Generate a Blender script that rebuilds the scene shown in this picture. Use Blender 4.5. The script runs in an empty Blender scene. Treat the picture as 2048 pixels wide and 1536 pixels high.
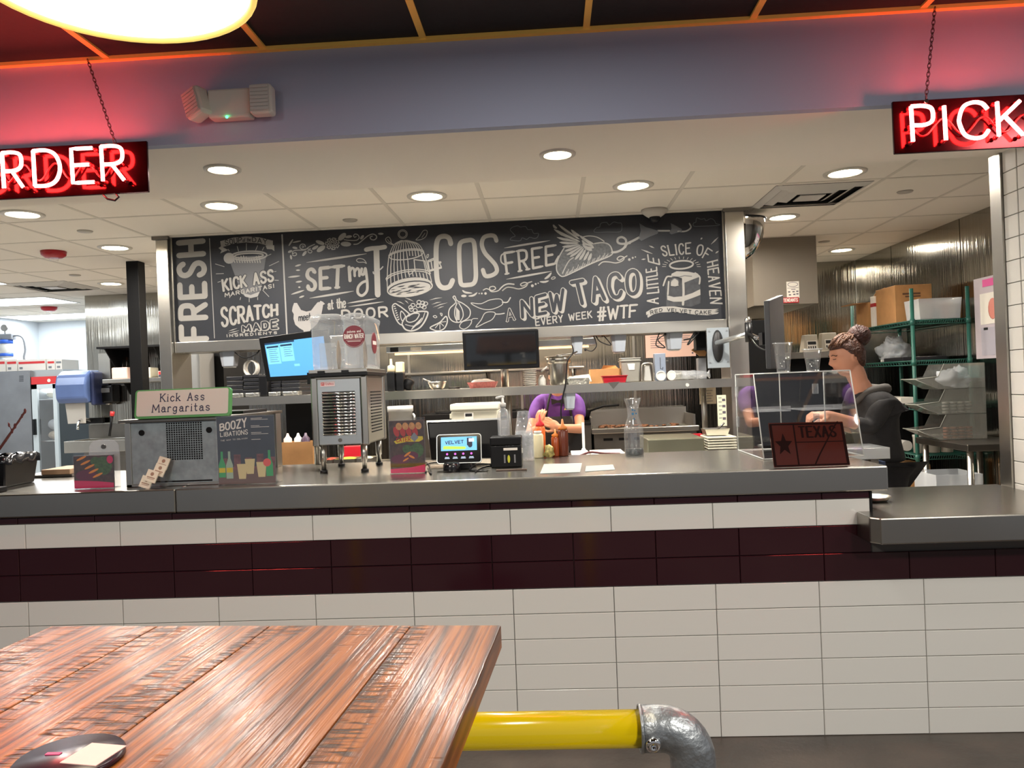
import bpy, bmesh, math, random
from mathutils import Vector, Matrix, Euler
random.seed(7)
S = bpy.context.scene
COL = S.collection
PI = math.pi

# ------------------------------------------------------------------ camera
FPX = 1538.0
CAMP = Vector((0, 0, 1.44))
YAW = math.atan(.049); ROLL = .039
_f = Vector((-math.sin(YAW), math.cos(YAW), 0)); _r0 = Vector((math.cos(YAW), math.sin(YAW), 0)); _u0 = Vector((0, 0, 1))
_r = _r0*math.cos(ROLL) - _u0*math.sin(ROLL); _u = _u0*math.cos(ROLL) + _r0*math.sin(ROLL)
cam_d = bpy.data.cameras.new('camera'); cam = bpy.data.objects.new('camera', cam_d); COL.objects.link(cam)
cam.matrix_world = Matrix(((_r.x, _u.x, -_f.x, CAMP.x), (_r.y, _u.y, -_f.y, CAMP.y), (_r.z, _u.z, -_f.z, CAMP.z), (0, 0, 0, 1)))
cam_d.sensor_width = 36; cam_d.lens = 36*FPX/2048; cam_d.clip_start = .02
S.camera = cam

# ------------------------------------------------------------------ world, exposure, large lights
S.view_settings.view_transform = 'Standard'; S.view_settings.look = 'None'
S.view_settings.gamma = 1; S.view_settings.use_curve_mapping = False
S.view_settings.exposure = 1.45
W = bpy.data.worlds.new('world'); S.world = W; W.use_nodes = True
W.node_tree.nodes['Background'].inputs[0].default_value = (.55, .57, .62, 1)
W.node_tree.nodes['Background'].inputs[1].default_value = .2

def light(kind, loc, power, color=(1, 1, 1), size=.2, size_y=None, aim=(0, 0, -1), spread=None, name='lamp_light'):
    d = bpy.data.lights.new(name, kind); d.energy = power; d.color = color
    if kind == 'AREA':
        d.size = size
        if size_y: d.shape = 'RECTANGLE'; d.size_y = size_y
        else: d.shape = 'DISK'
        if spread: d.spread = spread
    elif kind in ('POINT', 'SPOT'): d.shadow_soft_size = size
    o = bpy.data.objects.new(name, d); COL.objects.link(o); o.location = loc
    o.rotation_euler = Vector(aim).to_track_quat('-Z', 'Y').to_euler()
    return o
# unseen lamps added at the dining ceiling to light the tiled front
WARM = (1, .86, .70); NEUT = (1, .95, .88)
light('AREA', (-1.8, -.4, 2.68), 36, NEUT, .5)
light('AREA', (1.8, -.4, 2.68), 36, NEUT, .5)
light('AREA', (0, 1.9, 2.68), 3, NEUT, .4)
light('AREA', (2.6, 1.2, 2.68), 10, NEUT, .4)

def at(px, py, Y):
    v = _f*FPX + _r*(px-1024) + _u*(768-py); return CAMP + v*(Y/v.y)
def on(px, py, z):
    v = _f*FPX + _r*(px-1024) + _u*(768-py); return CAMP + v*((z-CAMP.z)/v.z)
def atx(px, py, X):
    v = _f*FPX + _r*(px-1024) + _u*(768-py); return CAMP + v*(X/v.x)

# ------------------------------------------------------------------ materials
def lin(c):
    return tuple((x/12.92 if x <= .04045 else ((x+.055)/1.055)**2.4) for x in [y/255 for y in c[:3]]) + (1,)
MATS = {}
def mat(name, col=(128, 128, 128), rough=.5, metal=0, emit=0, ecol=None, noise=0, nscale=8, stretch=(1, 1, 1), bump=0, bscale=30, coat=0, spec=None, rvar=0):
    if name in MATS: return MATS[name]
    m = bpy.data.materials.new(name); m.use_nodes = True; nt = m.node_tree; b = nt.nodes['Principled BSDF']
    c = lin(col)
    b.inputs['Base Color'].default_value = c; b.inputs['Roughness'].default_value = rough; b.inputs['Metallic'].default_value = metal
    if coat: b.inputs['Coat Weight'].default_value = coat; b.inputs['Coat Roughness'].default_value = .08
    if spec is not None: b.inputs['Specular IOR Level'].default_value = spec
    if emit:
        b.inputs['Emission Color'].default_value = lin(ecol or col); b.inputs['Emission Strength'].default_value = emit
    if noise or bump or rvar:
        tc = nt.nodes.new('ShaderNodeTexCoord'); mp = nt.nodes.new('ShaderNodeMapping'); nt.links.new(tc.outputs['Object'], mp.inputs[0])
        mp.inputs['Scale'].default_value = stretch
    if noise or rvar:
        n = nt.nodes.new('ShaderNodeTexNoise'); n.inputs['Scale'].default_value = nscale; n.inputs['Detail'].default_value = 6
        nt.links.new(mp.outputs[0], n.inputs[0])
    if noise:
        r = nt.nodes.new('ShaderNodeValToRGB'); nt.links.new(n.outputs[0], r.inputs[0])
        r.color_ramp.elements[0].position = .3; r.color_ramp.elements[1].position = .7
        r.color_ramp.elements[0].color = tuple(x*(1-noise) for x in c[:3])+(1,); r.color_ramp.elements[1].color = tuple(min(1, x*(1+noise*.5)) for x in c[:3])+(1,)
        nt.links.new(r.outputs[0], b.inputs['Base Color'])
    if rvar:
        mr = nt.nodes.new('ShaderNodeMapRange'); nt.links.new(n.outputs[0], mr.inputs[0]); mr.inputs[1].default_value = .3; mr.inputs[2].default_value = .7
        mr.inputs[3].default_value = max(0, rough-rvar); mr.inputs[4].default_value = rough+rvar; nt.links.new(mr.outputs[0], b.inputs['Roughness'])
    if bump:
        n2 = nt.nodes.new('ShaderNodeTexNoise'); n2.inputs['Scale'].default_value = bscale; n2.inputs['Detail'].default_value = 3; nt.links.new(mp.outputs[0], n2.inputs[0])
        bp = nt.nodes.new('ShaderNodeBump'); bp.inputs['Strength'].default_value = bump; bp.inputs['Distance'].default_value = .01; nt.links.new(n2.outputs[0], bp.inputs['Height'])
        nt.links.new(bp.outputs[0], b.inputs['Normal'])
    MATS[name] = m; return m
def clear(name, tint=(255, 255, 255), gloss=.12, rough=.03, haze=0, hazecol=(220, 225, 230)):
    """thin clear plastic or glass: see-through with a fresnel sheen, haze adds a milky share"""
    if name in MATS: return MATS[name]
    m = bpy.data.materials.new(name); m.use_nodes = True; nt = m.node_tree; nt.nodes.clear()
    o = nt.nodes.new('ShaderNodeOutputMaterial'); t = nt.nodes.new('ShaderNodeBsdfTransparent'); g = nt.nodes.new('ShaderNodeBsdfGlossy')
    t.inputs[0].default_value = lin(tint); g.inputs['Roughness'].default_value = rough
    fr = nt.nodes.new('ShaderNodeFresnel'); ge = nt.nodes.new('ShaderNodeNewGeometry'); mi = nt.nodes.new('ShaderNodeMapRange')
    mi.inputs[3].default_value = 1.45; mi.inputs[4].default_value = 1/1.45; nt.links.new(ge.outputs['Backfacing'], mi.inputs[0]); nt.links.new(mi.outputs[0], fr.inputs[0])
    ad = nt.nodes.new('ShaderNodeMath'); ad.operation = 'ADD'; ad.inputs[1].default_value = gloss; ad.use_clamp = True; nt.links.new(fr.outputs[0], ad.inputs[0])
    mx = nt.nodes.new('ShaderNodeMixShader'); nt.links.new(ad.outputs[0], mx.inputs[0]); nt.links.new(t.outputs[0], mx.inputs[1]); nt.links.new(g.outputs[0], mx.inputs[2])
    last = mx
    if haze:
        df = nt.nodes.new('ShaderNodeBsdfDiffuse'); df.inputs[0].default_value = lin(hazecol)
        m2 = nt.nodes.new('ShaderNodeMixShader'); m2.inputs[0].default_value = haze
        nt.links.new(mx.outputs[0], m2.inputs[1]); nt.links.new(df.outputs[0], m2.inputs[2]); last = m2
    nt.links.new(last.outputs[0], o.inputs[0]); MATS[name] = m; return m

steel = mat('brushed_steel', (180, 177, 170), .3, 1, noise=.05, nscale=2.5, bump=.12, bscale=3)
steel_h = mat('brushed_steel_flat', (160, 157, 150), .26, 1, noise=.06, nscale=2, bump=.06, bscale=2)
steel_dk = mat('dull_steel', (128, 124, 118), .36, 1, noise=.18, nscale=6)
steel_wall = mat('wavy_steel_sheet', (164, 161, 153), .13, 1)
def _wall():
    nt = steel_wall.node_tree; b = nt.nodes['Principled BSDF']; tc = nt.nodes.new('ShaderNodeTexCoord'); prev = None
    for sc, st, di in (((.9, .9, 1.6), .5, .03), ((55, 55, .5), .5, .0045)):
        mp = nt.nodes.new('ShaderNodeMapping'); mp.inputs['Scale'].default_value = sc; nt.links.new(tc.outputs['Object'], mp.inputs[0])
        n = nt.nodes.new('ShaderNodeTexNoise'); n.inputs['Scale'].default_value = 1; n.inputs['Detail'].default_value = 2; nt.links.new(mp.outputs[0], n.inputs[0])
        bp = nt.nodes.new('ShaderNodeBump'); bp.inputs['Strength'].default_value = st; bp.inputs['Distance'].default_value = di; nt.links.new(n.outputs[0], bp.inputs['Height'])
        if prev: nt.links.new(prev.outputs[0], bp.inputs['Normal'])
        prev = bp
    nt.links.new(prev.outputs[0], b.inputs['Normal'])
_wall()
steel_lt = mat('pale_steel', (205, 208, 208), .35, 1)
chrome = mat('chrome', (225, 225, 225), .06, 1)
galv = mat('galvanized_pipe_fitting', (150, 154, 156), .42, .85, noise=.3, nscale=22, bump=.35, bscale=60)
white_tile = mat('glazed_white_tile', (214, 212, 205), .14, 0, spec=.5)
maroon_tile = mat('glazed_maroon_tile', (46, 17, 24), .10, 0, spec=.5)
grout = mat('grey_grout', (92, 88, 84), .9)
black_pl = mat('black_plastic', (12, 12, 14), .36, spec=.35)
black_mt = mat('matt_black', (10, 10, 11), .6, spec=.2)
grey_pl = mat('grey_plastic', (120, 122, 126), .45)
ltgrey_pl = mat('light_grey_plastic', (132, 134, 138), .45)
white_pl = mat('white_plastic', (196, 194, 188), .45)
off_white = mat('off_white_paint', (186, 182, 174), .8)
paper = mat('paper', (228, 226, 216), .8)
card = mat('brown_cardboard', (172, 126, 78), .85, noise=.12, nscale=12)
green_wire = mat('green_epoxy_wire', (36, 92, 80), .4)
acryl = clear('clear_acrylic', gloss=.03)
acryl_edge = mat('acrylic_edge', (190, 196, 196), .2)
frost = clear('cloudy_plastic', gloss=.05, haze=.22, hazecol=(210, 214, 216))
tub_cl = clear('milky_tub_plastic', gloss=.04, haze=.5, hazecol=(225, 225, 212))
glassm = clear('clear_glass', gloss=.05)
chalk = mat('chalk_white', (140, 137, 132), .9, spec=.1)
chalk_dim = mat('faded_chalk', (138, 136, 133), .9, spec=.1)
chalk_faint = mat('faint_chalk', (92, 92, 94), .9, spec=.1)
board_m = mat('chalkboard_black', (30, 32, 38), .55, noise=.25, nscale=2.2, spec=.35)

# ------------------------------------------------------------------ builders
def root_loc(p):
    while p.parent: p = p.parent
    return p
def tag(o, label=None, cat=None, group=None, kind=None):
    if label: o['label'] = label
    if cat: o['category'] = cat
    if group: o['group'] = group
    if kind: o['kind'] = kind
    return o
def thing(name, label, cat, loc=(0, 0, 0), rz=0, group=None):
    o = bpy.data.objects.new(name, None); COL.objects.link(o); o.empty_display_size = .05
    o.location = loc; o.rotation_euler = (0, 0, rz); return tag(o, label, cat, group)
def struct_e(name, loc=(0, 0, 0)):
    o = bpy.data.objects.new(name, None); COL.objects.link(o); o.location = loc; return tag(o, kind='structure')

class MB:
    """collects shapes; build() links them as ONE mesh object. World coordinates unless local=True."""
    def __init__(s): s.v = []; s.f = []; s.sm = []
    def add(s, vs, fs, smooth=False):
        k = len(s.v); s.v += [Vector(v) for v in vs]; s.f += [tuple(i+k for i in f) for f in fs]; s.sm += [smooth]*len(fs); return s
    def box(s, a, b, rz=0, c=None):
        x0, y0, z0 = a; x1, y1, z1 = b
        x0, x1 = min(x0, x1), max(x0, x1); y0, y1 = min(y0, y1), max(y0, y1); z0, z1 = min(z0, z1), max(z0, z1)
        vs = [Vector(p) for p in ((x0, y0, z0), (x1, y0, z0), (x1, y1, z0), (x0, y1, z0), (x0, y0, z1), (x1, y0, z1), (x1, y1, z1), (x0, y1, z1))]
        if rz:
            m = Vector(c) if c else Vector(((x0+x1)/2, (y0+y1)/2, 0)); R = Matrix.Rotation(rz, 3, 'Z'); vs = [R @ (v-m) + m for v in vs]
        return s.add(vs, [(0, 3, 2, 1), (4, 5, 6, 7), (0, 1, 5, 4), (1, 2, 6, 5), (2, 3, 7, 6), (3, 0, 4, 7)])
    def hexa(s, vs):
        """8 corners: bottom 4 counter-clockwise, then top 4"""
        return s.add(vs, [(0, 3, 2, 1), (4, 5, 6, 7), (0, 1, 5, 4), (1, 2, 6, 5), (2, 3, 7, 6), (3, 0, 4, 7)])
    def slab(s, pts, n, t):
        """closed outline pts (3-D, planar) extruded by t along -n"""
        n = Vector(n).normalized(); k = len(pts); a = [Vector(p) for p in pts]; b = [p - n*t for p in a]
        return s.add(a+b, [tuple(range(k)), tuple(range(2*k-1, k-1, -1))] + [(i, i+k, (i+1) % k+k, (i+1) % k) for i in range(k)])
    def cyl(s, p0, p1, r0, r1=None, n=16, caps=True):
        r1 = r0 if r1 is None else r1; p0 = Vector(p0); p1 = Vector(p1); d = (p1-p0).normalized()
        e = d.orthogonal().normalized(); g = d.cross(e); vs = []
        for p, r in ((p0, r0), (p1, r1)):
            for i in range(n): a = 2*PI*i/n; vs.append(p + e*math.cos(a)*r + g*math.sin(a)*r)
        s.add(vs, [(i, (i+1) % n, (i+1) % n+n, i+n) for i in range(n)], True)
        if caps: s.add(vs[:n], [tuple(range(n-1, -1, -1))]); s.add(vs[n:], [tuple(range(n))])
        return s
    def tube(s, pts, r, n=8, closed=False, caps=True):
        pts = [Vector(p) for p in pts]; m = len(pts)
        if m < 2: return s
        vs = []; prev = None
        for i, p in enumerate(pts):
            if closed: d = (pts[(i+1) % m]-pts[i-1])
            else: d = pts[min(i+1, m-1)]-pts[max(i-1, 0)]
            if d.length < 1e-9: d = Vector((0, 0, 1))
            d.normalize()
            e = d.orthogonal().normalized() if prev is None else (prev - d*prev.dot(d))
            if e.length < 1e-6: e = d.orthogonal()
            e.normalize(); prev = e; g = d.cross(e); rr = r[i] if isinstance(r, (list, tuple)) else r
            vs += [p + e*math.cos(2*PI*j/n)*rr + g*math.sin(2*PI*j/n)*rr for j in range(n)]
        fs = []
        for i in range(m if closed else m-1):
            a = i*n; b = ((i+1) % m)*n
            fs += [(a+j, a+(j+1) % n, b+(j+1) % n, b+j) for j in range(n)]
        s.add(vs, fs, True)
        if not closed and caps: s.add(vs[:n], [tuple(range(n-1, -1, -1))]); s.add(vs[-n:], [tuple(range(n))])
        return s
    def lathe(s, prof, c=(0, 0, 0), n=24, sx=1, sy=1, axis=None, flat=False):
        c = Vector(c); vs = []; m = len(prof)
        for r, z in prof:
            for j in range(n):
                a = 2*PI*j/n; p = Vector((math.cos(a)*r*sx, math.sin(a)*r*sy, z))
                if axis is not None: p = Vector(axis).to_track_quat('Z', 'Y') @ p
                vs.append(c+p)
        fs = [(i*n+j, i*n+(j+1) % n, (i+1)*n+(j+1) % n, (i+1)*n+j) for i in range(m-1) for j in range(n)]
        s.add(vs, fs, not flat)
        if prof[0][0] > 1e-5: s.add(vs[:n], [tuple(range(n-1, -1, -1))])
        if prof[-1][0] > 1e-5: s.add(vs[-n:], [tuple(range(n))])
        return s
    def shell(s, prof, c=(0, 0, 0), n=24, **k):
        """open lathe without caps"""
        q = MB(); q.lathe(prof, c, n, **k); nf = (len(prof)-1)*n
        return s.add(q.v[:len(prof)*n], q.f[:nf], True)
    def ball(s, c, r, n=12, sc=(1, 1, 1)):
        c = Vector(c); prof = [(math.sin(PI*i/(n//2+2))*r, -math.cos(PI*i/(n//2+2))*r) for i in range(n//2+3)]; vs = []
        for rr, z in prof:
            for j in range(n): a = 2*PI*j/n; vs.append(c + Vector((math.cos(a)*rr*sc[0], math.sin(a)*rr*sc[1], z*sc[2])))
        return s.add(vs, [(i*n+j, i*n+(j+1) % n, (i+1)*n+(j+1) % n, (i+1)*n+j) for i in range(len(prof)-1) for j in range(n)], True)
    def xf(s, M):
        s.v = [M @ v for v in s.v]; return s
    def mesh(s, name, m=None, off=Vector()):
        me = bpy.data.meshes.new(name); me.from_pydata([tuple(v-off) for v in s.v], [], s.f)
        for p, q in zip(me.polygons, s.sm): p.use_smooth = q
        if m: me.materials.append(m)
        return me
    def build(s, name, m, parent=None, bevel=0, label=None, cat=None, group=None, kind=None, local=False, fix=True):
        if parent is None:
            if local or kind == 'structure' or not s.v: off = Vector()
            else:
                xs = [v.x for v in s.v]; ys = [v.y for v in s.v]; off = Vector(((min(xs)+max(xs))/2, (min(ys)+max(ys))/2, min(v.z for v in s.v)))
            o = bpy.data.objects.new(name, s.mesh(name, m, off)); o.location = off
        else:
            R = root_loc(parent)
            if local: o = bpy.data.objects.new(name, s.mesh(name, m))
            else:
                q = MB(); M = Matrix.Rotation(-R.rotation_euler.z, 4, 'Z') @ Matrix.Translation(-R.location); q.v = [M @ v for v in s.v]; q.f = s.f; q.sm = s.sm
                o = bpy.data.objects.new(name, q.mesh(name, m))
            o.parent = parent
        COL.objects.link(o)
        if fix:
            bm = bmesh.new(); bm.from_mesh(o.data); bmesh.ops.remove_doubles(bm, verts=bm.verts, dist=1e-6); bmesh.ops.recalc_face_normals(bm, faces=bm.faces); bm.to_mesh(o.data); bm.free()
        if bevel:
            md = o.modifiers.new('bevel', 'BEVEL'); md.width = bevel; md.segments = 2; md.limit_method = 'ANGLE'; md.angle_limit = .6
        return tag(o, label, cat, group, kind)

def dup(root, loc=None, rz=None, label=None):
    def cp(o, par):
        c = o.copy(); COL.objects.link(c); c.parent = par
        for ch in o.children: cp(ch, c)
        return c
    r = cp(root, root.parent)
    if loc is not None: r.location = loc
    if rz is not None: r.rotation_euler.z = rz
    if label: r['label'] = label
    return r

from mathutils import noise as mnoise
def crumple(q, c, amp=.02, fr=14, zmin=None):
    c = Vector(c); out = []
    for v in q.v:
        d = (v-c).normalized(); k = mnoise.noise(v*fr)+.6*mnoise.noise(v*fr*2.7)+.3*mnoise.noise(v*fr*6)
        w = v+d*amp*k*2
        if zmin is not None and w.z < zmin: w.z = zmin
        out.append(w)
    q.v = out; return q
# ------------------------------------------------------------------ flat drawing: strokes and fills mapped onto a surface
def smooth(pts, k=5, closed=False):
    n = len(pts); out = []
    if n < 3: return list(pts)
    rng = range(n if closed else n-1)
    for i in rng:
        p0 = pts[(i-1) % n] if (closed or i > 0) else pts[0]; p1 = pts[i]; p2 = pts[(i+1) % n]
        p3 = pts[(i+2) % n] if (closed or i+2 < n) else pts[-1]
        for j in range(k):
            t = j/k; t2 = t*t; t3 = t2*t
            out.append(tuple(.5*((2*p1[a])+(-p0[a]+p2[a])*t+(2*p0[a]-5*p1[a]+4*p2[a]-p3[a])*t2+(-p0[a]+3*p1[a]-3*p2[a]+p3[a])*t3) for a in range(len(p1))))
    out.append(tuple(pts[0]) if closed else tuple(pts[-1])); return out
class Draw:
    """collects flat shapes in 2-D and maps each point with mapf(x, y, layer)"""
    def __init__(s, mapf): s.m0 = mapf; s.mb = MB(); s.k = 0
    def m(s, x, y, l=0): return s.m0(x, y, l + (len(s.mb.f) % 45)*.018)
    def line(s, pts, w, layer=0, taper=False, joints=True):
        n = len(pts)
        for i in range(n-1):
            (x0, y0), (x1, y1) = pts[i][:2], pts[i+1][:2]; dx, dy = x1-x0, y1-y0; L = math.hypot(dx, dy)
            if L < 1e-6: continue
            nx, ny = -dy/L/2, dx/L/2
            if taper:
                ta, tb = i/(n-1), (i+1)/(n-1); wa = w*max(.12, math.sin(PI*ta)**.6 if ta > 0 else .12); wb = w*max(.12, math.sin(PI*min(tb, .999))**.6)
            else: wa = wb = w
            s.mb.add([s.m(x0+nx*wa, y0+ny*wa, layer), s.m(x1+nx*wb, y1+ny*wb, layer), s.m(x1-nx*wb, y1-ny*wb, layer), s.m(x0-nx*wa, y0-ny*wa, layer)], [(0, 1, 2, 3)])
        if not taper and joints:
            for p in pts: s.dot(p[0], p[1], w/2*.98, layer, n=8)
        return s
    def dot(s, x, y, r, layer=0, n=12, ry=None, rot=0):
        ry = ry or r; c, q = math.cos(rot), math.sin(rot)
        s.mb.add([s.m(x+math.cos(2*PI*i/n)*r*c-math.sin(2*PI*i/n)*ry*q, y+math.cos(2*PI*i/n)*r*q+math.sin(2*PI*i/n)*ry*c, layer) for i in range(n)], [tuple(range(n))]); return s
    def ring(s, x, y, rx, ry, w, layer=0, rot=0, a0=0, a1=2*PI, n=24):
        c, q = math.cos(rot), math.sin(rot)
        return s.line([(x+math.cos(a0+(a1-a0)*i/n)*rx*c-math.sin(a0+(a1-a0)*i/n)*ry*q, y+math.cos(a0+(a1-a0)*i/n)*rx*q+math.sin(a0+(a1-a0)*i/n)*ry*c) for i in range(n+1)], w, layer, joints=False)
    def fill(s, pts, layer=0, sm=False):
        if sm: pts = smooth(pts, 5, True)[:-1]
        s.mb.add([s.m(p[0], p[1], layer) for p in pts], [tuple(range(len(pts)))]); return s
    def rect(s, x0, y0, x1, y1, layer=0): return s.fill([(x0, y0), (x1, y0), (x1, y1), (x0, y1)], layer)
    def text(s, txt, quad, w, layer=0, serif=0, gap=.28, dx=0, dy=0):
        """quad: BL, BR, TR, TL"""
        ws = [FW.get(c, .62 if c.isupper() else .5) for c in txt]; tot = sum(ws)+gap*(len(txt)-1); x = 0
        BL, BR, TR, TL = quad
        def q(u, v):
            return tuple((BL[i]*(1-u)+BR[i]*u)*(1-v)+(TL[i]*(1-u)+TR[i]*u)*v for i in (0, 1))
        for c, cw in zip(txt, ws):
            for st in glyph(c):
                P = [q((x+p[0]*cw)/tot, p[1]) for p in st]; P = [(a+dx, b+dy) for a, b in P]; s.line(P, w, layer)
                if serif:
                    for e in (0, -1):
                        g = st[e]
                        if min(abs(g[1]), abs(g[1]-1)) < .04 and c not in 'SCOGQsco':
                            a, b = q((x+g[0]*cw-serif*.5)/tot, g[1]), q((x+g[0]*cw+serif*.5)/tot, g[1]); s.line([(a[0]+dx, a[1]+dy), (b[0]+dx, b[1]+dy)], w*.7, layer)
            x += cw+gap
        return s
    def build(s, name, m, parent, **k): return s.mb.build(name, m, parent, fix=False, **k)
FW = {'I': .14, ' ': .4, 'M': .85, 'W': .9, 'i': .12, 'm': .85, 't': .35, '!': .1, '#': .7, 'l': .1, 'r': .38, '1': .2, '.': .08, 'N': .68, '-': .4, 'T': .6, 'J': .5, ':': .08}
_G = {
 'A': 's0,0 .5,1 1,0|s.2,.36 .8,.36', 'B': 's0,0 0,1|c0,1 .6,1 .88,.88 .88,.66 .55,.54 0,.54|c0,.54 .65,.53 1,.4 .98,.12 .6,0 0,0',
 'C': 'c1,.8 .82,.97 .5,1.01 .18,.9 .02,.6 .02,.4 .18,.1 .5,-.01 .82,.03 1,.2', 'D': 's0,0 0,1|c0,1 .5,1 .85,.85 1,.5 .85,.15 .5,0 0,0',
 'E': 's1,1 0,1 0,0 1,0|s0,.52 .8,.52', 'F': 's1,1 0,1 0,0|s0,.5 .8,.5', 'G': 'c1,.82 .8,.98 .5,1.01 .18,.9 .02,.6 .02,.4 .18,.1 .5,-.01 .85,.05 1,.2|s1,.2 1,.45 .6,.45',
 'H': 's0,0 0,1|s1,0 1,1|s0,.5 1,.5', 'I': 's.5,0 .5,1', 'J': 'c1,1 1,.3 .8,.03 .4,-.01 0,.2', 'K': 's0,0 0,1|s.95,1 0,.42|s.28,.58 1,0', 'L': 's0,1 0,0 1,0',
 'M': 's0,0 .08,1 .5,.25 .92,1 1,0', 'N': 's0,0 0,1 1,0 1,1', 'O': 'o.5,1.01 .12,.88 0,.5 .12,.12 .5,-.01 .88,.12 1,.5 .88,.88', 'P': 's0,0 0,1|c0,1 .6,1 .98,.9 .98,.58 .6,.46 0,.46',
 'Q': 'o.5,1 .1,.85 0,.5 .1,.15 .5,0 .9,.15 1,.5 .9,.85|s.6,.25 1,-.05', 'R': 's0,0 0,1|c0,1 .6,1 .95,.9 .95,.6 .6,.48 0,.48|s.45,.48 1,0',
 'S': 'c.96,.84 .78,.97 .48,1.01 .14,.92 .05,.74 .22,.58 .55,.48 .88,.36 .97,.2 .82,.05 .48,-.01 .16,.05 .02,.2', 'T': 's0,1 1,1|s.5,1 .5,0', 'U': 'c0,1 0,.3 .15,.05 .5,-.01 .85,.05 1,.3 1,1',
 'V': 's0,1 .5,0 1,1', 'W': 's0,1 .25,0 .5,.8 .75,0 1,1', 'X': 's0,0 1,1|s0,1 1,0', 'Y': 's0,1 .5,.5 1,1|s.5,.5 .5,0', 'Z': 's0,1 1,1 0,0 1,0',
 '#': 's.2,0 .4,1|s.6,0 .8,1|s0,.66 1,.66|s0,.33 1,.33', '!': 's.5,.3 .5,1|s.5,0 .5,.04', '.': 's.5,0 .5,.03', '-': 's0,.4 1,.4', ' ': '', ':': 's.5,.1 .5,.12|s.5,.5 .5,.52',
 'a': 'c.1,.5 .5,.64 .85,.5 .85,.1|c.85,.35 .4,.4 .05,.2 .3,0 .6,.03 .85,.15|s.85,.1 1,0', 'c': 'c.95,.5 .6,.64 .2,.55 .02,.3 .2,.06 .6,-.01 .95,.12', 'e': 'c.05,.34 .95,.36 .85,.58 .5,.64 .12,.54 .02,.3 .2,.05 .6,-.01 .95,.12',
 'g': 'c.85,.5 .5,.64 .1,.5 .02,.3 .15,.1 .5,.05 .85,.2|c.9,.6 .88,.1 .8,-.2 .45,-.28 .08,-.18', 'h': 's0,0 0,1|c0,.4 .3,.6 .7,.62 .95,.45 .95,0', 'i': 's.5,0 .5,.62|s.5,.84 .5,.88', 'k': 's0,0 0,1|s.85,.62 0,.25|s.3,.38 .95,0',
 'm': 's0,0 0,.62|c0,.42 .2,.62 .4,.6 .5,.42 .5,0|c.5,.42 .7,.62 .9,.6 1,.42 1,0', 'n': 's0,0 0,.62|c0,.4 .3,.62 .75,.62 .95,.42 .95,0', 'o': 'o.5,.63 .1,.5 .02,.3 .12,.08 .5,-.01 .88,.08 .98,.3 .9,.5', 'f': 'c1,.95 .6,1 .4,.85 .4,0|s0,.6 .8,.6',
 'r': 's.1,0 .1,.62|c.1,.38 .4,.6 .7,.64 1,.56', 's': 'c.9,.52 .55,.64 .15,.56 .15,.4 .5,.32 .88,.22 .85,.06 .5,-.01 .08,.1', 't': 's.4,.95 .4,.15 .6,0 1,.05|s0,.62 .95,.62', 'u': 'c0,.62 0,.2 .2,0 .6,.02 .95,.2|s.95,.62 .95,0',
 'y': 's0,.62 .45,.05|s.95,.62 .3,-.3 .05,-.3', 'p': 's0,-.3 0,.62|c0,.45 .4,.64 .85,.55 .95,.3 .8,.05 .4,0 0,.12', 'd': 's.9,0 .9,1|c.9,.45 .5,.64 .1,.5 .02,.3 .15,.05 .5,0 .9,.15', 'w': 's0,.62 .25,0 .5,.5 .75,0 1,.62', 'l': 's.5,0 .5,1', 'b': 's.1,0 .1,1|c.1,.45 .5,.64 .9,.5 .98,.3 .85,.05 .5,0 .1,.15', 'v': 's0,.62 .5,0 1,.62'}
_GC = {}
def glyph(c):
    if c in _GC: return _GC[c]
    out = []
    for part in _G.get(c, '').split('|'):
        if not part: continue
        pts = [tuple(float(a) for a in p.split(',')) for p in part[1:].split()]
        out.append(pts if part[0] == 's' else smooth(pts, 4, part[0] == 'o'))
    _GC[c] = out; return out
def plane_map(origin, xd, yd, nrm, eps=.0006):
    """2-D map on a plane: metres along xd and yd"""
    o, x, y, n = Vector(origin), Vector(xd).normalized(), Vector(yd).normalized(), Vector(nrm).normalized()
    return lambda a, b, l=0: o + x*a + y*b + n*(eps*(1+l))
# ================================================================== THE SETTING
KZ, FZ, SZ = 2.59, 2.74, 2.40           # kitchen ceiling, dining ceiling, bulkhead underside
def concrete():
    m = mat('stained_concrete', (84, 76, 68), .38, noise=.55, nscale=3.2, bump=.25, bscale=25, rvar=.12); return m
fl = MB(); fl.box((-7.5, -3.5, -.1), (4.2, 11, 0)); fl.build('floor', concrete(), kind='structure')
# dining-room ceiling: black panels in a golden grid
dark_panel = mat('black_ceiling_panel', (30, 28, 26), .75, noise=.2, nscale=40)
gold = mat('golden_grid_paint', (255, 212, 104), .6)
ce = struct_e('ceiling', (0, 0, FZ))
gx = [-.42 + .605*k for k in range(-11, 8)]; gy = [2.86 - 1.21*k for k in range(0, 5)]
g = MB()
for x in gx: g.box((x-.012, gy[-1], FZ-.006), (x+.012, 2.86, FZ+.02))
for y in gy[1:]: g.box((gx[0], y-.012, FZ-.0065), (gx[-1], y+.012, FZ+.02))
g.box((gx[0], 2.836, FZ-.012), (gx[-1], 2.862, FZ+.02))
g.build('ceiling_grid', gold, ce)
pm = MB().box((0, 0, 0), (.581, 1.186, .02)).mesh('ceiling_panel', dark_panel)
for i in range(len(gx)-1):
    for j in range(len(gy)-1):
        o = bpy.data.objects.new('ceiling_panel', pm); COL.objects.link(o); o.parent = ce; o.location = (gx[i]+.012, gy[j+1]+.012, .002)
MB().box((gx[0], gy[-1], FZ+.03), (gx[-1], 2.86, FZ+.08)).build('ceiling_deck', black_mt, ce)
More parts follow.
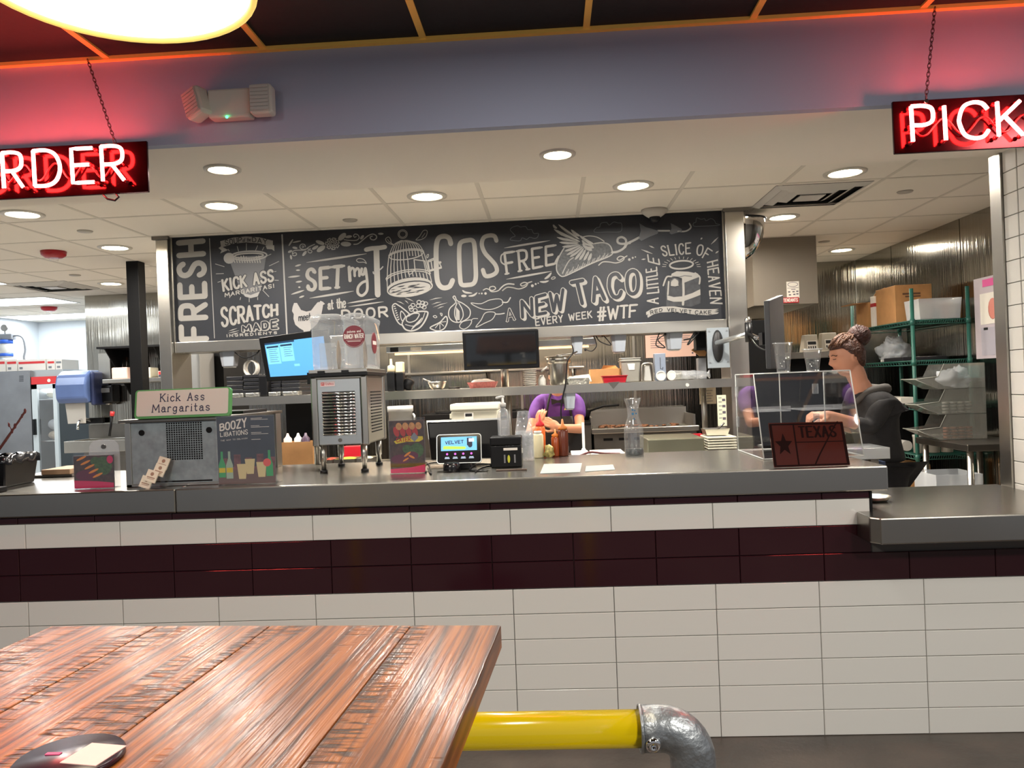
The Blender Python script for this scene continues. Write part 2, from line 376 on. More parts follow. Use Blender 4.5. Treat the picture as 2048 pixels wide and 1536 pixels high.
# bulkhead over the counter
slate = mat('slate_blue_paint', (160, 166, 188), .75)
bk = struct_e('trim_1', (0, 2.86, SZ))
MB().box((-7.3, 2.86, SZ), (4.2, 2.9, 3.0)).build('bulkhead_face', slate, bk)
MB().box((-7.3, 2.9, SZ), (4.2, 3.63, 3.0)).build('bulkhead_soffit', mat('warm_white_paint', (232, 224, 212), .8), bk)
# kitchen ceiling: 2 by 2 lay-in tiles
kt = mat('white_ceiling_tile', (230, 224, 212), .9, bump=.1, bscale=120)
kg = mat('white_grid_paint', (206, 200, 188), .7)
kc = struct_e('ceiling.001', (0, 0, KZ))
kx = [-2.81 + .6096*k for k in range(-8, 11)]; ky = [4.74 + .6096*k for k in range(-2, 11)]
g = MB()
for x in kx: g.box((x-.012, 3.6, KZ-.001), (x+.012, 10.75, KZ+.02))
for y in ky: g.box((-7.6, y-.012, KZ-.0012), (3.3, y+.012, KZ+.02))
g.build('ceiling_grid', kg, kc)
tm_ = MB().box((0, 0, 0), (.5846, .5846, .015)).mesh('ceiling_tile', kt)
skip = {(11+3, 2)}   # the diffuser bay
bays = []
for i in range(len(kx)-1):
    for j in range(len(ky)-1):
        if kx[i] < -5.3 and ky[j] < 6.2: continue
        if kx[i] > -4.9 and ky[j] > 8.3: continue
        o = bpy.data.objects.new('ceiling_tile', tm_); COL.objects.link(o); o.parent = kc; o.location = (kx[i]+.0125, ky[j]+.0125, .0006)
MB().box((-7.6, 3.63, KZ+.03), (3.6, 10.8, KZ+.1)).build('ceiling_deck', kt, kc)
# walls
MB().box((-7.45, -3.5, 0), (-7.3, 10.8, 2.9)).build('wall_left', mat('cool_white_paint', (205, 210, 214), .8), kind='structure')
MB().box((-7.3, 10.7, 0), (-5.0, 10.85, KZ)).build('wall_back_room', MATS['cool_white_paint'], kind='structure')
wb = struct_e('wall_back', (-1, 8.2, 0))
xs = [-5.06, -3.9, -2.7, -1.5, -.3, .9, 2.1, 3.23]
for a, b in zip(xs, xs[1:]): MB().box((a+.004, 8.2, 0), (b-.004, 8.22, KZ)).build('steel_panel', steel_wall, wb)
MB().box((-5.06, 8.221, 0), (3.3, 8.35, KZ)).build('wall_core', off_white, wb)
mm = MB()
for x in xs[1:-1]: mm.box((x-.012, 8.188, 0), (x+.012, 8.2, KZ))
mm.build('joint_strip', steel, wb)
MB().box((-5.06, 8.36, 0), (-4.95, 10.7, KZ)).build('wall_partition', MATS['cool_white_paint'], kind='structure')
wr = struct_e('wall_kitchen_right', (3.23, 6, 0))
ys = [3.75, 4.95, 6.15, 7.35, 8.19]
for a, b in zip(ys, ys[1:]): MB().box((3.23, a+.004, 0), (3.25, b-.004, KZ)).build('steel_panel', steel_wall, wr)
MB().box((3.252, 3.75, 0), (3.4, 8.35, KZ)).build('wall_core', off_white, wr)
# white tile side wall, right
wt = struct_e('wall_right', (2.08, 3.6, 0))
MB().box((2.092, 2.86, 0), (3.4, 3.66, SZ)).build('wall_core', grout, wt)
def tile_mesh(name, w, h, m, t=.012, ch=.002):
    b = MB(); vs = [(0, t, 0), (w, t, 0), (w, t, h), (0, t, h), (0, ch, 0), (w, ch, 0), (w, ch, h), (0, ch, h), (ch, 0, ch), (w-ch, 0, ch), (w-ch, 0, h-ch), (ch, 0, h-ch)]
    b.add(vs, [(0, 1, 5, 4), (1, 2, 6, 5), (2, 3, 7, 6), (3, 0, 4, 7), (4, 5, 9, 8), (5, 6, 10, 9), (6, 7, 11, 10), (7, 4, 8, 11), (8, 9, 10, 11)]); return b.mesh(name, m)
TMC = {}
def tile(parent, x, y, z, w, h, m, rz=0):
    k = (round(w, 4), round(h, 4), m.name)
    if k not in TMC: TMC[k] = tile_mesh('tile', w, h, m)
    o = bpy.data.objects.new('tile', TMC[k]); COL.objects.link(o); R = parent.location; o.parent = parent; o.location = Vector((x, y, z))-R; o.rotation_euler.z = rz
    return o
for k in range(24):
    z = .006 + k*.1
    for (a, b) in ((3.582, 3.478), (3.475, 3.072), (3.069, 2.862)):
        if b < 3.0 and k < 9: pass
        tile(wt, 2.08, a, z, a-b-.003, .097, white_tile, -PI/2)
MB().box((2.07, 3.585, 0), (2.095, 3.67, SZ)).build('corner_guard', steel, wt)
# tiled counter front
wc = struct_e('wall_counter', (0, 3.1, 0))
MB().box((-4.5, 3.112, 0), (1.245, 3.22, .962)).build('wall_core', grout, wc)
MB().box((1.2455, 3.112, 0), (2.09, 3.22, .78)).build('wall_core', grout, wc)
rows = [(k*.1018, .1018, 'w') for k in range(6)] + [(.611, .110, 'm'), (.721, .110, 'm'), (.831, .1035, 'w'), (.9345, .029, 'm')]
for z, h, c in rows:
    p, ref = (.405, -.181) if c == 'w' else (.3295, .069)
    xe = 1.243 if z > .7205 else 2.078
    k0 = int(math.floor((-3.2-ref)/p)); x = ref + k0*p
    while x < xe:
        x1 = min(x+p, xe)
        if x1-x > .02: tile(wc, x+.0012, 3.1, z+.0012, x1-x-.0024, h-.0024, white_tile if c == 'w' else maroon_tile)
        x += p
MB().box((-4.5, 3.1, 0), (-3.36, 3.111, .962)).build('end_panel', white_tile, wc)
MB().box((1.2435, 3.098, .83), (1.252, 3.22, .962)).build('edge_trim', black_mt, wc)
# ------------------------------------------------ worktops
ct = thing('counter_top', 'long brushed steel bar counter top with deep apron over the tiled front', 'counter', (-1, 3.5, .965))
for a, b in ((-4.5, -1.55), (-1.549, 1.31)):
    MB().box((a, 3.08, .965), (b, 3.97, 1.063)).build('steel_slab', steel_h, ct, bevel=.006)
lc = MB(); pts = [(1.255, 3.098), (1.187, 3.096), (1.187, 2.975), (1.215, 2.935), (2.068, 2.935), (2.068, 3.70), (1.255, 3.70)]
lc.slab([(x, y, .885) for x, y in pts], (0, 0, 1), .10)
lo = lc.build('low_counter', steel_h, bevel=.006, label='lower steel pickup counter with a clipped corner at the right of the bar', cat='counter')
# ------------------------------------------------ pass-through partition
wp = struct_e('wall_pass', (-.7, 5.5, 0))
MB().box((-2.68, 5.45, 1.835), (1.245, 5.62, 2.585)).build('wall_core', off_white, wp)
MB().box((-2.68, 5.40, 1.755), (1.245, 5.64, 1.833)).build('steel_rail', steel, wp, bevel=.004)
xl0 = at(313, 475, 5.38).x; xr1 = at(1486, 420, 5.38).x
MB().box((xl0, 5.36, 0), (-2.682, 5.66, 2.587)).build('steel_post', steel, wp, bevel=.004)
MB().box((1.247, 5.36, 0), (xr1, 5.66, 2.587)).build('steel_post', steel, wp, bevel=.004)
MB().box((xl0-.02, 5.345, 2.565), (-2.67, 5.37, 2.588)).build('post_cap', steel_dk, wp)
MB().box((1.235, 5.345, 2.565), (xr1+.03, 5.37, 2.588)).build('post_cap', steel_dk, wp)
MB().box((-2.68, 5.5, 0), (1.245, 5.6, .90)).build('lower_panel', steel_dk, wp)
# column
cb = on(264, 522, KZ)
MB().box((cb.x-.055, cb.y, 0), (cb.x+.05, cb.y+.11, KZ)).build('trim_2', black_mt, kind='structure', bevel=.004)
# dropped box right behind the pass, back wall
dk = mat('taupe_painted_steel', (128, 120, 108), .5, .3)
a, b = at(1480, 500, 7.0), at(1601, 500, 7.0)
MB().box((a.x, 6.6, at(1500, 612, 6.6).z), (b.x, 8.15, KZ)).build('trim_3', dk, kind='structure')
# ------------------------------------------------ recessed ceiling lights
disc_m = mat('lit_lens', (255, 248, 232), .5, emit=5)
trim_m = mat('white_light_trim', (200, 196, 186), .5)
def downlight(px, py, z, r, label, power, grp, wide=1.0, col=NEUT):
    p = on(px, py, z)
    t = thing('recessed_light', label, 'ceiling light', (p.x, p.y, z), 0, grp)
    q = MB(); q.shell([(r*1.38, 0), (r*1.36, -.006), (r*1.05, -.008), (r, .0), (r*.98, .02)], (0, 0, 0), 28); q.build('trim_ring', trim_m, t, local=True)
    MB().lathe([(.0001, -.001), (r*.99, -.001)], (0, 0, 0), 28).build('lens', disc_m, t, local=True)
    l = light('AREA', (p.x, p.y, z-.012), power, col, r*1.9, spread=PI*.95); return t
KG = 'recessed lights in the kitchen ceiling'
for px, py, lab in ((445, 338, 'small recessed light in the bulkhead underside above the steel cabinet'), (1115, 308, 'small recessed light in the bulkhead underside nearer the middle')):
    downlight(px, py, SZ, .056, lab, 3.5, 'recessed lights in the bulkhead')
for px, py, lab, pw in ((443, 411, 'recessed ceiling light above the left end of the chalkboard', 14), (854, 392, 'recessed ceiling light in front of the birdcage drawing', 14),
        (1266, 371, 'recessed ceiling light in front of the winged taco drawing', 14), (1690, 345, 'oval-looking recessed light nearest the pickup sign', 9),
        (45, 428, 'recessed ceiling light just below the order sign', 12), (230, 495, 'recessed ceiling light left of the steel post', 11),
        (1565, 434, 'recessed ceiling light right of the convex mirror', 7), (1683, 500, 'recessed ceiling light far back over the corner shelves', 6),
        (222, 567, 'recessed ceiling light by the black column in front of the rear steel wall', 11)):
    downlight(px, py, KZ, .088, lab, pw, KG)
# unseen twins of the same grid behind the chalkboard, over the cook line
for x in (-2.2, -.9, .5, 1.9): light('AREA', (x, 6.9, KZ-.01), 20, (1, .88, .74), .17)
# fluorescent troffers in the back-left room
trf = mat('lit_troffer', (240, 248, 255), .5, emit=2)
for px, py, lab in ((20, 604, 'large fluorescent panel light at the far left of the kitchen ceiling'), (112, 633, 'smaller-looking fluorescent panel light deeper in the white back room'),
    (-5.75, 6.84, 'fluorescent panel light over the left work area, reflected in the rear steel wall'), (-6.3, 4.5, 'fluorescent panel light nearest the counter at the far left, seen only as a faint reflection')):
    p = on(px, py, KZ) if py > 9 else Vector((px, py, KZ)); t = thing('panel_light', lab, 'ceiling light', (p.x, p.y, KZ), 0, 'fluorescent panels at the back left')
    MB().box((-.6, -.3, -.004), (.6, .3, .004)).build('diffuser', trf, t, local=True)
    q = MB(); [q.box(a, b) for a, b in (((-.62, -.32, -.006), (-.6, .32, .004)), ((.6, -.32, -.006), (.62, .32, .004)), ((-.6, -.32, -.006), (.6, -.3, .004)), ((-.6, .3, -.006), (.6, .32, .004)))]
    q.build('frame', white_pl, t, local=True)
    light('AREA', (p.x, p.y, KZ-.02), 6, (.9, .96, 1), 1.1, .55)
# ceiling diffusers
def diffuser(px, py, lab):
    p = on(px, py, KZ); t = thing('air_diffuser', lab, 'vent', (p.x, p.y, KZ), 0, 'ceiling air diffusers')
    MB().box((-.295, -.295, .0), (.295, .295, .004)).build('backing', black_mt, t, local=True)
    for i, r in enumerate((.295, .225, .155)):
        q = MB()
        for s in range(4):
            R = Matrix.Rotation(s*PI/2, 3, 'Z'); w = .045
            q.add([R @ Vector(v) for v in ((-r, -r, -.002), (r, -r, -.002), (r-w, -r+w, -.02), (-r+w, -r+w, -.02))], [(0, 1, 2, 3)])
        q.build('vane', white_pl, t, local=True)
    MB().box((-.08, -.08, -.022), (.08, .08, -.016)).build('centre_plate', white_pl, t, local=True)
diffuser(1618, 390, 'square ceiling air diffuser right of the convex mirror'); diffuser(108, 572, 'square ceiling air diffuser at the left of the kitchen')
for px, py, lab in ((700, 440, 'flat round ceiling cap above the rose drawing'), (1810, 383, 'flat round ceiling cap near the right tiled wall'), (170, 462, 'flat round ceiling cap left of the steel post'), (150, 550, 'flat round ceiling cap beside the left air diffuser'), (1648, 483, 'flat round ceiling cap by the far corner light')):
    p = on(px, py, KZ); q = MB(); q.lathe([(.0001, -.008), (.045, -.007), (.05, 0)], (p.x, p.y, KZ), 20); q.build('sprinkler_cap', mat('cap_white', (170, 165, 155), .5), label=lab, cat='sprinkler cap')
redp = mat('red_gloss', (170, 22, 34), .35)
for px, py, lab in ((107, 503, 'red ceiling fire alarm disc nearer the counter'), (98, 614, 'red ceiling fire alarm disc farther back by the white room')):
    p = on(px, py, KZ); t = thing('fire_alarm', lab, 'fire alarm', (p.x, p.y, KZ), 0, 'red ceiling alarms')
    MB().lathe([(.0001, -.05), (.06, -.048), (.085, -.03), (.09, 0)], (0, 0, 0), 24).build('housing', redp, t, local=True)
    MB().lathe([(.0001, -.075), (.03, -.07), (.035, -.05)], (0, 0, 0), 16).build('strobe_lens', glassm, t, local=True)
# ================================================================== THE CHALKBOARD MURAL
BY = 5.42
bd = thing('chalkboard_mural', 'long black chalkboard mural lettered with tacos and birdcage above the pass-through', 'chalkboard', ((-2.69+1.25)/2, BY, 1.834))
MB().box((-2.682, BY, 1.834), (1.246, BY+.025, 2.588)).build('board_panel', board_m, bd)
cf = MB(); [cf.box(a, b) for a, b in (((-2.684, BY-.006, 1.83), (-2.676, BY+.0, 2.588)), ((1.240, BY-.006, 1.83), (1.247, BY, 2.588)))]; cf.build('edge_strip', steel, bd)
def Z(ox, oy, s): return lambda pts: [(ox+x/s, oy+y/s) for x, y in pts]
bmap = lambda x, y, l=0: at(x, y, BY-.0012-.0009*l)
def DB(): return Draw(bmap)
za = Z(320, 440, 3.531); zb = Z(880, 400, 3.303); zc = Z(560, 450, 8.533); zd = Z(760, 450, 6.68); ze = Z(1000, 430, 7.877); zf = Z(1250, 420, 6.981)
K = board_m
# --- left column: FRESH, dividers
d = DB(); d.text('FRESH', ((413, 677), (406, 482), (357, 486), (363, 679)), 11, 0, gap=.42)
d.build('fresh_lettering', chalk, bd)
d = DB(); d.line([(419, 477), (429, 676)], 1.6); d.line(za([(862, 105), (897, 808)]), 3)
d.build('divider_line', chalk_dim, bd)
# --- margarita glass with soup ribbon
d = DB()
d.fill(za([(482, 262), (750, 250), (712, 500), (660, 540), (610, 545), (575, 520)]))
d.build('glass_shading', chalk_faint, bd)
d = DB()
d.fill(za([(425, 150), (520, 124), (610, 116), (700, 122), (797, 146), (797, 190), (700, 165), (610, 158), (520, 167), (432, 195)]))
d.fill(za([(413, 198), (432, 185), (480, 212), (425, 236), (435, 215)])); d.fill(za([(745, 180), (806, 178), (808, 220), (790, 207), (755, 205)]))
d.dot(*za([(488, 270)])[0], 11, n=18, rot=.3); d.ring(*za([(628, 252)])[0], 36, 9, 3, rot=-.04)
d.fill(za([(585, 515), (640, 530), (705, 505), (690, 540), (640, 552), (600, 540)]))
for a, b in (((390, 310), (455, 330)), ((395, 380), (450, 378)), ((407, 440), (440, 430)), ((770, 325), (840, 292)), ((765, 372), (822, 362)), ((800, 425), (838, 426)), ((725, 495), (770, 542)), ((630, 550), (630, 580)), ((570, 545), (565, 565)), ((690, 545), (690, 565)), ((755, 255), (785, 240)), ((610, 165), (610, 215)), ((545, 185), (555, 222)), ((690, 180), (675, 215)), ((480, 205), (490, 220)), ((735, 190), (722, 215)), ((505, 525), (490, 550))): d.line(za([a, b]), 1.2, taper=False, joints=False)
d.build('glass_print', chalk_dim, bd)
d = DB(); d.ring(*za([(628, 252)])[0], 29, 5, 3, 1, rot=-.04); d.dot(*za([(488, 270)])[0], 6.5, 1)
for k in range(12): x = 500+k*18; d.line(za([(x, 262+8*math.sin(k)), (x+10, 300)]), 2.2, 1)
d.build('rim_drawing', MATS['chalk_white'], bd)
d = DB(); d.text('SOUP', za([(462, 178), (578, 155), (574, 122), (458, 143)]), 1.5, 2, gap=.3); d.text('of the', za([(585, 155), (640, 150), (640, 125), (585, 130)]), 1, 2); d.text('DAY', za([(652, 152), (755, 170), (755, 137), (652, 122)]), 1.5, 2, gap=.3)
d.build('ribbon_lettering', K, bd)
def word(txt, quad, w, f, serif=0, gap=.28, outline=0, name='lettering', l0=0, shadow=None):
    q = f(quad)
    if outline:
        a = DB()
        if shadow:
            for t in (1, .66, .33): a.text(txt, q, w+outline*.8, l0+0, serif, gap, dx=shadow[0]*t, dy=shadow[1]*t)
        a.text(txt, q, w+outline, l0, serif, gap); a.build(name, chalk, bd)
        b = DB(); b.text(txt, q, w-outline*.35, l0+2, 0, gap); b.build('letter_infill_print', K, bd)
    else:
        a = DB(); a.text(txt, q, w, l0, serif, gap); a.build(name, chalk, bd)
word('KICK ASS', [(450, 500), (800, 428), (795, 352), (440, 425)], 4.6, za, .12, .3, l0=3)
a = DB(); a.text('KICK ASS', za([(450, 500), (800, 428), (795, 352), (440, 425)]), 7.2, 1, .13, .3); a.build('letter_shadow', K, bd)
word('MARGARITAS!', [(460, 542), (805, 476), (803, 452), (458, 518)], 1.9, za, .1, .35, l0=3)
word('SCRATCH', [(440, 752), (828, 668), (826, 598), (432, 622)], 5.2, za, .14, .3)
word('MADE', [(585, 785), (826, 762), (824, 705), (580, 752)], 4.2, za, .1, .4, 2.2, l0=0, shadow=(2, 1))
word('INGREDIENTS', [(472, 826), (825, 803), (824, 788), (470, 810)], 1.5, za, .1, .5)
d = DB()
for a, b in (((485, 785), (545, 765)), ((480, 800), (560, 780)), ((500, 810), (555, 795))): d.line(za([a, ((a[0]+b[0])/2, (a[1]+b[1])/2), b]), 2, taper=True)
# --- sprays, ticks, rules round SET MY
for a, b, w in (((450, 640), (1480, 490), 4.2), ((505, 1250), (1260, 1128), 4.2), ((1150, 1335), (1650, 1255), 3.5), ((1170, 1395), (1770, 1308), 3), ((255, 705), (360, 675), 3.4), ((270, 772), (345, 770), 3.2), ((135, 892), (345, 868), 3.6), ((265, 975), (378, 960), 3.6), ((310, 1062), (350, 1062), 3.5), ((190, 1185), (415, 1112), 3.8), ((325, 1240), (415, 1208), 3.6)):
    n = 6; d.line(zc([(a[0]+(b[0]-a[0])*i/n, a[1]+(b[1]-a[1])*i/n) for i in range(n+1)]), w, taper=True)
for a, b, w in (((65, 520), (790, 402), 4), ((100, 1012), (820, 885), 4)):
    n = 6; d.line(ze([(a[0]+(b[0]-a[0])*i/n, a[1]+(b[1]-a[1])*i/n) for i in range(n+1)]), w, taper=True)
for a, b in (((335, 975), (450, 1022)), ((225, 1018), (325, 1060)), ((330, 1008), (380, 1050)), ((660, 1003), (830, 970)), ((690, 1062), (820, 1028)), ((710, 1100), (900, 1038)), ((768, 1118), (855, 1088))):
    d.line(zd([a, ((a[0]+b[0])/2, (a[1]+b[1])/2-6), b]), 1.8, taper=True)
for a, b, w in (((335, 498), (410, 530), 3), ((225, 550), (385, 612), 3), ((228, 692), (290, 684), 3), ((1055, 412), (1080, 385), 3.5), ((1200, 480), (1305, 378), 3), ((1262, 605), (1308, 572), 3.2)):
    d.line(zf([a, ((a[0]+b[0])/2, (a[1]+b[1])/2), b]), w, taper=True)
d.build('accent_print', chalk, bd)
# rose garland
d = DB()
for sw, w in (([(215, 520), (250, 525), (282, 505), (270, 475), (235, 478), (215, 500), (220, 450), (290, 430), (420, 425), (500, 370), (590, 330)], 1.8),
    ([(430, 370), (425, 340), (385, 325), (345, 345), (345, 395), (400, 420), (480, 400)], 1.8), ([(380, 385), (400, 380), (398, 358), (375, 362)], 1.5), ([(500, 430), (530, 430), (545, 455), (520, 478), (485, 465), (480, 430), (520, 400)], 1.6),
    ([(1095, 250), (1180, 262), (1300, 262), (1350, 220), (1330, 170), (1280, 155), (1255, 185), (1275, 210), (1300, 195)], 1.9),
    ([(1260, 330), (1330, 320), (1420, 250), (1500, 185), (1580, 155), (1640, 180), (1645, 225), (1600, 255), (1550, 240), (1540, 205), (1575, 190)], 2.1)):
    d.line(zc(smooth(sw, 4)), w)
for x, y, r, q, ro in ((185, 300, 70, 14, -1.0), (285, 285, 75, 13, -.2), (255, 390, 45, 20, .2), (172, 452, 40, 20, -.4), (188, 550, 40, 18, 1.4), (418, 485, 55, 24, -.9), (685, 300, 80, 32, .35), (600, 385, 60, 26, -.5), (700, 405, 85, 42, -.6), (1060, 200, 85, 45, -.75), (1170, 200, 60, 24, -.15), (1125, 325, 90, 42, .05), (1400, 210, 45, 24, -.9), (1720, 150, 48, 18, .0)):
    X, Y = zc([(x, y)])[0]; d.dot(X, Y, r/8.533, 0, 14, q/8.533, ro)
for k in range(5):
    for j in range(7):
        r = 28+k*22; X, Y = zc([(895, 320)])[0]; a0 = j*.9+k*.5; d.ring(X, Y, r/8.533, r*.85/8.533, 1.7, 0, 0, a0, a0+.62, 5)
d.build('rose_garland_print', chalk_dim, bd)
# --- SET my T
word('SET', [(480, 1110), (1040, 1060), (1060, 700), (455, 765)], 7.0, zc, .3, .4)
d = DB(); d.text('SET', zc([(450, 1125), (1010, 1075), (1030, 715), (425, 780)]), 1.2, 0, 0, .4); d.build('letter_highlight', chalk, bd)
d = DB(); d.line(zc([(1180, 720), (1195, 950)]), 6.5)
d.line(zc(smooth([(1190, 800), (1225, 735), (1265, 760), (1275, 870)], 4)), 5); d.line(zc(smooth([(1275, 800), (1315, 740), (1350, 770), (1355, 870)], 4)), 5)
d.line(zc(smooth([(1395, 745), (1385, 830), (1430, 840), (1455, 740), (1475, 850), (1490, 1000), (1480, 1130), (1400, 1205), (1330, 1160), (1335, 1060), (1400, 985), (1475, 955)], 5)), 5.4)
d.line(zc([(1470, 420), (1560, 400), (1700, 390), (1790, 375)]), 9); d.line(zc([(1645, 410), (1655, 800), (1668, 1190)]), 11.5)
d.build('taco_letter_t', chalk, bd)
d = DB(); d.line(zc(smooth([(1590, 800), (1600, 830), (1640, 810), (1720, 750), (1755, 712)], 4)), 2.4, 1); d.line(zc([(1620, 800), (1700, 745)]), 1.8, 2)
d.build('wrapped_string', chalk_dim, bd)
def feather(d, pts, w=1.4): d.line(smooth(pts, 4, True), w)
# --- birdcage
d = DB(); cx = 385
for x, y, rx, ry in ((303, 122, 62, 58), (303, 122, 46, 42)): X, Y = zd([(x, y)])[0]; d.ring(X, Y, rx/6.68, ry/6.68, 1.5)
def earc(cx, cy, rx, ry, a0, a1, rot=0, n=16): return [(cx+math.cos(a0+(a1-a0)*i/n)*rx*math.cos(rot)-math.sin(a0+(a1-a0)*i/n)*ry*math.sin(rot), cy+math.cos(a0+(a1-a0)*i/n)*rx*math.sin(rot)+math.sin(a0+(a1-a0)*i/n)*ry*math.cos(rot)) for i in range(n+1)]
for a in (zd(earc(350, 385, 235, 60, PI, 2*PI, -.13)), zd(earc(350, 400, 232, 58, PI, 2*PI, -.13)), zd(earc(378, 690, 300, 92, PI, 2*PI, -.13)), zd(earc(378, 712, 292, 90, PI, 2*PI, -.13)), zd(earc(350, 400, 225, 60, 0, PI, -.13))): d.line(a, 2.0, joints=False)
dome = [[(320, 205), (120+k*43, 0), (120+k*43, 0)] for k in range(12)]
for k in range(13):
    t = k/12; x1 = 118+t*465; y1 = 400-58*math.sin(PI*t)-62*t+20; x0 = 285+t*75
    d.line(zd(smooth([(x0, 205), (x0+(x1-x0)*(.62 if t < .5 else .66), 205+(y1-205)*.3), (x1, y1)], 5)), 1.5, joints=False)
    x2 = 95+t*575; y2 = 735-88*math.sin(PI*t)-78*t+20
    if not (6 < k < 11): d.line(zd([(x1, y1), ((x1+x2)/2-(6 if t < .5 else -6), (y1+y2)/2), (x2, y2)]), 1.7, joints=False)
    else: d.line(zd([(x1, y1), ((x1*.8+x2*.2), y1+85)]), 1.7, joints=False)
    y3 = 860-120*math.sin(PI*t)-95*t; d.line(zd([(x2, y2), (100+t*590, y3)]), 1.7, joints=False)
d.line(zd([(455, 462), (600, 480), (640, 620)]), 2); d.line(zd([(455, 462), (470, 620)]), 2)
d.ring(*zd([(400, 845)])[0], 303/6.68, 105/6.68, 2.4, rot=-.14)
for yy in (0, 1): d.line(zd(earc(395, 830+yy*14, 298, 118, PI, 2*PI, -.14)), 2, joints=False)
for a, b in (((640, 478), (750, 430)), ((660, 605), (820, 560)), ((640, 478), (660, 605)), ((750, 430), (820, 560)), ((680, 470), (700, 600)), ((715, 455), (760, 580)), ((770, 500), (815, 495)), ((655, 490), (765, 445)), ((665, 618), (822, 574))): d.line(zd([a, b]), 2.2)
d.dot(*zd([(803, 500)])[0], 2.6); d.line(zd(smooth([(460, 590), (430, 640), (390, 660), (380, 630), (430, 610)], 4)), 1.6)
d.build('birdcage_print', chalk, bd)
d = DB(); X, Y = zd([(400, 855)])[0]; d.dot(X, Y, 42, 0, 24, 13.5, -.14); d.build('cage_base_shading', chalk, bd)
d = DB(); random.seed(3)
for k in range(30):
    x = 160+random.random()*400; y = 855-(x-400)*.14+random.uniform(-62, 62)*math.sqrt(max(.05, 1-((x-400)/270)**2)); L = 40+random.random()*80
    d.line(zd([(x-L/2, y+L*.06), (x, y-3), (x+L/2, y-L*.12)]), 1.3, 3, taper=True)
d.build('cage_base_hatching', K, bd)
d = DB()
feather(d, zd([(75, 185), (115, 160), (145, 200), (150, 240), (182, 265), (130, 250), (90, 225)])); feather(d, zd([(480, 200), (530, 150), (580, 75), (630, 80), (615, 150), (560, 190)])); feather(d, zc([(1305, 600), (1350, 570), (1430, 590), (1475, 655), (1430, 635), (1340, 635)])); feather(d, zd([(630, 440), (625, 410), (645, 390), (648, 415)]))
d.line(zd(smooth([(100, 190), (125, 225), (175, 262)], 3)), 1); d.line(zd([(600, 110), (560, 165)]), 1.2)
d.build('feather_print', chalk, bd)
# --- C O S
d = DB(); d.line(zd(smooth([(945, 250), (925, 180), (870, 150), (790, 170), (755, 260), (750, 450), (760, 700), (790, 800), (850, 840), (930, 820), (970, 740)], 5)), 10)
d.line(zd(smooth([(1165, 205), (1240, 210), (1265, 300), (1275, 500), (1280, 700), (1250, 780), (1180, 800), (1090, 795), (1070, 700), (1060, 500), (1060, 300), (1085, 230)], 5, True)), 9)
d.line(zd(smooth([(1555, 210), (1530, 150), (1460, 140), (1385, 170), (1360, 260), (1400, 370), (1480, 460), (1545, 540), (1560, 620), (1500, 670), (1410, 680), (1375, 600)], 5)), 8.5)
d.build('taco_letters_cos', chalk, bd)
# --- FREE
word('FREE', [(110, 925), (850, 770), (850, 480), (70, 600)], 5.0, ze, .28, .42)
d = DB(); d.line(ze(smooth([(75, 600), (20, 640), (20, 740), (90, 790)], 4)), 2.8); d.line(ze(smooth([(860, 770), (895, 700), (925, 650)], 4)), 3.6)
# swirls
d.line(ze(smooth([(0, 1165), (60, 1110), (130, 1085), (220, 1092)], 4)), 2.6); d.line(ze(smooth([(40, 1190), (110, 1140), (200, 1145), (300, 1165), (400, 1130), (435, 1080), (380, 1062), (325, 1090), (345, 1118), (400, 1100), (440, 1070), (500, 1050)], 4)), 2.3)
for x, y, r in ((510, 1115, 22), (562, 1088, 15), (602, 1075, 10), (60, 692, 20), (108, 668, 15), (145, 656, 10)):
    X, Y = (ze if x > 200 else zf)([(x, y)])[0]; d.dot(X, Y, r/7.5)
d.line(ze(smooth([(625, 1050), (700, 1055), (770, 1035)], 4)), 4, taper=True); d.line(ze(smooth([(700, 1010), (760, 970), (812, 905)], 4)), 5, taper=True); X, Y = ze([(840, 993)])[0]; d.ring(X, Y, 4.2, 2, 1.6, rot=-.3)
d.line(ze(smooth([(1555, 790), (1620, 740), (1720, 740), (1830, 755), (1930, 720), (1955, 670), (1890, 650), (1845, 690), (1880, 715), (1940, 680), (2000, 645)], 4)), 2.2)
d.line(zd(smooth([(1100, 870), (1140, 900), (1235, 910)], 4)), 4, taper=True); d.line(zd(smooth([(1180, 950), (1250, 940), (1300, 900)], 4)), 4, taper=True); X, Y = zd([(1120, 948)])[0]; d.dot(X, Y, 5.5, ry=2.6)
for x, r in ((1325, 9), (1360, 12), (1410, 17)): X, Y = zd([(x, 915)])[0]; d.dot(X, Y, r/6.68)
d.line(zd(smooth([(1380, 870), (1420, 850), (1460, 860), (1470, 830), (1520, 820), (1545, 850), (1500, 875), (1460, 860), (1490, 890), (1560, 885), (1603, 860)], 4)), 2)
d.build('scroll_print', chalk, bd)
# --- winged taco
d = DB()
d.fill(ze([(895, 830), (900, 740), (950, 620), (1010, 520), (1150, 470), (1480, 440), (1620, 435), (1720, 470), (1765, 560), (1740, 640), (1600, 700), (1400, 790), (1200, 890), (1020, 965), (940, 940), (905, 890)]))
d.build('taco_shading', mat('chalk_grey', (80, 81, 82), .9, noise=.35, nscale=60), bd)
d = DB(); d.line(ze(smooth([(1010, 520), (940, 640), (895, 760), (895, 880), (950, 955), (1020, 962), (1200, 880), (1450, 760), (1740, 640), (1765, 560), (1720, 470), (1620, 435), (1490, 450)], 4)), 2.4, 1)
d.line(ze(smooth([(985, 920), (1030, 820), (1090, 720), (1160, 670)], 4)), 2, 1); d.line(ze(smooth([(1290, 350), (1400, 330), (1530, 350), (1640, 415)], 4)), 2, 1)
for k in range(26):
    t = k/25; x = 1030+t*650; y = 945-t*290; d.line(ze([(x, y), (x+25, y-55-30*math.sin(k*2))]), 1.3, 1, joints=False)
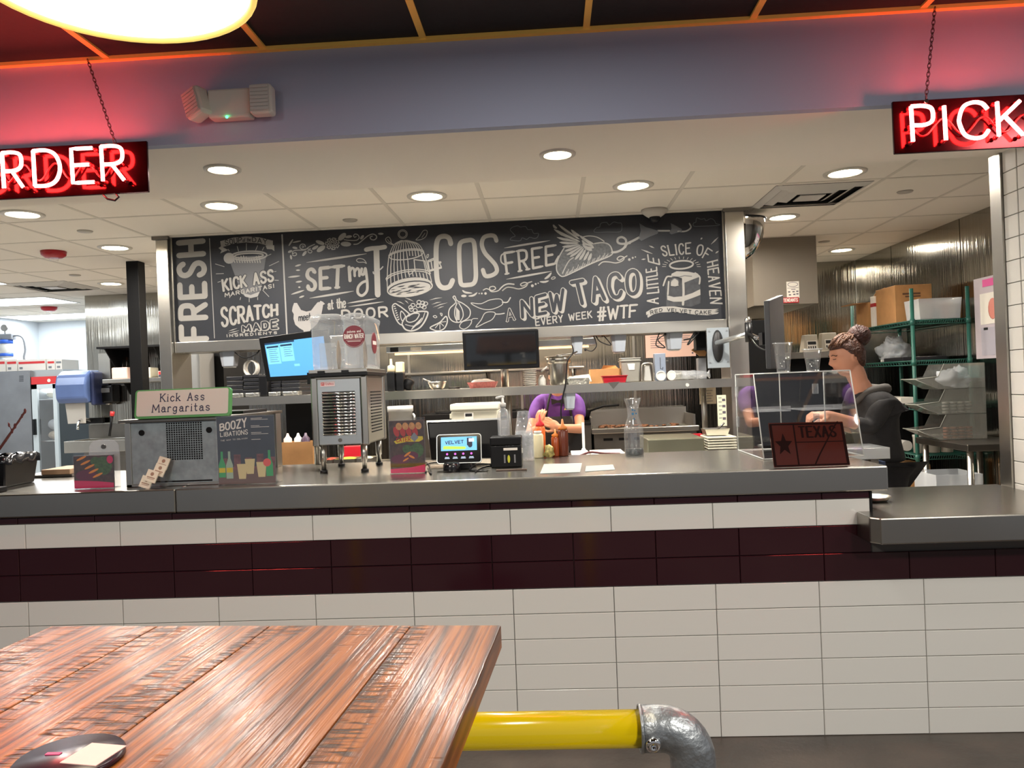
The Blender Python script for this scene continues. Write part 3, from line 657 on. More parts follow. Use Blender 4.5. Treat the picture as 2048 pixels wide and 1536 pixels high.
for a, b, w in (((835, 150), (900, 205), 5), ((920, 150), (1250, 380), 6), ((850, 225), (1260, 420), 7), ((1120, 230), (1260, 330), 6), ((895, 350), (1250, 415), 6), ((935, 430), (1240, 440), 6), ((980, 500), (1250, 465), 6), ((1020, 570), (1270, 475), 6), ((1050, 630), (1290, 490), 6), ((1100, 660), (1310, 500), 6), ((1180, 705), (1320, 520), 6), ((1250, 712), (1350, 540), 6), ((1320, 715), (1400, 570), 6), ((1390, 720), (1440, 600), 6), ((1250, 320), (1480, 460), 6), ((1290, 400), (1480, 520), 10), ((1300, 450), (1450, 560), 9)):
    m = ((a[0]+b[0])/2, (a[1]+b[1])/2+(18 if a[1] < 400 else 8)); d.line(ze(smooth([a, m, b], 3)), w, 2, taper=True)
d.build('wing_print', mat('chalk_mid', (138, 136, 132), .9), bd)
d = DB()
for a, b in (((940, 200), (1250, 400)), ((905, 300), (1240, 425)), ((930, 395), (1240, 432)), ((960, 470), (1240, 455)), ((1010, 535), (1260, 470)), ((1040, 600), (1280, 482)), ((1080, 650), (1300, 495)), ((1150, 680), (1315, 510)), ((1220, 705), (1340, 530)), ((1290, 715), (1375, 555)), ((1350, 718), (1420, 585)), ((1290, 380), (1400, 460)), ((1330, 470), (1440, 500))): d.line(ze([a, ((a[0]+b[0])/2, (a[1]+b[1])/2+4), b]), 1.3, 5, taper=True)
d.build('wing_gaps', K, bd)
d = DB(); d.line(ze(smooth([(1765, 590), (1860, 575), (1960, 510), (1985, 400), (1925, 350), (1860, 370), (1855, 430), (1920, 455), (2048, 440)], 5)), 4.4)
d.line(zf(smooth([(0, 520), (30, 470), (110, 430), (195, 385)], 4)), 4.6); d.line(zf([(460, 290), (620, 290)]), 3.4); d.line(zf(smooth([(740, 300), (850, 295), (920, 245), (900, 190)], 4)), 3)
d.build('vapour_trail', MATS['chalk_mid'], bd)
d = DB()
for P in ([(195, 400), (220, 290), (200, 185), (290, 240), (330, 250), (460, 290), (455, 325), (340, 370), (230, 425)], [(625, 320), (650, 270), (640, 185), (720, 225), (790, 265), (790, 300), (700, 320), (650, 335)]): d.fill(zf(P))
d.build('small_taco_shading', chalk_faint, bd)
d = DB()
for P in ([(195, 400), (225, 290), (460, 290), (455, 325), (340, 370), (230, 425)], [(625, 320), (650, 270), (790, 275), (790, 300), (700, 320), (650, 335)]): d.line(zf(P+[P[0]]), 1.4, 1)
for a, b in (((205, 190), (300, 330)), ((235, 215), (330, 320)), ((290, 240), (350, 310)), ((640, 190), (690, 280)), ((680, 205), (720, 280)), ((215, 230), (270, 330))): d.line(zf([a, b]), 1.2, 1)
for f, P in ((ze, [(160, 390), (190, 350), (240, 330), (180, 260), (160, 230), (200, 190), (280, 170), (320, 190), (400, 180), (440, 230), (500, 230), (530, 290), (605, 290), (590, 350), (540, 370), (470, 350), (420, 385), (350, 360), (320, 405), (230, 405)]), (ze, [(1485, 270), (1520, 200), (1570, 190), (1590, 130), (1680, 115), (1720, 160), (1790, 110), (1860, 125), (1910, 130), (1920, 200), (1890, 265), (1700, 268)]), (zf, [(960, 225), (960, 180), (990, 170), (1000, 110), (1060, 130), (1110, 120), (1130, 150), (1200, 120), (1250, 150), (1270, 190), (1320, 200), (1300, 215), (1100, 225)])):
    d.line(f(smooth(P, 3, True)), 1.3)
d.build('cloud_print', mat('chalk_soft', (84, 86, 90), .9), bd)
# --- lower line: chicken, words, vegetables
d = DB(); d.fill(zc([(215, 1400), (240, 1330), (290, 1330), (325, 1390), (360, 1450), (450, 1478), (530, 1460), (590, 1380), (640, 1320), (680, 1312), (690, 1293), (730, 1310), (768, 1345), (735, 1365), (725, 1430), (700, 1560), (640, 1680), (560, 1760), (520, 1790), (480, 1900), (420, 1905), (400, 1800), (330, 1760), (260, 1700), (230, 1600), (235, 1520), (205, 1470)]))
d.build('hen_silhouette', mat('chalk_hen', (140, 137, 135), .9), bd)
d = DB(); d.text('meet', za([(980, 712), (1062, 704), (1062, 655), (980, 665)]), 1.7, 2, gap=.18); d.build('hen_lettering', K, bd)
d = DB(); d.text('at the', zc([(820, 1440), (1120, 1405), (1110, 1240), (815, 1290)]), 2.9, 0, gap=.2); d.text('DOOR', za([(1285, 700), (1606, 680), (1600, 614), (1285, 640)]), 4.2, 0, gap=.36)
d.build('door_lettering', chalk, bd)
d = DB()
for P, w, cl in (([(165, 1090), (200, 1050), (240, 1070), (300, 1110), (400, 1200), (340, 1230), (300, 1300), (290, 1335), (240, 1300), (190, 1200)], 2.4, 1), ([(400, 1200), (500, 1160), (610, 1155), (640, 1185), (590, 1300), (520, 1380), (420, 1415), (340, 1395), (300, 1340)], 3, 0), ([(350, 1270), (380, 1200), (480, 1180), (525, 1195), (480, 1270), (400, 1300)], 2, 1), ([(285, 1150), (340, 1220), (300, 1280), (275, 1220)], 2, 1), ([(600, 1170), (550, 1290), (450, 1350), (340, 1330)], 1.5, 0),
    ([(675, 1365), (800, 1300), (880, 1220), (900, 1290), (860, 1380), (780, 1415), (700, 1395)], 2.4, 1), ([(800, 1300), (740, 1375)], 1.4, 0), ([(800, 1300), (800, 1390)], 1.4, 0), ([(800, 1300), (850, 1350)], 1.4, 0), ([(800, 1300), (880, 1290)], 1.4, 0),
    ([(975, 965), (1000, 950), (1030, 1010), (1110, 1050), (1200, 1130), (1190, 1230), (1080, 1295), (980, 1290), (920, 1220), (930, 1120), (1010, 1040), (1000, 1000)], 2, 1), ([(1030, 1040), (1000, 1130), (1000, 1220), (1030, 1290)], 1.8, 0), ([(1050, 1040), (1100, 1130), (1110, 1220), (1070, 1290)], 1.8, 0),
    ([(1065, 1340), (1110, 1290), (1220, 1270), (1200, 1340), (1130, 1390), (1075, 1375)], 1.6, 1), ([(1220, 1270), (1250, 1250), (1305, 1250)], 1.4, 0),
    ([(1280, 1365), (1350, 1270), (1400, 1180), (1480, 1160), (1540, 1180), (1500, 1260), (1400, 1310)], 1.6, 1), ([(1540, 1190), (1600, 1190), (1660, 1180)], 2.2, 0),
    ([(710, 1220), (740, 1210), (760, 1230), (735, 1240)], 1.5, 1), ([(805, 1180), (830, 1185), (825, 1215)], 1.5, 1)):
    d.line(zd(smooth(P, 4, bool(cl))), w)
d.line(zb(smooth([(205, 680), (270, 685), (330, 660), (400, 655), (412, 690), (350, 720), (290, 722), (240, 705)], 4, True)), 1.6); d.line(zb(smooth([(412, 675), (445, 675), (465, 645)], 4)), 2.4)
for x, y in ((410, 1100), (440, 1070), (520, 1030), (570, 1040), (610, 1050), (470, 1140), (560, 1080), (420, 1130), (510, 1080), (590, 1100)): X, Y = zd([(x, y)])[0]; d.ring(X, Y, 4.2, 3.6, 1.6, n=9)
for k in range(9): d.line(zd([(1020+k*5, 1100+k*6), (1015+k*6, 1270)]), .7, joints=False)
for k in range(8): d.line(zd([(420+k*14, 1400-k*13), (450+k*16, 1350-k*16)]), 1.8, joints=False)
for k in range(7): d.line(zd([(180+k*9, 1090+k*30), (205+k*9, 1085+k*28)]), 2.2, joints=False)
d.build('vegetable_print', MATS['chalk_mid'], bd)
# --- A NEW TACO every week #WTF
word('A', [(445, 800), (492, 790), (482, 715), (435, 725)], 3.4, zb, .14, .3, 2)
word('NEW', [(545, 775), (815, 722), (812, 592), (540, 668)], 7.0, zb, 0, .34, 2.4, shadow=(4, 3))
word('TACO', [(905, 690), (1312, 612), (1308, 462), (868, 545)], 8.2, zb, 0, .36, 2.6, shadow=(4.5, 4))
word('EVERY WEEK', [(634, 830), (1003, 776), (1000, 733), (630, 786)], 2.4, zb, 0, .34)
word('#WTF', [(1045, 797), (1295, 768), (1300, 692), (1042, 712)], 4.0, zb, .12, .25)
# --- a little slice of heaven
word('A', [(465, 1305), (462, 1232), (312, 1240), (312, 1300)], 2.8, zf, .1); word('LITTLE', [(470, 1150), (440, 800), (295, 830), (312, 1165)], 2.8, zf, .14, .32); word('E', [(482, 760), (470, 690), (318, 628), (330, 720)], 2.8, zf, .1)
word('SLICE', [(535, 640), (910, 605), (912, 458), (495, 510)], 2.9, zf, .14, .34); word('O', [(1000, 625), (1070, 635), (1100, 490), (1015, 490)], 2.9, zf); word('F', [(1080, 665), (1130, 690), (1215, 570), (1155, 530)], 2.6, zf, .1)
word('HEAVEN', [(1150, 735), (1195, 1300), (1355, 1305), (1290, 700)], 2.8, zf, .14, .36)
d = DB(); X, Y = zf([(788, 765)])[0]; d.ring(X, Y, 165/6.98, 56/6.98, 3.4, 1, rot=-.07)
for k in range(14):
    a = PI+PI*k/13*1.0; 
    d.line(zf([(788+math.cos(a)*215, 790+math.sin(a)*105), (788+math.cos(a)*270, 790+math.sin(a)*140)]), 1.1, joints=False)
d.fill(zf([(585, 1190), (680, 1215), (800, 1205), (940, 1160), (1050, 1105), (1055, 1185), (940, 1230), (800, 1280), (680, 1282), (590, 1255)]), 2)
d.fill(zf([(640, 1060), (640, 985), (690, 955), (740, 985), (750, 1055), (700, 1068)]), 3); d.line(zf([(812, 960), (818, 1150), (810, 1320)]), 4.6, 3); d.line(zf(smooth([(650, 930), (590, 930), (560, 980), (535, 1055)], 4)), 3.2, 3); d.line(zf(smooth([(980, 880), (1040, 930), (1045, 980), (1038, 1030)], 4)), 3.2, 3); d.line(zf([(610, 1000), (598, 1180)]), 3, 3)
d.fill(zf([(650, 890), (720, 855), (880, 860), (1020, 890), (1035, 935), (930, 975), (830, 1015), (790, 950), (700, 930), (640, 940)]), 2)
d.build('cake_icing_print', chalk, bd)
d = DB(); d.fill(zf([(560, 1000), (690, 930), (830, 1010), (1050, 930), (1055, 1300), (930, 1350), (580, 1345)])); d.build('cake_shading', mat('chalk_cake', (58, 59, 62), .9, noise=.3, nscale=30), bd)
d = DB(); d.line(zf([(660, 925), (760, 935), (830, 915), (930, 925)]), 1.4, 4); d.line(zf(smooth([(640, 1000), (690, 955), (745, 990), (745, 1040)], 4)), 1.4, 5); d.build('icing_creases', chalk_faint, bd)
d = DB(); d.fill(zf([(295, 1425), (380, 1375), (520, 1348), (680, 1345), (840, 1370), (1010, 1385), (1180, 1385), (1310, 1380), (1255, 1400), (1310, 1405), (1240, 1425), (1310, 1430), (1290, 1450), (1150, 1470), (980, 1462), (820, 1440), (640, 1425), (500, 1430), (400, 1455), (320, 1505), (310, 1475), (330, 1460), (295, 1465)])); d.build('cake_ribbon', chalk, bd)
d = DB(); d.text('RED', zf([(362, 1455), (520, 1408), (518, 1372), (350, 1410)]), 1.2, 2, gap=.35); d.text('VELVET', zf([(590, 1412), (925, 1448), (925, 1400), (590, 1368)]), 1.2, 2, gap=.35); d.text('CAKE', zf([(980, 1455), (1205, 1452), (1205, 1405), (980, 1405)]), 1.2, 2, gap=.35)
d.build('cake_ribbon_lettering', K, bd)
# dome camera hanging from the ceiling in front of the board
p = on(1306, 424, KZ)
t = thing('security_camera', 'white dome security camera on the ceiling above the right half of the chalkboard', 'security camera', (p.x, p.y-.07, KZ))
MB().lathe([(.0001, -.055), (.045, -.05), (.06, -.04), (.085, -.02), (.09, 0)], (0, 0, 0), 24).build('housing', off_white, t, local=True)
MB().ball((0, 0, -.055), .038, 14).build('lens_dome', black_pl, t, local=True)
# ================================================================== DINING SIDE
# neon signs
neon = bpy.data.materials.new('red_neon_glow'); neon.use_nodes = True
_b = neon.node_tree.nodes['Principled BSDF']; _b.inputs['Base Color'].default_value = (.8, .1, .1, 1); _b.inputs['Emission Color'].default_value = (1, .07, .06, 1); _b.inputs['Emission Strength'].default_value = 42
signp = mat('glossy_dark_red_acrylic', (16, 3, 6), .13, spec=.5); signp.node_tree.nodes['Principled BSDF'].inputs['Specular Tint'].default_value = (1, .12, .14, 1)
def neon_sign(name, lab, x0p, x1p, ytl, ybl, letters, chains, YS=2.795):
    a = at(x0p, ytl, YS); b = at(x1p, ytl-.053*(x1p-x0p), YS); c = at(x0p, ybl, YS)
    t = thing(name, lab, 'neon sign', ((a.x+b.x)/2, YS, c.z), 0, None)
    MB().box((a.x, YS, c.z), (b.x, YS+.012, a.z)).build('backing_panel', signp, t, bevel=.002)
    s2 = MB(); YT = YS-.035
    for ch, quad in letters:
        q = MB()
        BL, BR, TR, TL = quad
        for st in glyph(ch):
            P = []
            for u, v in st:
                x = (BL[0]*(1-u)+BR[0]*u)*(1-v)+(TL[0]*(1-u)+TR[0]*u)*v; y = (BL[1]*(1-u)+BR[1]*u)*(1-v)+(TL[1]*(1-u)+TR[1]*u)*v
                P.append(at(x, y, YT))
            if len(P) < 3 or len(st) < 6:
                R = []
                for i in range(len(P)-1): R += [P[i].lerp(P[i+1], j/4) for j in range(4)]
                P = R+[P[-1]]
            q.tube(P, .0065, 10)
            for e in (P[0], P[-1]): s2.cyl(e, (e.x, YS, e.z), .004, n=8); s2.ball((e.x, YS-.012, e.z), .008, 8)
        q.build('neon_tube', neon, t)
    s2.build('tube_stub', mat('red_tinted_glass', (120, 18, 26), .1), t)
    # dim glowing tube added behind the letters for their halo
    w = MB(); xs = [l[1][0][0] for l in letters]+[letters[-1][1][1][0]]; y0 = letters[0][1][0][1]; pts = []
    for i in range(28):
        u = i/27; x = xs[0]+(xs[-1]-xs[0])*u; y = y0-26-.05*(x-xs[0])+17*math.sin(i*1.15); p = at(x, y, YS-.014); pts.append(p)
    w.tube(smooth([tuple(p) for p in pts], 3), .0035, 6); w.build('halo_tube', mat('dim_red_halo', (110, 8, 16), .2, emit=.12, ecol=(255, 20, 25)), t)
    for (cx0, cy0, cx1, cy1) in chains:
        p1 = at(cx1, cy1, YS-.004); p0 = on(cx0, cy0, FZ-.01); p0 = Vector((p0.x, min(p0.y, 2.83), FZ-.01)); n = int((p0-p1).length/.016); m = MB()
        for i in range(n):
            c0 = p0.lerp(p1, (i+.5)/n); ax = (p1-p0).normalized(); sd = Vector((1, 0, 0)) if i % 2 else Vector((0, 1, 0)); L = (p1-p0).length/n*.72
            m.tube([c0+ax*math.cos(k*PI/4)*L+sd*math.sin(k*PI/4)*.0055 for k in range(8)], .0014, 4, closed=True)
        m.build('chain', mat('dark_chain', (58, 50, 48), .5, .6), t)
        MB().cyl((p1.x, YS-.008, p1.z-.01), (p1.x, YS+.002, p1.z-.01), .008, n=10).build('chain_bolt', chrome, t)
    return t
def LQ(x0, x1, yb, yt, lean=4, sl=.05): return ((x0+lean, yb), (x1+lean, yb-sl*(x1-x0)), (x1, yt-sl*(x1-x0)), (x0, yt))
o_s = neon_sign('neon_sign', 'red neon order sign on a dark panel hung at the left of the bulkhead', -92, 293, 303, 404,
    [('O', LQ(-66, -14, 378, 308)), ('R', LQ(4, 42, 376, 306)), ('D', LQ(66, 118, 372, 302)), ('E', LQ(142, 184, 366, 298)), ('R', LQ(202, 244, 362, 293))], [(200, 136, 230, 285)])
md = MB(); md.tube([tuple(at(x, y, 2.80)) for x, y in ((205, 388), (215, 398), (230, 401), (238, 394), (230, 386))], .004, 6); md.build('cable_loop', black_pl, o_s)
neon_sign('neon_sign.001', 'red neon pick up sign on a dark panel hung at the right of the bulkhead', 1785, 2300, 203, 308,
    [('P', LQ(1822, 1864, 283, 213)), ('I', LQ(1886, 1890, 280, 212)), ('C', LQ(1916, 1974, 277, 207)), ('K', LQ(1994, 2042, 272, 204)), ('U', LQ(2105, 2155, 266, 196)), ('P', LQ(2180, 2222, 262, 192))], [(1848, 36, 1852, 197), (2240, 14, 2243, 177)])
# emergency light on the bulkhead
p = at(472, 215, 2.86); t = thing('emergency_light', 'white twin-head emergency light unit on the blue bulkhead', 'emergency light', (p.x, 2.858, p.z-.06))
q = MB(); q.box((-.085, -.055, .005), (.075, 0, .112)); q.build('body', mat('warm_white_plastic', (205, 200, 190), .4), t, bevel=.008, local=True)
lens_m = mat('ribbed_lens_plastic', (190, 186, 180), .15)
for x, rz, ry in ((-.125, -.45, .3), (.122, .0, 0)):
    M = Matrix.Translation((x, -.05, .06)) @ Matrix.Rotation(rz, 4, 'Z') @ Matrix.Rotation(-ry, 4, 'Y')
    h = MB().box((-.042, -.03, -.055), (.042, .03, .055)).xf(M).build('lamp_head', MATS['warm_white_plastic'], t, bevel=.012, local=True)
    g = MB()
    for k in range(7): g.box((-.034, -.036, -.045+k*.0135), (.034, -.03, -.036+k*.0135))
    g.box((-.036, -.032, -.048), (.036, -.0305, .048)); g.xf(M).build('lens', lens_m, h, local=True)
MB().ball((-.012, -.058, .004), .005, 8).build('indicator_led', mat('green_led', (60, 255, 150), .5, emit=3), t, local=True)
# pendant lamp above the table
p = at(228, -36, 1.2); t = thing('pendant_lamp', 'large round glowing pendant lamp cut by the top left corner', 'pendant lamp', (p.x, p.y, p.z))
MB().lathe([(.208, .004), (.208, .008), (.0001, .012)], (0, 0, 0), 48).build('diffuser', mat('lit_opal', (255, 244, 210), .5, emit=1.6), t, local=True)
q = MB(); q.shell([(.214, 0), (.218, .0), (.219, .012), (.205, .07), (.17, .13), (.10, .18), (.04, .2), (.0001, .202)], (0, 0, 0), 48); q.build('shade', mat('enamel_cream', (214, 196, 140), .35), t, local=True)
q = MB(); q.tube([(math.cos(2*PI*i/48)*.213, math.sin(2*PI*i/48)*.213, .002) for i in range(48)], .006, 8, closed=True); q.build('rim', mat('amber_rim', (240, 205, 110), .4, emit=.35), t, local=True)
MB().cyl((0, 0, .2), (0, 0, FZ-p.z), .004, n=8).build('cord', black_pl, t, local=True); MB().lathe([(.06, FZ-p.z-.03), (.06, FZ-p.z)], (0, 0, 0), 20).build('canopy', black_mt, t, local=True)
light('AREA', (p.x, p.y, p.z-.01), 2.2, (1, .86, .62), .4)
# wooden bar table
def wood():
    m = bpy.data.materials.new('varnished_distressed_oak'); m.use_nodes = True; nt = m.node_tree; b = nt.nodes['Principled BSDF']; L = nt.links.new
    tc = nt.nodes.new('ShaderNodeTexCoord'); oi = nt.nodes.new('ShaderNodeObjectInfo')
    ad = nt.nodes.new('ShaderNodeVectorMath'); ad.operation = 'ADD'; mu = nt.nodes.new('ShaderNodeVectorMath'); mu.operation = 'SCALE'; mu.inputs['Scale'].default_value = 3.0
    cx = nt.nodes.new('ShaderNodeCombineXYZ'); L(oi.outputs['Random'], cx.inputs[0]); L(oi.outputs['Random'], cx.inputs[1]); L(cx.outputs[0], mu.inputs[0]); L(tc.outputs['Object'], ad.inputs[0]); L(mu.outputs[0], ad.inputs[1])
    m1 = nt.nodes.new('ShaderNodeMapping'); m1.inputs['Scale'].default_value = (8, .9, 8); L(ad.outputs[0], m1.inputs[0])
    w = nt.nodes.new('ShaderNodeTexWave'); w.wave_type = 'BANDS'; w.bands_direction = 'X'; w.inputs['Scale'].default_value = 1.0; w.inputs['Distortion'].default_value = 12; w.inputs['Detail'].default_value = 3; w.inputs['Detail Scale'].default_value = .7; L(m1.outputs[0], w.inputs[0])
    m2 = nt.nodes.new('ShaderNodeMapping'); m2.inputs['Scale'].default_value = (150, 4, 50); L(ad.outputs[0], m2.inputs[0])
    n = nt.nodes.new('ShaderNodeTexNoise'); n.inputs['Scale'].default_value = 1; n.inputs['Detail'].default_value = 4; L(m2.outputs[0], n.inputs[0])
    n3 = nt.nodes.new('ShaderNodeTexNoise'); n3.inputs['Scale'].default_value = 4; L(ad.outputs[0], n3.inputs[0])
    r1 = nt.nodes.new('ShaderNodeValToRGB'); e = r1.color_ramp.elements; e[0].position = 0; e[0].color = lin((70, 36, 14)); e[1].position = .13; e[1].color = lin((120, 66, 22)); x = r1.color_ramp.elements.new(.8); x.color = lin((148, 84, 28)); L(w.outputs[0], r1.inputs[0])
    r2 = nt.nodes.new('ShaderNodeValToRGB'); r2.color_ramp.elements[0].position = .4; r2.color_ramp.elements[0].color = (.42, .36, .3, 1); r2.color_ramp.elements[1].position = .56; r2.color_ramp.elements[1].color = (1, 1, 1, 1); L(n.outputs[0], r2.inputs[0])
    mx = nt.nodes.new('ShaderNodeMix'); mx.data_type = 'RGBA'; mx.blend_type = 'MULTIPLY'; mx.inputs[0].default_value = .85; L(r1.outputs[0], mx.inputs[6]); L(r2.outputs[0], mx.inputs[7])
    # cross saw marks, only in patches
    m4 = nt.nodes.new('ShaderNodeMapping'); m4.inputs['Scale'].default_value = (14, 100, 1); m4.inputs['Rotation'].default_value = (0, 0, .12); L(ad.outputs[0], m4.inputs[0])
    n4 = nt.nodes.new('ShaderNodeTexNoise'); n4.inputs['Scale'].default_value = 1; n4.inputs['Detail'].default_value = 2; L(m4.outputs[0], n4.inputs[0])
    m5 = nt.nodes.new('ShaderNodeMapping'); m5.inputs['Scale'].default_value = (11, 1.6, 1); L(ad.outputs[0], m5.inputs[0])
    n5 = nt.nodes.new('ShaderNodeTexNoise'); n5.inputs['Scale'].default_value = 1; L(m5.outputs[0], n5.inputs[0])
    r5 = nt.nodes.new('ShaderNodeMapRange'); r5.inputs[1].default_value = .5; r5.inputs[2].default_value = .58; L(n5.outputs[0], r5.inputs[0])
    r4 = nt.nodes.new('ShaderNodeMapRange'); r4.inputs[1].default_value = .5; r4.inputs[2].default_value = .6; L(n4.outputs[0], r4.inputs[0])
    saw = nt.nodes.new('ShaderNodeMath'); saw.operation = 'MULTIPLY'; L(r5.outputs[0], saw.inputs[0]); L(r4.outputs[0], saw.inputs[1])
    m6 = nt.nodes.new('ShaderNodeMix'); m6.data_type = 'RGBA'; m6.blend_type = 'MIX'; L(saw.outputs[0], m6.inputs[0]); L(mx.outputs[2], m6.inputs[6]); m6.inputs[7].default_value = lin((52, 28, 14))
    L(m6.outputs[2], b.inputs['Base Color'])
    h = nt.nodes.new('ShaderNodeMath'); h.operation = 'SUBTRACT'; L(n.outputs[0], h.inputs[0]); L(saw.outputs[0], h.inputs[1])
    bp = nt.nodes.new('ShaderNodeBump'); bp.inputs['Strength'].default_value = .55; bp.inputs['Distance'].default_value = .003; L(h.outputs[0], bp.inputs['Height']); L(bp.outputs[0], b.inputs['Normal'])
    b.inputs['Roughness'].default_value = .46; b.inputs['Specular IOR Level'].default_value = .22; b.inputs['Coat Weight'].default_value = .2; b.inputs['Coat Roughness'].default_value = .16; L(bp.outputs[0], b.inputs['Coat Normal'])
    return m
wd = wood()
TA = -math.atan2(.069, .998)
tb = thing('bar_table', 'varnished orange-brown plank bar table with saw marks in the lower left', 'table', (-.091, 1.213, 0), TA)
xx = 0
for w_ in (.146, .236, .196, .194):
    xx -= w_; MB().box((xx+.0006, -1.25, 1.023), (xx+w_-.0006, 0, 1.06)).build('plank', wd, tb, bevel=.0022, local=True)
MB().box((xx+.06, -1.15, .985), (-.06, -.1, 1.0225)).build('support_frame', black_mt, tb, local=True)
MB().cyl((xx/2, -.62, .02), (xx/2, -.62, .985), .04, n=20).build('pedestal', black_mt, tb, local=True); MB().lathe([(.28, 0), (.28, .008), (.05, .03)], (xx/2, -.62, 0), 32).build('base_plate', black_mt, tb, local=True)
# round marker with a blank sticker
p = on(138, 1524, 1.06); cst = thing('table_marker', 'round dark table marker with a pale square sticker at the bottom left of the table', 'coaster', (p.x, p.y, 1.0605))
MB().lathe([(.054, 0), (.054, .004), (.052, .006), (.0001, .006)], (0, 0, 0), 40).build('disc', mat('aubergine_plastic', (44, 22, 32), .25), cst, local=True)
MB().box((-.022, -.022, .006), (.022, .022, .0068)).xf(Matrix.Translation((.026, .002, 0)) @ Matrix.Rotation(-.18, 4, 'Z')).build('sticker', mat('pale_pink_print', (222, 176, 166), .5), cst, local=True)
MB().box((-.008, -.0025, .006), (.008, .0025, .0066)).xf(Matrix.Translation((-.02, .005, 0))).build('pink_dash', mat('pink_print', (200, 60, 110), .5), cst, local=True)
# yellow guard rail
YR = 1.26; ra = at(1100, 1460, YR); zr = ra.z; rr = .0295
yel = mat('glossy_yellow_paint', (214, 184, 3), .16, coat=.4, noise=.05, nscale=5)
gr = thing('guard_rail', 'bright yellow pipe rail with a grey elbow joint right of the wooden table', 'railing', (0, YR, 0))
xe = at(1280, 1455, YR).x; xv = at(1385, 1500, YR).x
MB().cyl((-1.3, YR, zr), (xe+.02, YR, zr), rr, n=36).build('rail', yel, gr)
q = MB(); R = .05; prof = [(xe, zr), (xv-R, zr)]+[(xv-R+math.sin(a)*R, zr-R+math.cos(a)*R) for a in [PI/2*i/8 for i in range(1, 9)]]+[(xv, zr-.13)]
q.tube([(x, YR, z) for x, z in prof], .0365, 36); q.build('elbow_joint', galv, gr)
q = MB(); q.tube([(xe+.001+.002*math.sin(0), YR+math.cos(2*PI*i/36)*.0355, zr+math.sin(2*PI*i/36)*.0355) for i in range(36)], .003, 6, closed=True); q.build('joint_lip', galv, gr)
q = MB(); q.lathe([(.0001, .0), (.0001, .0)], (0, 0, 0), 4); q = MB()
sx = at(1301, 1475, YR).x
q.lathe([(.0125, 0), (.0125, .006), (.009, .009), (.004, .009), (.004, .003), (.0001, .003)], (sx, YR-.0335, zr-.009), 18, axis=(0, -1, -.25)); q.build('set_screw', chrome, gr)
MB().cyl((xv, YR, 0), (xv, YR, zr-.12), rr, n=28).build('post', yel, gr); MB().lathe([(.06, 0), (.06, .01), (.035, .014)], (xv, YR, 0), 24).build('floor_flange', galv, gr)
MB().cyl((-1.3, YR, 0), (-1.3, YR, zr), rr, n=28).build('post', yel, gr)
# ================================================================== ON THE BAR COUNTER
CZ = 1.0635
def pane(q, a, b, c, d, t=.003):
    """acrylic sheet through four corners, thickness t"""
    n = (Vector(b)-Vector(a)).cross(Vector(d)-Vector(a)).normalized(); return q.slab([a, b, c, d], n, t)
# black bin with a liner and a dry twig
p = on(2, 972, CZ); t = thing('waste_bin', 'black bin with a black plastic liner at the left end of the counter', 'bin', (p.x-.03, 3.44, CZ))
MB().hexa([(-.13, -.1, 0), (.10, -.1, 0), (.10, .1, 0), (-.13, .1, 0), (-.145, -.115, .125), (.115, -.115, .125), (.115, .115, .125), (-.145, .115, .125)]).build('body', black_pl, t, bevel=.006, local=True)
q = MB(); n = 48
def binpt(i, o, z): a = 2*PI*i/n; return (-.015+max(-1, min(1, 1.35*math.cos(a)))*(.13+o), max(-1, min(1, 1.35*math.sin(a)))*(.115+o), z)
q.add([binpt(i, .005+.006*math.sin(i*2.3), .105+.008*math.sin(i*1.7)) for i in range(n)]+[binpt(i, .006+.004*math.cos(i*3.1), .14+.006*math.sin(i*2.9)) for i in range(n)]+[binpt(i, -.02, .138+.008*math.sin(i*2)) for i in range(n)], [(k*n+i, k*n+(i+1) % n, (k+1)*n+(i+1) % n, (k+1)*n+i) for k in (0, 1) for i in range(n)], True)
q.build('liner', mat('shiny_black_film', (22, 22, 25), .18), t, local=True)
tw = thing('dry_twig', 'dark reddish dry twig leaning up out of the black bin', 'twig', (p.x, 3.44, CZ+.12))
a, b, c = at(-6, 905, 3.42), at(24, 862, 3.42), at(52, 820, 3.42); q = MB(); q.tube(smooth([tuple(v) for v in (a, b, c)], 5), [.006]*5+[.0045]*5+[.003], 6); q.tube([b, at(16, 845, 3.42)], .0018, 5); q.tube([b, at(40, 842, 3.42)], .0016, 5); q.build('stem', mat('twig_brown', (92, 44, 38), .7), tw)
for x, y, s in ((50, 822, .012), (30, 852, .013), (24, 862, .012), (18, 850, .010), (44, 832, .010), (12, 880, .009)):
    v = at(x, y, 3.42); e = MB(); e.ball(v, s, 8, (.55, .3, 1.0)); e.build('dry_leaf', mat('dry_leaf_red', (96, 42, 40), .8), tw)
for i, (x1, y0, Y) in enumerate(((50, 966, 3.26), (46, 976, 3.17))):
    v = on(x1, y0, CZ); MB().box((-2.62, Y-.035 if i else Y-.02, CZ), (v.x, Y+.035 if i else Y+.075, CZ+.022 if i else CZ+.03)).build('tray', black_mt, bevel=.004, label=('black tray lying behind the front tray at the left counter end', 'black shallow tray lying at the very front left of the counter')[i], cat='tray')
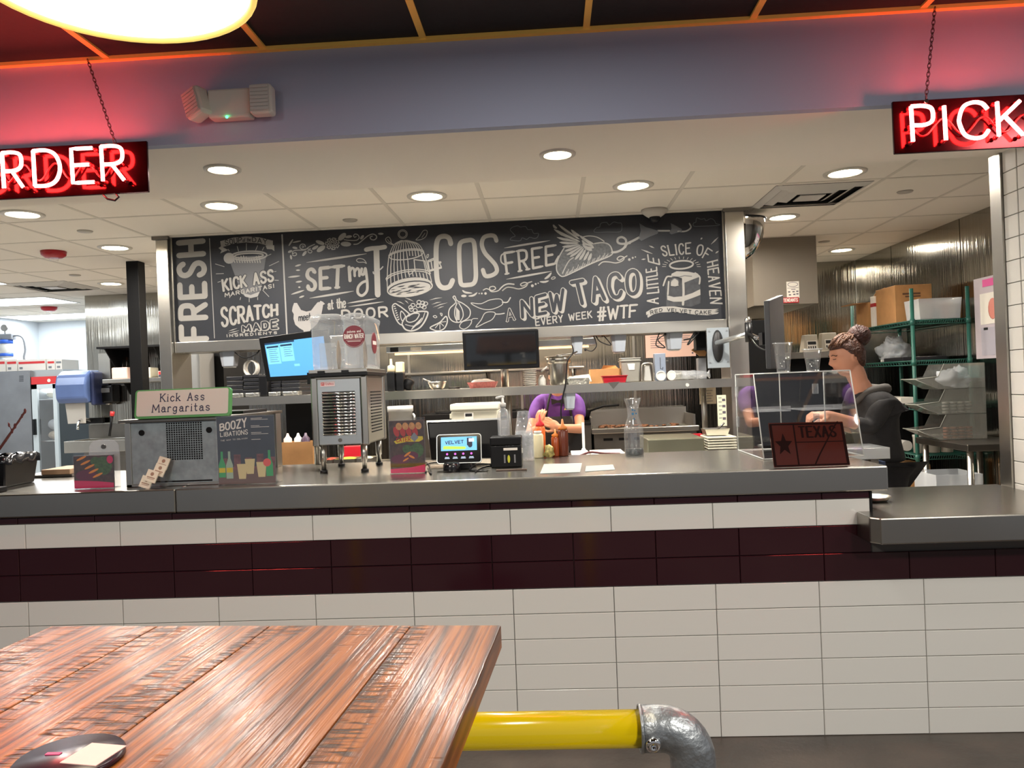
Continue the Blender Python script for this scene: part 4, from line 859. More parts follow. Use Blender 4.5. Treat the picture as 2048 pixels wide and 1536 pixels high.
# leaflet holders
def leaflet(name, lab, x0, x1, yt, yb, Y, paint, hump=None):
    a = at(x0, yb, Y); b = at(x1, yb, Y); c = at(x0, yt, Y); h = c.z-CZ; w = b.x-a.x
    t = thing(name, lab, 'leaflet holder', (a.x, Y, CZ))
    q = MB(); q.box((-.004, -.006, 0), (w+.004, -.0035, h)); q.box((-.004, .0045, 0), (w+.004, .007, h+(.012))); q.box((-.004, -.006, 0), (w+.004, .05, .003)); q.build('holder', acryl, t, local=True)
    if hump:
        q = MB(); q.slab([(w*hump[0], .03, 0), (w*hump[1], .03, 0)]+[(w*(hump[0]+hump[1])/2+w*(hump[1]-hump[0])/2*math.cos(k*PI/10), .03, h+.005+hump[2]*math.sin(k*PI/10)**.5) for k in range(0, 11)], (0, -1, 0), .003); q.build('back_plate', frost, t, local=True)
        MB().cyl((w*(hump[0]+hump[1])/2, .024, h+hump[2]*.55), (w*(hump[0]+hump[1])/2, .03, h+hump[2]*.55), .010, n=16).build('hang_button', steel_dk, t, local=True)
    s = MB(); s.box((0, -.003, .003), (w, .004, h)); sh = s.build('leaflet', mat('dark_food_print', (72, 48, 40), .3, noise=.5, nscale=60), t, local=True)
    def fin(col, fn, nm):
        d = Draw(plane_map((0, -.003, .003), (1, 0, 0), (0, 0, 1), (0, -1, 0), .00012)); fn(d, w, h); m = d.mb; o = m.build(nm, col, sh, fix=False, local=True)
    paint(fin); return t
def blob(d, x, y, rx, ry, l=0, rot=0): d.dot(x, y, rx, l, 14, ry, rot)
pk = mat('magenta_print', (196, 26, 86), .3); gn = mat('green_veg_print', (62, 92, 44), .35, noise=.4, nscale=90); oj = mat('orange_veg_print', (214, 132, 40), .35); pu = mat('purple_cabbage_print', (92, 22, 52), .35); ye = mat('yellow_brush_print', (206, 184, 36), .35); rd = mat('red_print', (170, 40, 34), .35); wh = mat('white_print', (225, 220, 210), .5); kb = mat('black_print', (24, 24, 26), .5)
def pa(f):
    f(gn, lambda d, w, h: [blob(d, w*.75, h*.66, w*.22, h*.28, 1, .3), blob(d, w*.55, h*.8, w*.12, h*.14, 1)], 'greens_print')
    f(oj, lambda d, w, h: [blob(d, w*(.2+.1*k), h*(.9-.13*k), w*.14, h*.035, 2, .4) for k in range(5)], 'carrot_print')
    f(pu, lambda d, w, h: [blob(d, w*.3, h*.38, w*.26, h*.17, 1)], 'cabbage_print')
    f(pk, lambda d, w, h: [d.fill([(0, 0), (w, 0), (w, h*.14), (w*.6, h*.2), (0, h*.24)], 3), blob(d, w*.92, h*.84, w*.08, h*.12, 3)], 'pink_print')
leaflet('leaflet_holder', 'acrylic holder with a vegetable leaflet between the black trays and the steel cabinet', 150, 229, 912, 976, 3.19, pa, (.28, 1.06, .062))
def pb(f):
    f(MATS['red_print'], lambda d, w, h: [blob(d, w*(.2+.18*k), h*.78, w*.08, h*.1, 1, .3) for k in range(4)], 'taco_filling_print')
    f(mat('shell_print', (196, 140, 86), .35, noise=.3, nscale=70), lambda d, w, h: [blob(d, w*(.28+.19*k), h*.88, w*.09, h*.07, 2, .2) for k in range(4)], 'taco_shell_print')
    f(ye, lambda d, w, h: [d.fill([(w*.12, h*.6), (w*.5, h*.69), (w*.96, h*.68), (w*.97, h*.62), (w*.85, h*.58), (w*.5, h*.585), (w*.18, h*.55)], 3)], 'brush_print')
    f(rd, lambda d, w, h: d.text('CATER', ((w*.2, h*.585), (w*.6, h*.6), (w*.6, h*.675), (w*.2, h*.66)), w*.02, 5), 'lettering')
    f(gn, lambda d, w, h: [blob(d, w*.78, h*.42, w*.2, h*.14, 1), blob(d, w*.5, h*.45, w*.14, h*.08, 1)], 'greens_print')
    f(pu, lambda d, w, h: [blob(d, w*.3, h*.26, w*.28, h*.09, 1), blob(d, w*.62, h*.32, w*.2, h*.08, 2)], 'cabbage_print')
    f(oj, lambda d, w, h: [blob(d, w*.5, h*.35, w*.12, h*.02, 3, .6), blob(d, w*.62, h*.3, w*.1, h*.02, 3, -.5), blob(d, w*.45, h*.25, w*.1, h*.016, 3, .5)], 'pepper_print')
    f(pk, lambda d, w, h: [d.fill([(0, 0), (w, 0), (w, h*.15), (w*.6, h*.1), (0, h*.08)], 4)], 'pink_print')
    f(mat('slate_badge_print', (120, 124, 132), .4), lambda d, w, h: [d.fill([(w*.72, h*.58), (w*.84, h*.66), (w*.72, h*.76), (w*.6, h*.66)], 6)], 'badge_print')
leaflet('leaflet_holder.001', 'acrylic holder with a catering leaflet between the drink dispenser and the till tablet', 782, 851, 842, 943, 3.37, pb)
# frozen drink machine cabinet
YF = 3.19; x0 = at(250, 900, YF).x; x1 = at(440, 900, YF).x; zt = at(440, 833, YF).z
fm = thing('drink_machine', 'squat steel machine cabinet with a perforated grille under the margarita sign', 'machine', ((x0+x1)/2, 3.55, CZ))
MB().box((x0+.018, YF+.012, CZ+.002), (x1-.006, 3.9, zt-.012)).build('cabinet', steel_dk, fm)
q = MB(); [q.box(a, b) for a, b in (((x0, YF, CZ), (x0+.026, YF+.03, zt-.012)), ((x1-.012, YF, CZ), (x1+.004, YF+.03, zt-.012)), ((x1-.012, 3.85, CZ), (x1+.006, 3.92, zt-.012)), ((x0, YF, CZ), (x1, YF+.02, CZ+.012)))]; 
for k in range(4): a_ = MB(); a_.add(q.v[8*k:8*k+8], q.f[0:6]); a_.build('corner_post', steel, fm, bevel=.002)
MB().box((x0-.02, YF-.012, zt-.014), (x1+.012, 3.93, zt)).build('top_plate', steel_dk, fm, bevel=.003)
fp = MB().box((x0+.026, YF+.006, CZ+.012), (x1-.012, YF+.012, zt-.016)).build('front_panel', mat('galvanized_panel', (158, 166, 168), .45, .7, noise=.2, nscale=30), fm)
q = MB(); gx0, gx1, gz0, gz1 = at(331, 880, YF).x, at(404, 880, YF).x, at(370, 920, YF).z, at(370, 844, YF).z; nx, nz = 15, 17
for i in range(nx):
    for j in range(nz):
        cx_, cz_ = gx0+(gx1-gx0)*(i+.5)/nx, gz0+(gz1-gz0)*(j+.5)/nz; r = (gx1-gx0)/nx*.31; q.box((cx_-r, YF+.0045, cz_-r), (cx_+r, YF+.0062, cz_+r))
q.build('perforation', black_mt, fp)
for x, y in ((282, 866), (417, 860)): v = at(x, y, YF); MB().cyl((v.x, YF+.003, v.z), (v.x, YF+.0068, v.z), .0125, n=20).build('knockout', black_mt, fp)
MB().box((x0+.12, YF+.004, CZ+.016), (x1-.04, YF+.0062, CZ+.022)).build('slot', black_mt, fp)
MB().box((x1-.25, 3.5, zt), (x1-.02, 3.8, zt+.014)).build('cutting_tray', black_pl, label='flat black tray on top of the steel machine cabinet', cat='tray')
# margarita name sign on top
YS2 = 3.17; a = at(268, 830, YS2); b = at(459, 822, YS2); w = b.x-a.x; hh = .125
sg = thing('name_sign', 'green framed off-white kick ass margaritas sign lying tilted on the steel cabinet', 'sign', (a.x, YS2, zt+.001))
Mt = Matrix.Rotation(-.16, 4, 'X')
def rrect(x0, z0, x1, z1, r, y, n=5):
    return [(cx_+math.cos(a_)*r, y, cz_+math.sin(a_)*r) for cx_, cz_, a0_ in ((x1-r, z0+r, -PI/2), (x1-r, z1-r, 0), (x0+r, z1-r, PI/2), (x0+r, z0+r, PI)) for a_ in [a0_+PI/2*i/n for i in range(n+1)]]
MB().slab(rrect(0, .002, w, hh, .014, 0), (0, -1, 0), .022).xf(Mt).build('frame', mat('leaf_green_plastic', (84, 150, 84), .4), sg, local=True)
MB().slab(rrect(.008, .012, w-.008, hh-.005, .009, -.001), (0, -1, 0), .003).xf(Mt).build('face', mat('ivory_card', (196, 189, 178), .6), sg, local=True)
d = Draw(lambda x, y, l=0: Mt @ Vector((x, -.0013-.0001*l, y))); wk, ws = w*.28, w*.18
d.text('Kick Ass', ((w*.27, .073), (w*.73, .073), (w*.73, .105), (w*.27, .105)), .0042, 0, .2, .32); d.text('Margaritas', ((w*.19, .028), (w*.79, .028), (w*.79, .060), (w*.19, .060)), .0042, 0, .2, .3)
d.build('lettering', mat('navy_ink', (46, 48, 72), .6), sg, local=True)
# libations poster in an acrylic stand
YP = 3.165; a = at(438, 968, YP); b = at(552, 965, YP); w = b.x-a.x; h = at(440, 834, YP).z-CZ
ps = thing('drinks_poster', 'dark boozy libations drinks poster in a clear stand right of the grille', 'poster', (a.x, YP, CZ))
q = MB(); q.box((-.003, -.004, 0), (w+.003, -.0015, h+.003)); q.box((-.003, .002, 0), (w+.003, .0045, h+.003)); q.box((-.003, -.004, 0), (w+.003, .07, .003)); q.build('stand', acryl, ps, local=True)
sh = MB().box((0, -.001, .003), (w, .0015, h)).build('sheet', mat('slate_poster_print', (56, 62, 72), .35, noise=.2, nscale=10), ps, local=True)
def pd(): return Draw(plane_map((0, -.001, .003), (1, 0, 0), (0, 0, 1), (0, -1, 0), .00008))
d = pd(); d.rect(0, 0, w, h*.2, 0); d.build('bar_top_print', mat('brown_bar_print', (104, 80, 72), .4), sh, local=True)
d = pd(); [d.rect(w*.08+w*.2*k, h*.2, w*.2+w*.2*k, h*(.38+.05*(k % 2)), 0) for k in range(5)]; d.rect(0, h*.2, w, h*.25, 1); d.build('back_bar_print', mat('blurred_bar_print', (120, 76, 78), .4, noise=.5, nscale=40), sh, local=True)
d = pd()
for x, g in ((.07, 1), (.9, 1)): d.fill([(w*(x-.06), h*.1), (w*(x+.06), h*.1), (w*(x+.06), h*.28), (w*(x+.02), h*.38), (w*(x+.02), h*.48), (w*(x-.02), h*.48), (w*(x-.02), h*.38), (w*(x-.06), h*.28)], 2)
d.build('green_bottle_print', mat('green_bottle_print', (62, 156, 96), .35), sh, local=True)
d = pd(); x = .2; d.fill([(w*(x-.06), h*.08), (w*(x+.06), h*.08), (w*(x+.06), h*.28), (w*(x+.02), h*.38), (w*(x+.02), h*.48), (w*(x-.02), h*.48), (w*(x-.02), h*.38), (w*(x-.06), h*.28)], 2); d.build('clear_bottle_print', mat('pale_green_print', (156, 176, 156), .35), sh, local=True)
d = pd(); [d.rect(w*(x-.055), h*.17, w*(x+.055), h*.24, 3) for x in (.07, .2)]; d.build('bottle_label_print', ye, sh, local=True)
d = pd()
for x, y in ((.42, .07), (.76, .09), (.56, .14)): d.fill([(w*(x-.06), h*y), (w*(x+.06), h*y), (w*(x+.09), h*(y+.22)), (w*(x-.09), h*(y+.22))], 3 if y < .12 else 2)
d.build('cup_print', mat('margarita_print', (206, 190, 140), .4), sh, local=True)
d = pd(); d.dot(w*.86, h*.3, w*.07, 4); d.build('grapefruit_print', mat('grapefruit_print', (216, 90, 84), .4), sh, local=True)
d = pd(); d.text('BOOZY', ((w*.06, h*.79), (w*.52, h*.83), (w*.52, h*.96), (w*.06, h*.88)), .0058, 2); d.text('LIBATIONS', ((w*.06, h*.70), (w*.54, h*.725), (w*.54, h*.79), (w*.06, h*.755)), .0029, 2); d.text('THE WAY TO OBLIVION', ((w*.06, h*.63), (w*.53, h*.655), (w*.53, h*.672), (w*.06, h*.65)), .0008, 2)
for k, (x, y, L) in enumerate(((.6, .95, .2), (.6, .93, .3), (.6, .84, .15), (.6, .82, .32), (.6, .74, .18), (.6, .72, .3), (.6, .64, .16))): d.rect(w*x, h*y, w*(x+L), h*(y+.006), 2)
d.build('lettering', wh, sh, local=True)
# card rack
p = on(312, 975, CZ); cr = thing('card_rack', 'tiered clear rack of cream cards in front of the grille', 'card holder', (p.x, 3.13, CZ), -.12)
q = MB(); q.box((-.055, -.02, 0), (.045, .055, .003)); q.box((-.055, -.02, 0), (.045, -.017, .02)); q.box((-.055, .015, 0), (.045, .018, .055)); q.box((.03, .052, 0), (.055, .055, .1)); q.build('rack', acryl, cr, local=True)
cm = mat('cream_card', (216, 208, 186), .7); ck = mat('faint_card_print', (150, 120, 100), .7)
for x, y, z in ((-.034, -.012, .004), (-.012, -.006, .028), (.008, .02, .05), (.018, .03, .078)):
    M = Matrix.Translation((x, y, z)) @ Matrix.Rotation(.28, 4, 'Y') @ Matrix.Rotation(-.3, 4, 'X')
    for k in range(4): cd = MB().box((-.025, k*.0016, 0), (.025, k*.0016+.0009, .05)).xf(M).build('card', cm, cr, local=True)
    d = Draw(lambda a_, b_, l=0: M @ Vector((a_, -.0002-.0001*l, b_))); d.rect(-.016, .012, .016, .014); d.rect(-.018, .017, .018, .021); d.dot(0, .034, .008); d.mb.build('card_print', ck, cr, local=True, fix=False)
# drink dispenser
YD = 3.46; dx0 = at(622, 800, YD).x; dx1 = at(733, 800, YD).x; db = 3.84; zb_ = at(680, 890, YD).z; zt_ = at(680, 752, YD).z; zp = at(680, 738, YD).z
ds = thing('drink_dispenser', 'tall steel drink dispenser on four legs with two clear tanks', 'drink dispenser', ((dx0+dx1)/2, (YD+db)/2, CZ))
MB().box((dx0+.012, YD+.012, zb_), (dx1-.004, db-.01, zt_)).build('body', steel_dk, ds)
q = MB()
for x in (dx0, dx1-.026): q.box((x, YD-.004, zb_-.004), (x+.03, YD+.03, zt_)); q.box((x, db-.03, zb_-.004), (x+.03, db, zt_))
q.box((dx0, YD-.004, zt_-.014), (dx1+.004, YD+.02, zt_))
for k in range(5): a_ = MB(); a_.add(q.v[8*k:8*k+8], q.f[0:6]); a_.build('corner_post' if k < 4 else 'top_rail', steel, ds, bevel=.006)
fpn = MB().box((dx0+.03, YD-.001, zb_+.002), (dx1-.028, YD+.012, zt_-.012)).build('front_panel', mat('bright_panel_steel', (196, 200, 200), .3, .9), ds, bevel=.003)
z = zt_-.075; lx0, lx1 = dx0+.052, dx1-.052; L = []
while z > zb_+.045: L.append(z); z -= (zt_-.075-zb_-.045)/13.6
for z in L:
    q = MB(); q.box((lx0, YD-.002, z-.006), (lx1, YD-.0012, z+.005)); q.build('louvre_slot', black_mt, fpn)
    q = MB(); q.cyl((lx0+.004, YD-.006, z-.004), (lx1-.004, YD-.006, z-.004), .0052, n=10); q.ball((lx0+.004, YD-.006, z-.004), .0052, 8); q.ball((lx1-.004, YD-.006, z-.004), .0052, 8); q.build('louvre', chrome, fpn)
q = MB()
sp = MB().box((dx1-.006, YD+.04, zb_+.006), (dx1, db-.04, zt_-.012)).build('side_panel', steel, ds)
for z in L: MB().box((dx1-.0005, YD+.08, z-.006), (dx1+.004, db-.09, z-.001)).build('louvre_slot', black_mt, sp)
MB().cyl((dx0+.5*(dx1-dx0), YD-.004, zb_+.022), (dx0+.5*(dx1-dx0), YD-.001, zb_+.022), .009, n=16).build('latch', steel_dk, fpn)
bx, bz = at(655, 768, YD).x, at(655, 768, YD).z
bg = MB().box((bx-.032, YD-.0035, bz-.011), (bx+.034, YD-.001, bz+.011)).build('badge', mat('badge_pink_white', (226, 200, 198), .4), fpn)
d = Draw(plane_map((bx-.032, YD-.0036, bz-.011), (1, 0, 0), (0, 0, 1), (0, -1, 0), .0001)); d.rect(.003, .004, .018, .018); d.text('Crathco', ((.023, .007), (.06, .007), (.06, .016), (.023, .016)), .0013); d.build('lettering', mat('red_logo', (190, 40, 44), .4), bg)
d = Draw(plane_map((bx-.032, YD-.0036, bz-.011), (1, 0, 0), (0, 0, 1), (0, -1, 0), .0003)); d.line([(.007, .006), (.007, .016), (.0105, .011), (.014, .016), (.014, .006)], .0015, 2); d.build('badge_emblem', MATS['badge_pink_white'], bg)
MB().box((dx0-.006, YD-.012, zt_+.001), (dx1+.012, db+.01, zt_+.014)).build('gasket', black_pl, ds); MB().box((dx0-.004, YD-.010, zt_+.014), (dx1+.01, db+.008, zp)).build('drip_deck', steel, ds, bevel=.003)
for x, y in ((dx0+.035, YD+.04), (dx1-.03, YD+.04), (dx0+.035, db-.04), (dx1-.03, db-.04)):
    lg = MB().lathe([(.011, .012), (.0115, .05), (.015, .052), (.016, zb_-CZ)], (x, y, CZ), 18).build('leg', steel, ds); MB().lathe([(.018, .0005), (.018, .012), (.01, .016)], (x, y, CZ), 18).build('foot', black_pl, lg)
for x in (dx0+.055, dx0+.165): MB().box((x-.016, YD-.016, zt_+.012), (x+.016, YD-.008, zt_+.026)).build('tank_clip', black_pl, ds)
zl = at(680, 630, YD).z
def tank(xa, xb):
    y0, y1 = YD+.005, db-.03
    def ring(z, g, r=.022):
        pts = []
        for cx_, cy_, a0 in ((xb-r-g, y0+r+g, -PI/2), (xb-r-g, y1-r-g, 0), (xa+r+g, y1-r-g, PI/2), (xa+r+g, y0+r+g, PI)):
            pts += [(cx_+math.cos(a0+PI/2*i/4)*r, cy_+math.sin(a0+PI/2*i/4)*r, z) for i in range(5)]
        return pts
    q = MB(); R = [ring(zp+.002, .004), ring(zp+.02, .002), ring(zl-.03, 0), ring(zl-.025, -.003), ring(zl-.016, -.003)]; m = 20
    q.add([v for r in R for v in r], [(k*m+i, k*m+(i+1) % m, (k+1)*m+(i+1) % m, (k+1)*m+i) for k in range(len(R)-1) for i in range(m)]+[tuple(range(m))], True); tk = q.build('tank', frost, ds)
    q = MB(); R = [ring(zl-.017, -.005), ring(zl-.005, -.005), ring(zl+.004, .006), ring(zl+.010, .02)]
    q.add([v for r in R for v in r], [(k*m+i, k*m+(i+1) % m, (k+1)*m+(i+1) % m, (k+1)*m+i) for k in range(3) for i in range(m)]+[tuple(range(3*m, 4*m))], True); q.build('lid', tub_cl if False else frost, tk)
    q = MB(); cx_ = (xa+xb)/2; q.box((cx_-.04, y0+.03, zp+.003), (cx_+.035, y0+.034, zp+(zl-zp)*.5)); q.box((cx_-.04, y1-.05, zp+.003), (cx_+.035, y1-.046, zp+(zl-zp)*.5)); q.build('inner_baffle', frost, tk)
    MB().lathe([(.006, zp+.003), (.012, zp+.05), (.010, zp+.1), (.004, zp+.14), (.0001, zp+.145)], (cx_+.01, (y0+y1)/2, 0), 14).build('agitator', mat('murky_plastic', (150, 132, 110), .5), tk)
    return tk
mid = at(684, 700, YD).x; tl_ = tank(dx0+.006, mid-.003); tr_ = tank(mid+.003, dx1-.002)
v = at(708, 673, YD+.002); MB().cyl((v.x, YD+.0005, v.z), (v.x, YD+.003, v.z), .0505, n=40).build('sticker', mat('burgundy_sticker', (120, 30, 44), .4), tr_)
d = Draw(plane_map((v.x, YD+.0004, v.z), (1, 0, 0), (0, 0, 1), (0, -1, 0), .0001))
d.text('RANCH WATER', ((-.044, -.009), (.044, -.007), (.044, .012), (-.044, .010)), .0032, 1, gap=.26); d.text('paloma and', ((-.03, .018), (.032, .019), (.032, .029), (-.03, .028)), .0018, 1); d.ring(0, 0, .047, .047, .0008, 1, 0, 3.6, 5.8, 14); d.line([(-.036, -.0165), (.036, -.0155)], .0012, 1); d.rect(-.03, -.023, .03, -.0205, 1)
d.build('lettering', mat('sticker_white', (226, 214, 206), .5), tr_)
v2 = Vector((dx1-.001, at(752, 680, 3.6).y, at(752, 685, 3.62).z)); MB().cyl((v2.x, 3.66, v2.z), (v2.x+.002, 3.66, v2.z), .0505, n=36).build('sticker', MATS['burgundy_sticker'], tr_); MB().box((v2.x+.002, 3.625, v2.z-.008), (v2.x+.0026, 3.695, v2.z+.01)).build('lettering', MATS['sticker_white'], tr_)
# point of sale back panel and tablet
a = at(857, 920, 3.62); b = at(1000, 918, 3.62); zt2 = at(900, 843, 3.62).z
ms = thing('till_monitor', 'black back of a till monitor behind the lit customer tablet', 'monitor', ((a.x+b.x)/2, 3.62, CZ))
tl = Matrix.Translation((0, 0, 0))
q = MB(); w2 = (b.x-a.x)/2; q.hexa([(-w2+.012, 0, .03), (w2, 0, .03), (w2, .03, .03), (-w2+.012, .03, .03), (-w2-.006, .03, zt2-CZ), (w2, .03, zt2-CZ), (w2, .055, zt2-CZ), (-w2-.006, .055, zt2-CZ)]); q.build('screen_back', black_pl, ms, bevel=.008, local=True)
MB().hexa([(-w2+.006, .031, .026), (w2+.004, .031, .026), (w2+.004, .036, .026), (-w2+.006, .036, .026), (-w2-.012, .056, zt2-CZ+.006), (w2+.004, .056, zt2-CZ+.006), (w2+.004, .062, zt2-CZ+.006), (-w2-.012, .062, zt2-CZ+.006)]).build('rim', steel_lt, ms, local=True)
MB().box((-.05, .0, .002), (.05, .12, .03)).build('stand', black_pl, ms, bevel=.004, local=True)
a = at(873, 918, 3.44); b = at(963, 914, 3.44); h = at(920, 857, 3.44).z-at(920, 916, 3.44).z; w = b.x-a.x
tb2 = thing('customer_tablet', 'small white-edged customer tablet lit with a blue and black screen', 'tablet', (a.x, 3.44, CZ), .0)
Mt2 = Matrix.Translation((0, 0, .03)) @ Matrix.Rotation(-.2, 4, 'X')
MB().slab(rrect(0, 0, w, h, .014, 0), (0, -1, 0), .014).xf(Mt2).build('rim', steel_lt, tb2, local=True)
fc = MB().slab(rrect(.003, .003, w-.003, h-.003, .012, -.0008), (0, -1, 0), .003).xf(Mt2).build('screen_glass', mat('screen_black', (8, 8, 12), .12), tb2, local=True)
def sd(m, fn, nm):
    d = Draw(lambda x, y, l=0: Mt2 @ Vector((x, -.001-.00012*l, y))); fn(d); d.mb.build(nm, m, fc, local=True, fix=False)
sd(mat('screen_blue', (104, 176, 232), .4, emit=.3), lambda d: d.rect(w*.1, h*.43, w*.9, h*.9, 0), 'screen_banner')
sd(mat('screen_lime', (168, 214, 70), .4, emit=.3), lambda d: d.fill([(w*.14, h*.49), (w*.62, h*.47), (w*.66, h*.5), (w*.64, h*.56), (w*.16, h*.60)], 1), 'screen_ribbon')
sd(mat('screen_navy', (24, 34, 60), .4, emit=.1), lambda d: (d.text('VELVET', ((w*.2, h*.66), (w*.6, h*.68), (w*.6, h*.78), (w*.2, h*.76)), .0032, 2), d.rect(w*.68, h*.6, w*.8, h*.86, 1), d.dot(w*.75, h*.6, w*.05, 1)), 'screen_lettering')
sd(mat('screen_pale', (190, 206, 236), .4, emit=.3), lambda d: (d.rect(w*.72, h*.72, w*.84, h*.84, 3), [d.rect(w*(.18+.18*k), h*.16, w*(.29+.18*k), h*.18, 1) for k in range(4)], [d.rect(w*(.19+.18*k), h*.2, w*(.28+.18*k), h*.22, 1) for k in range(4)]), 'screen_text')
sd(mat('screen_violet', (200, 90, 210), .4, emit=.3), lambda d: [d.dot(w*(.235+.18*k), h*.32, w*.025, 1) for k in range(4)], 'screen_icons')
MB().hexa([(w*.3, .02, 0), (w*.75, .02, 0), (w*.75, .1, 0), (w*.3, .1, 0), (w*.35, .02, .03), (w*.7, .02, .03), (w*.7, .035, .07), (w*.35, .035, .07)]).build('stand', black_pl, tb2, bevel=.003, local=True)
# card reader puck
p = on(902, 944, CZ); MB().lathe([(.037, 0), (.039, .006), (.037, .03), (.032, .038), (.0001, .040)], (p.x, p.y+.03, CZ), 32, flat=False).build('card_reader', mat('gloss_black', (16, 16, 18), .2), label='glossy round-cornered black card reader in front of the lit tablet', cat='card reader')
# receipt printer
a = at(982, 936, 3.47); b = at(1044, 933, 3.47); zt3 = at(1010, 874, 3.47).z
pr = thing('receipt_printer', 'black cube receipt printer right of the lit tablet', 'printer', ((a.x+b.x)/2, 3.53, CZ)); w = (b.x-a.x)/2; h = zt3-CZ
MB().box((-w, -.06, .002), (w, .07, h*.72)).build('body', black_pl, pr, bevel=.004, local=True); MB().box((-w-.001, -.062, h*.73), (w+.001, .071, h)).build('lid', black_pl, pr, bevel=.006, local=True)
MB().box((-w*.15, -.0612, h*.56), (w*.75, -.060, h*.64)).build('model_plate', wh, pr, local=True)
d = Draw(plane_map((0, -.0602, 0), (1, 0, 0), (0, 0, 1), (0, -1, 0), .0002)); [d.rect(x, h*.7, x+.006, h*.71) for x in (-.05, -.0, .012, .03)]; [d.rect(x, h*.15, x+.007, h*.42) for x in (-.01, .036)]; d.build('lettering', mat('grey_print', (120, 120, 122), .5), pr, local=True)
d = Draw(plane_map((0, -.0602, 0), (1, 0, 0), (0, 0, 1), (0, -1, 0), .0002)); d.dot(.012, h*.28, .006, 0, 12, .018); d.build('yellow_port', mat('yellow_port', (200, 200, 60), .4), pr, local=True)
MB().box((w, -.05, h*.45), (w+.006, -.03, h*.6)).build('side_tab', off_white, pr, local=True)
# cables
for i, (P, lab) in enumerate((([(852, 945), (845, 934), (870, 925), (930, 930), (985, 928)], 'black cable lying under the lit tablet'), ([(950, 944), (965, 936), (985, 930), (955, 928), (940, 940), (975, 942)], 'coiled black cable lying beside the receipt printer'), ([(856, 938), (862, 948), (858, 930), (850, 924)], 'thin black cable at the foot of the catering leaflet'))):
    q = MB(); q.tube(smooth([tuple(on(x, y, CZ+.004)) for x, y in P], 6), .0035, 6); q.build('cable', black_pl, label=lab, cat='cable')
# marker strip
p = on(1022, 941, CZ); MB().box((p.x-.065, p.y-.012, CZ), (p.x+.07, p.y+.012, CZ+.006)).build('name_tag_strip', mat('dark_brown_strip', (86, 70, 60), .4), label='narrow brown and silver strip lying in front of the receipt printer', cat='strip', bevel=.001)
# sanitizer pump bottle on the printer
v = at(1008, 873, 3.54); sb = thing('sanitizer_bottle', 'clear pump bottle of hand sanitizer standing on the receipt printer', 'bottle', (v.x, 3.545, zt3+.001))
MB().lathe([(.024, 0), (.028, .004), (.028, .09), (.022, .115), (.012, .125), (.012, .135)], (0, 0, 0), 24).build('bottle', frost, sb, local=True)
MB().lathe([(.0235, .002), (.0265, .005), (.0265, .07), (.0001, .0705)], (0, 0, 0), 20).build('gel', clear('gel', gloss=.02, haze=.1), sb, local=True)
q = MB(); q.lathe([(.014, .133), (.014, .15), (.006, .153), (.005, .178), (.0001, .179)], (0, 0, 0), 16); q.build('collar', white_pl, sb, local=True)
MB().tube([(.008, 0, .178), (-.004, 0, .18), (-.028, -.0, .176), (-.03, 0, .172)], .0055, 8).build('pump_spout', white_pl, sb, local=True)
# stack of cups
p = on(1050, 922, CZ); ht = at(1050, 822, p.y+.04).z-CZ
cs = thing('cup_stack', 'tall upside-down stack of clear plastic cups behind the receipt printer', 'cup stack', (p.x, p.y+.03, CZ))
n = 24; zz = 0
for k in range(n):
    z = k*(ht-.12)/(n-1)*1.0
    q = MB(); top = .12 if k == n-1 else .03; f = top/.12
    q.shell([(.046, z), (.0475, z+.002), (.046, z+.004), (.0445, z+.004), (.0445-(.0445-.029)*f, z+top)], (0, 0, 0), 24)
    if k == n-1: q.lathe([(.0001, z+top+.0005), (.029, z+top)], (0, 0, 0), 24)
    q.build('plastic_cup', clear('cup_plastic', gloss=.1, haze=.16), cs, local=True)
# papers
for (P, lab) in (([(1080, 947), (1160, 944), (1164, 926), (1088, 928)], 'white printed sheet lying on the counter left of the carafe'), ([(1170, 943), (1230, 939), (1226, 929), (1172, 932)], 'smaller white slip of paper lying on the counter left of the carafe')):
    q = MB(); q.slab([tuple(on(x, y, CZ+.0012)) for x, y in P], (0, 0, 1), .0008); sh = q.build('paper_sheet', mat('bluish_paper', (150, 160, 157), .6), label=lab, cat='paper')
# carafe
v = on(1269, 909, CZ); zt4 = at(1267, 797, v.y).z-CZ; H = zt4
cf_ = thing('glass_carafe', 'empty clear glass carafe with a flared neck standing alone on the counter', 'carafe', (v.x, v.y, CZ))
R = .048; prof = [(R*.94, .0), (R, .004), (R, H*.42), (R*.97, H*.47), (R*.78, H*.57), (R*.6, H*.66), (R*.57, H*.74), (R*.63, H*.85), (R*.84, H*.97), (R*.88, H)]
q = MB(); q.shell(smooth(prof, 3), (0, 0, 0), 36); q.build('glass_wall', clear('carafe_glass', gloss=.1, haze=.06), cf_, local=True)
q = MB(); q.shell([(R*.85, H-.002), (R*.90, H), (R*.88, H+.0015), (R*.84, H)], (0, 0, 0), 36); q.build('rim', glassm, cf_, local=True)
MB().lathe([(R*.90, .0005), (R*.94, .004), (R*.94, .030), (.0001, .031)], (0, 0, 0), 32).build('base', mat('thick_glass_dark', (28, 34, 36), .08), cf_, local=True)
for x, z, r in ((-.004, .8, .0045), (.006, .79, .0035), (-.004, .73, .006), (.012, .735, .004), (.002, .64, .004)): MB().cyl((x, -R*.62, H*z), (x, -R*.62-.001, H*z), r, n=12).build('dot_print', mat('blue_dot_print', (50, 110, 150), .4), cf_, local=True)
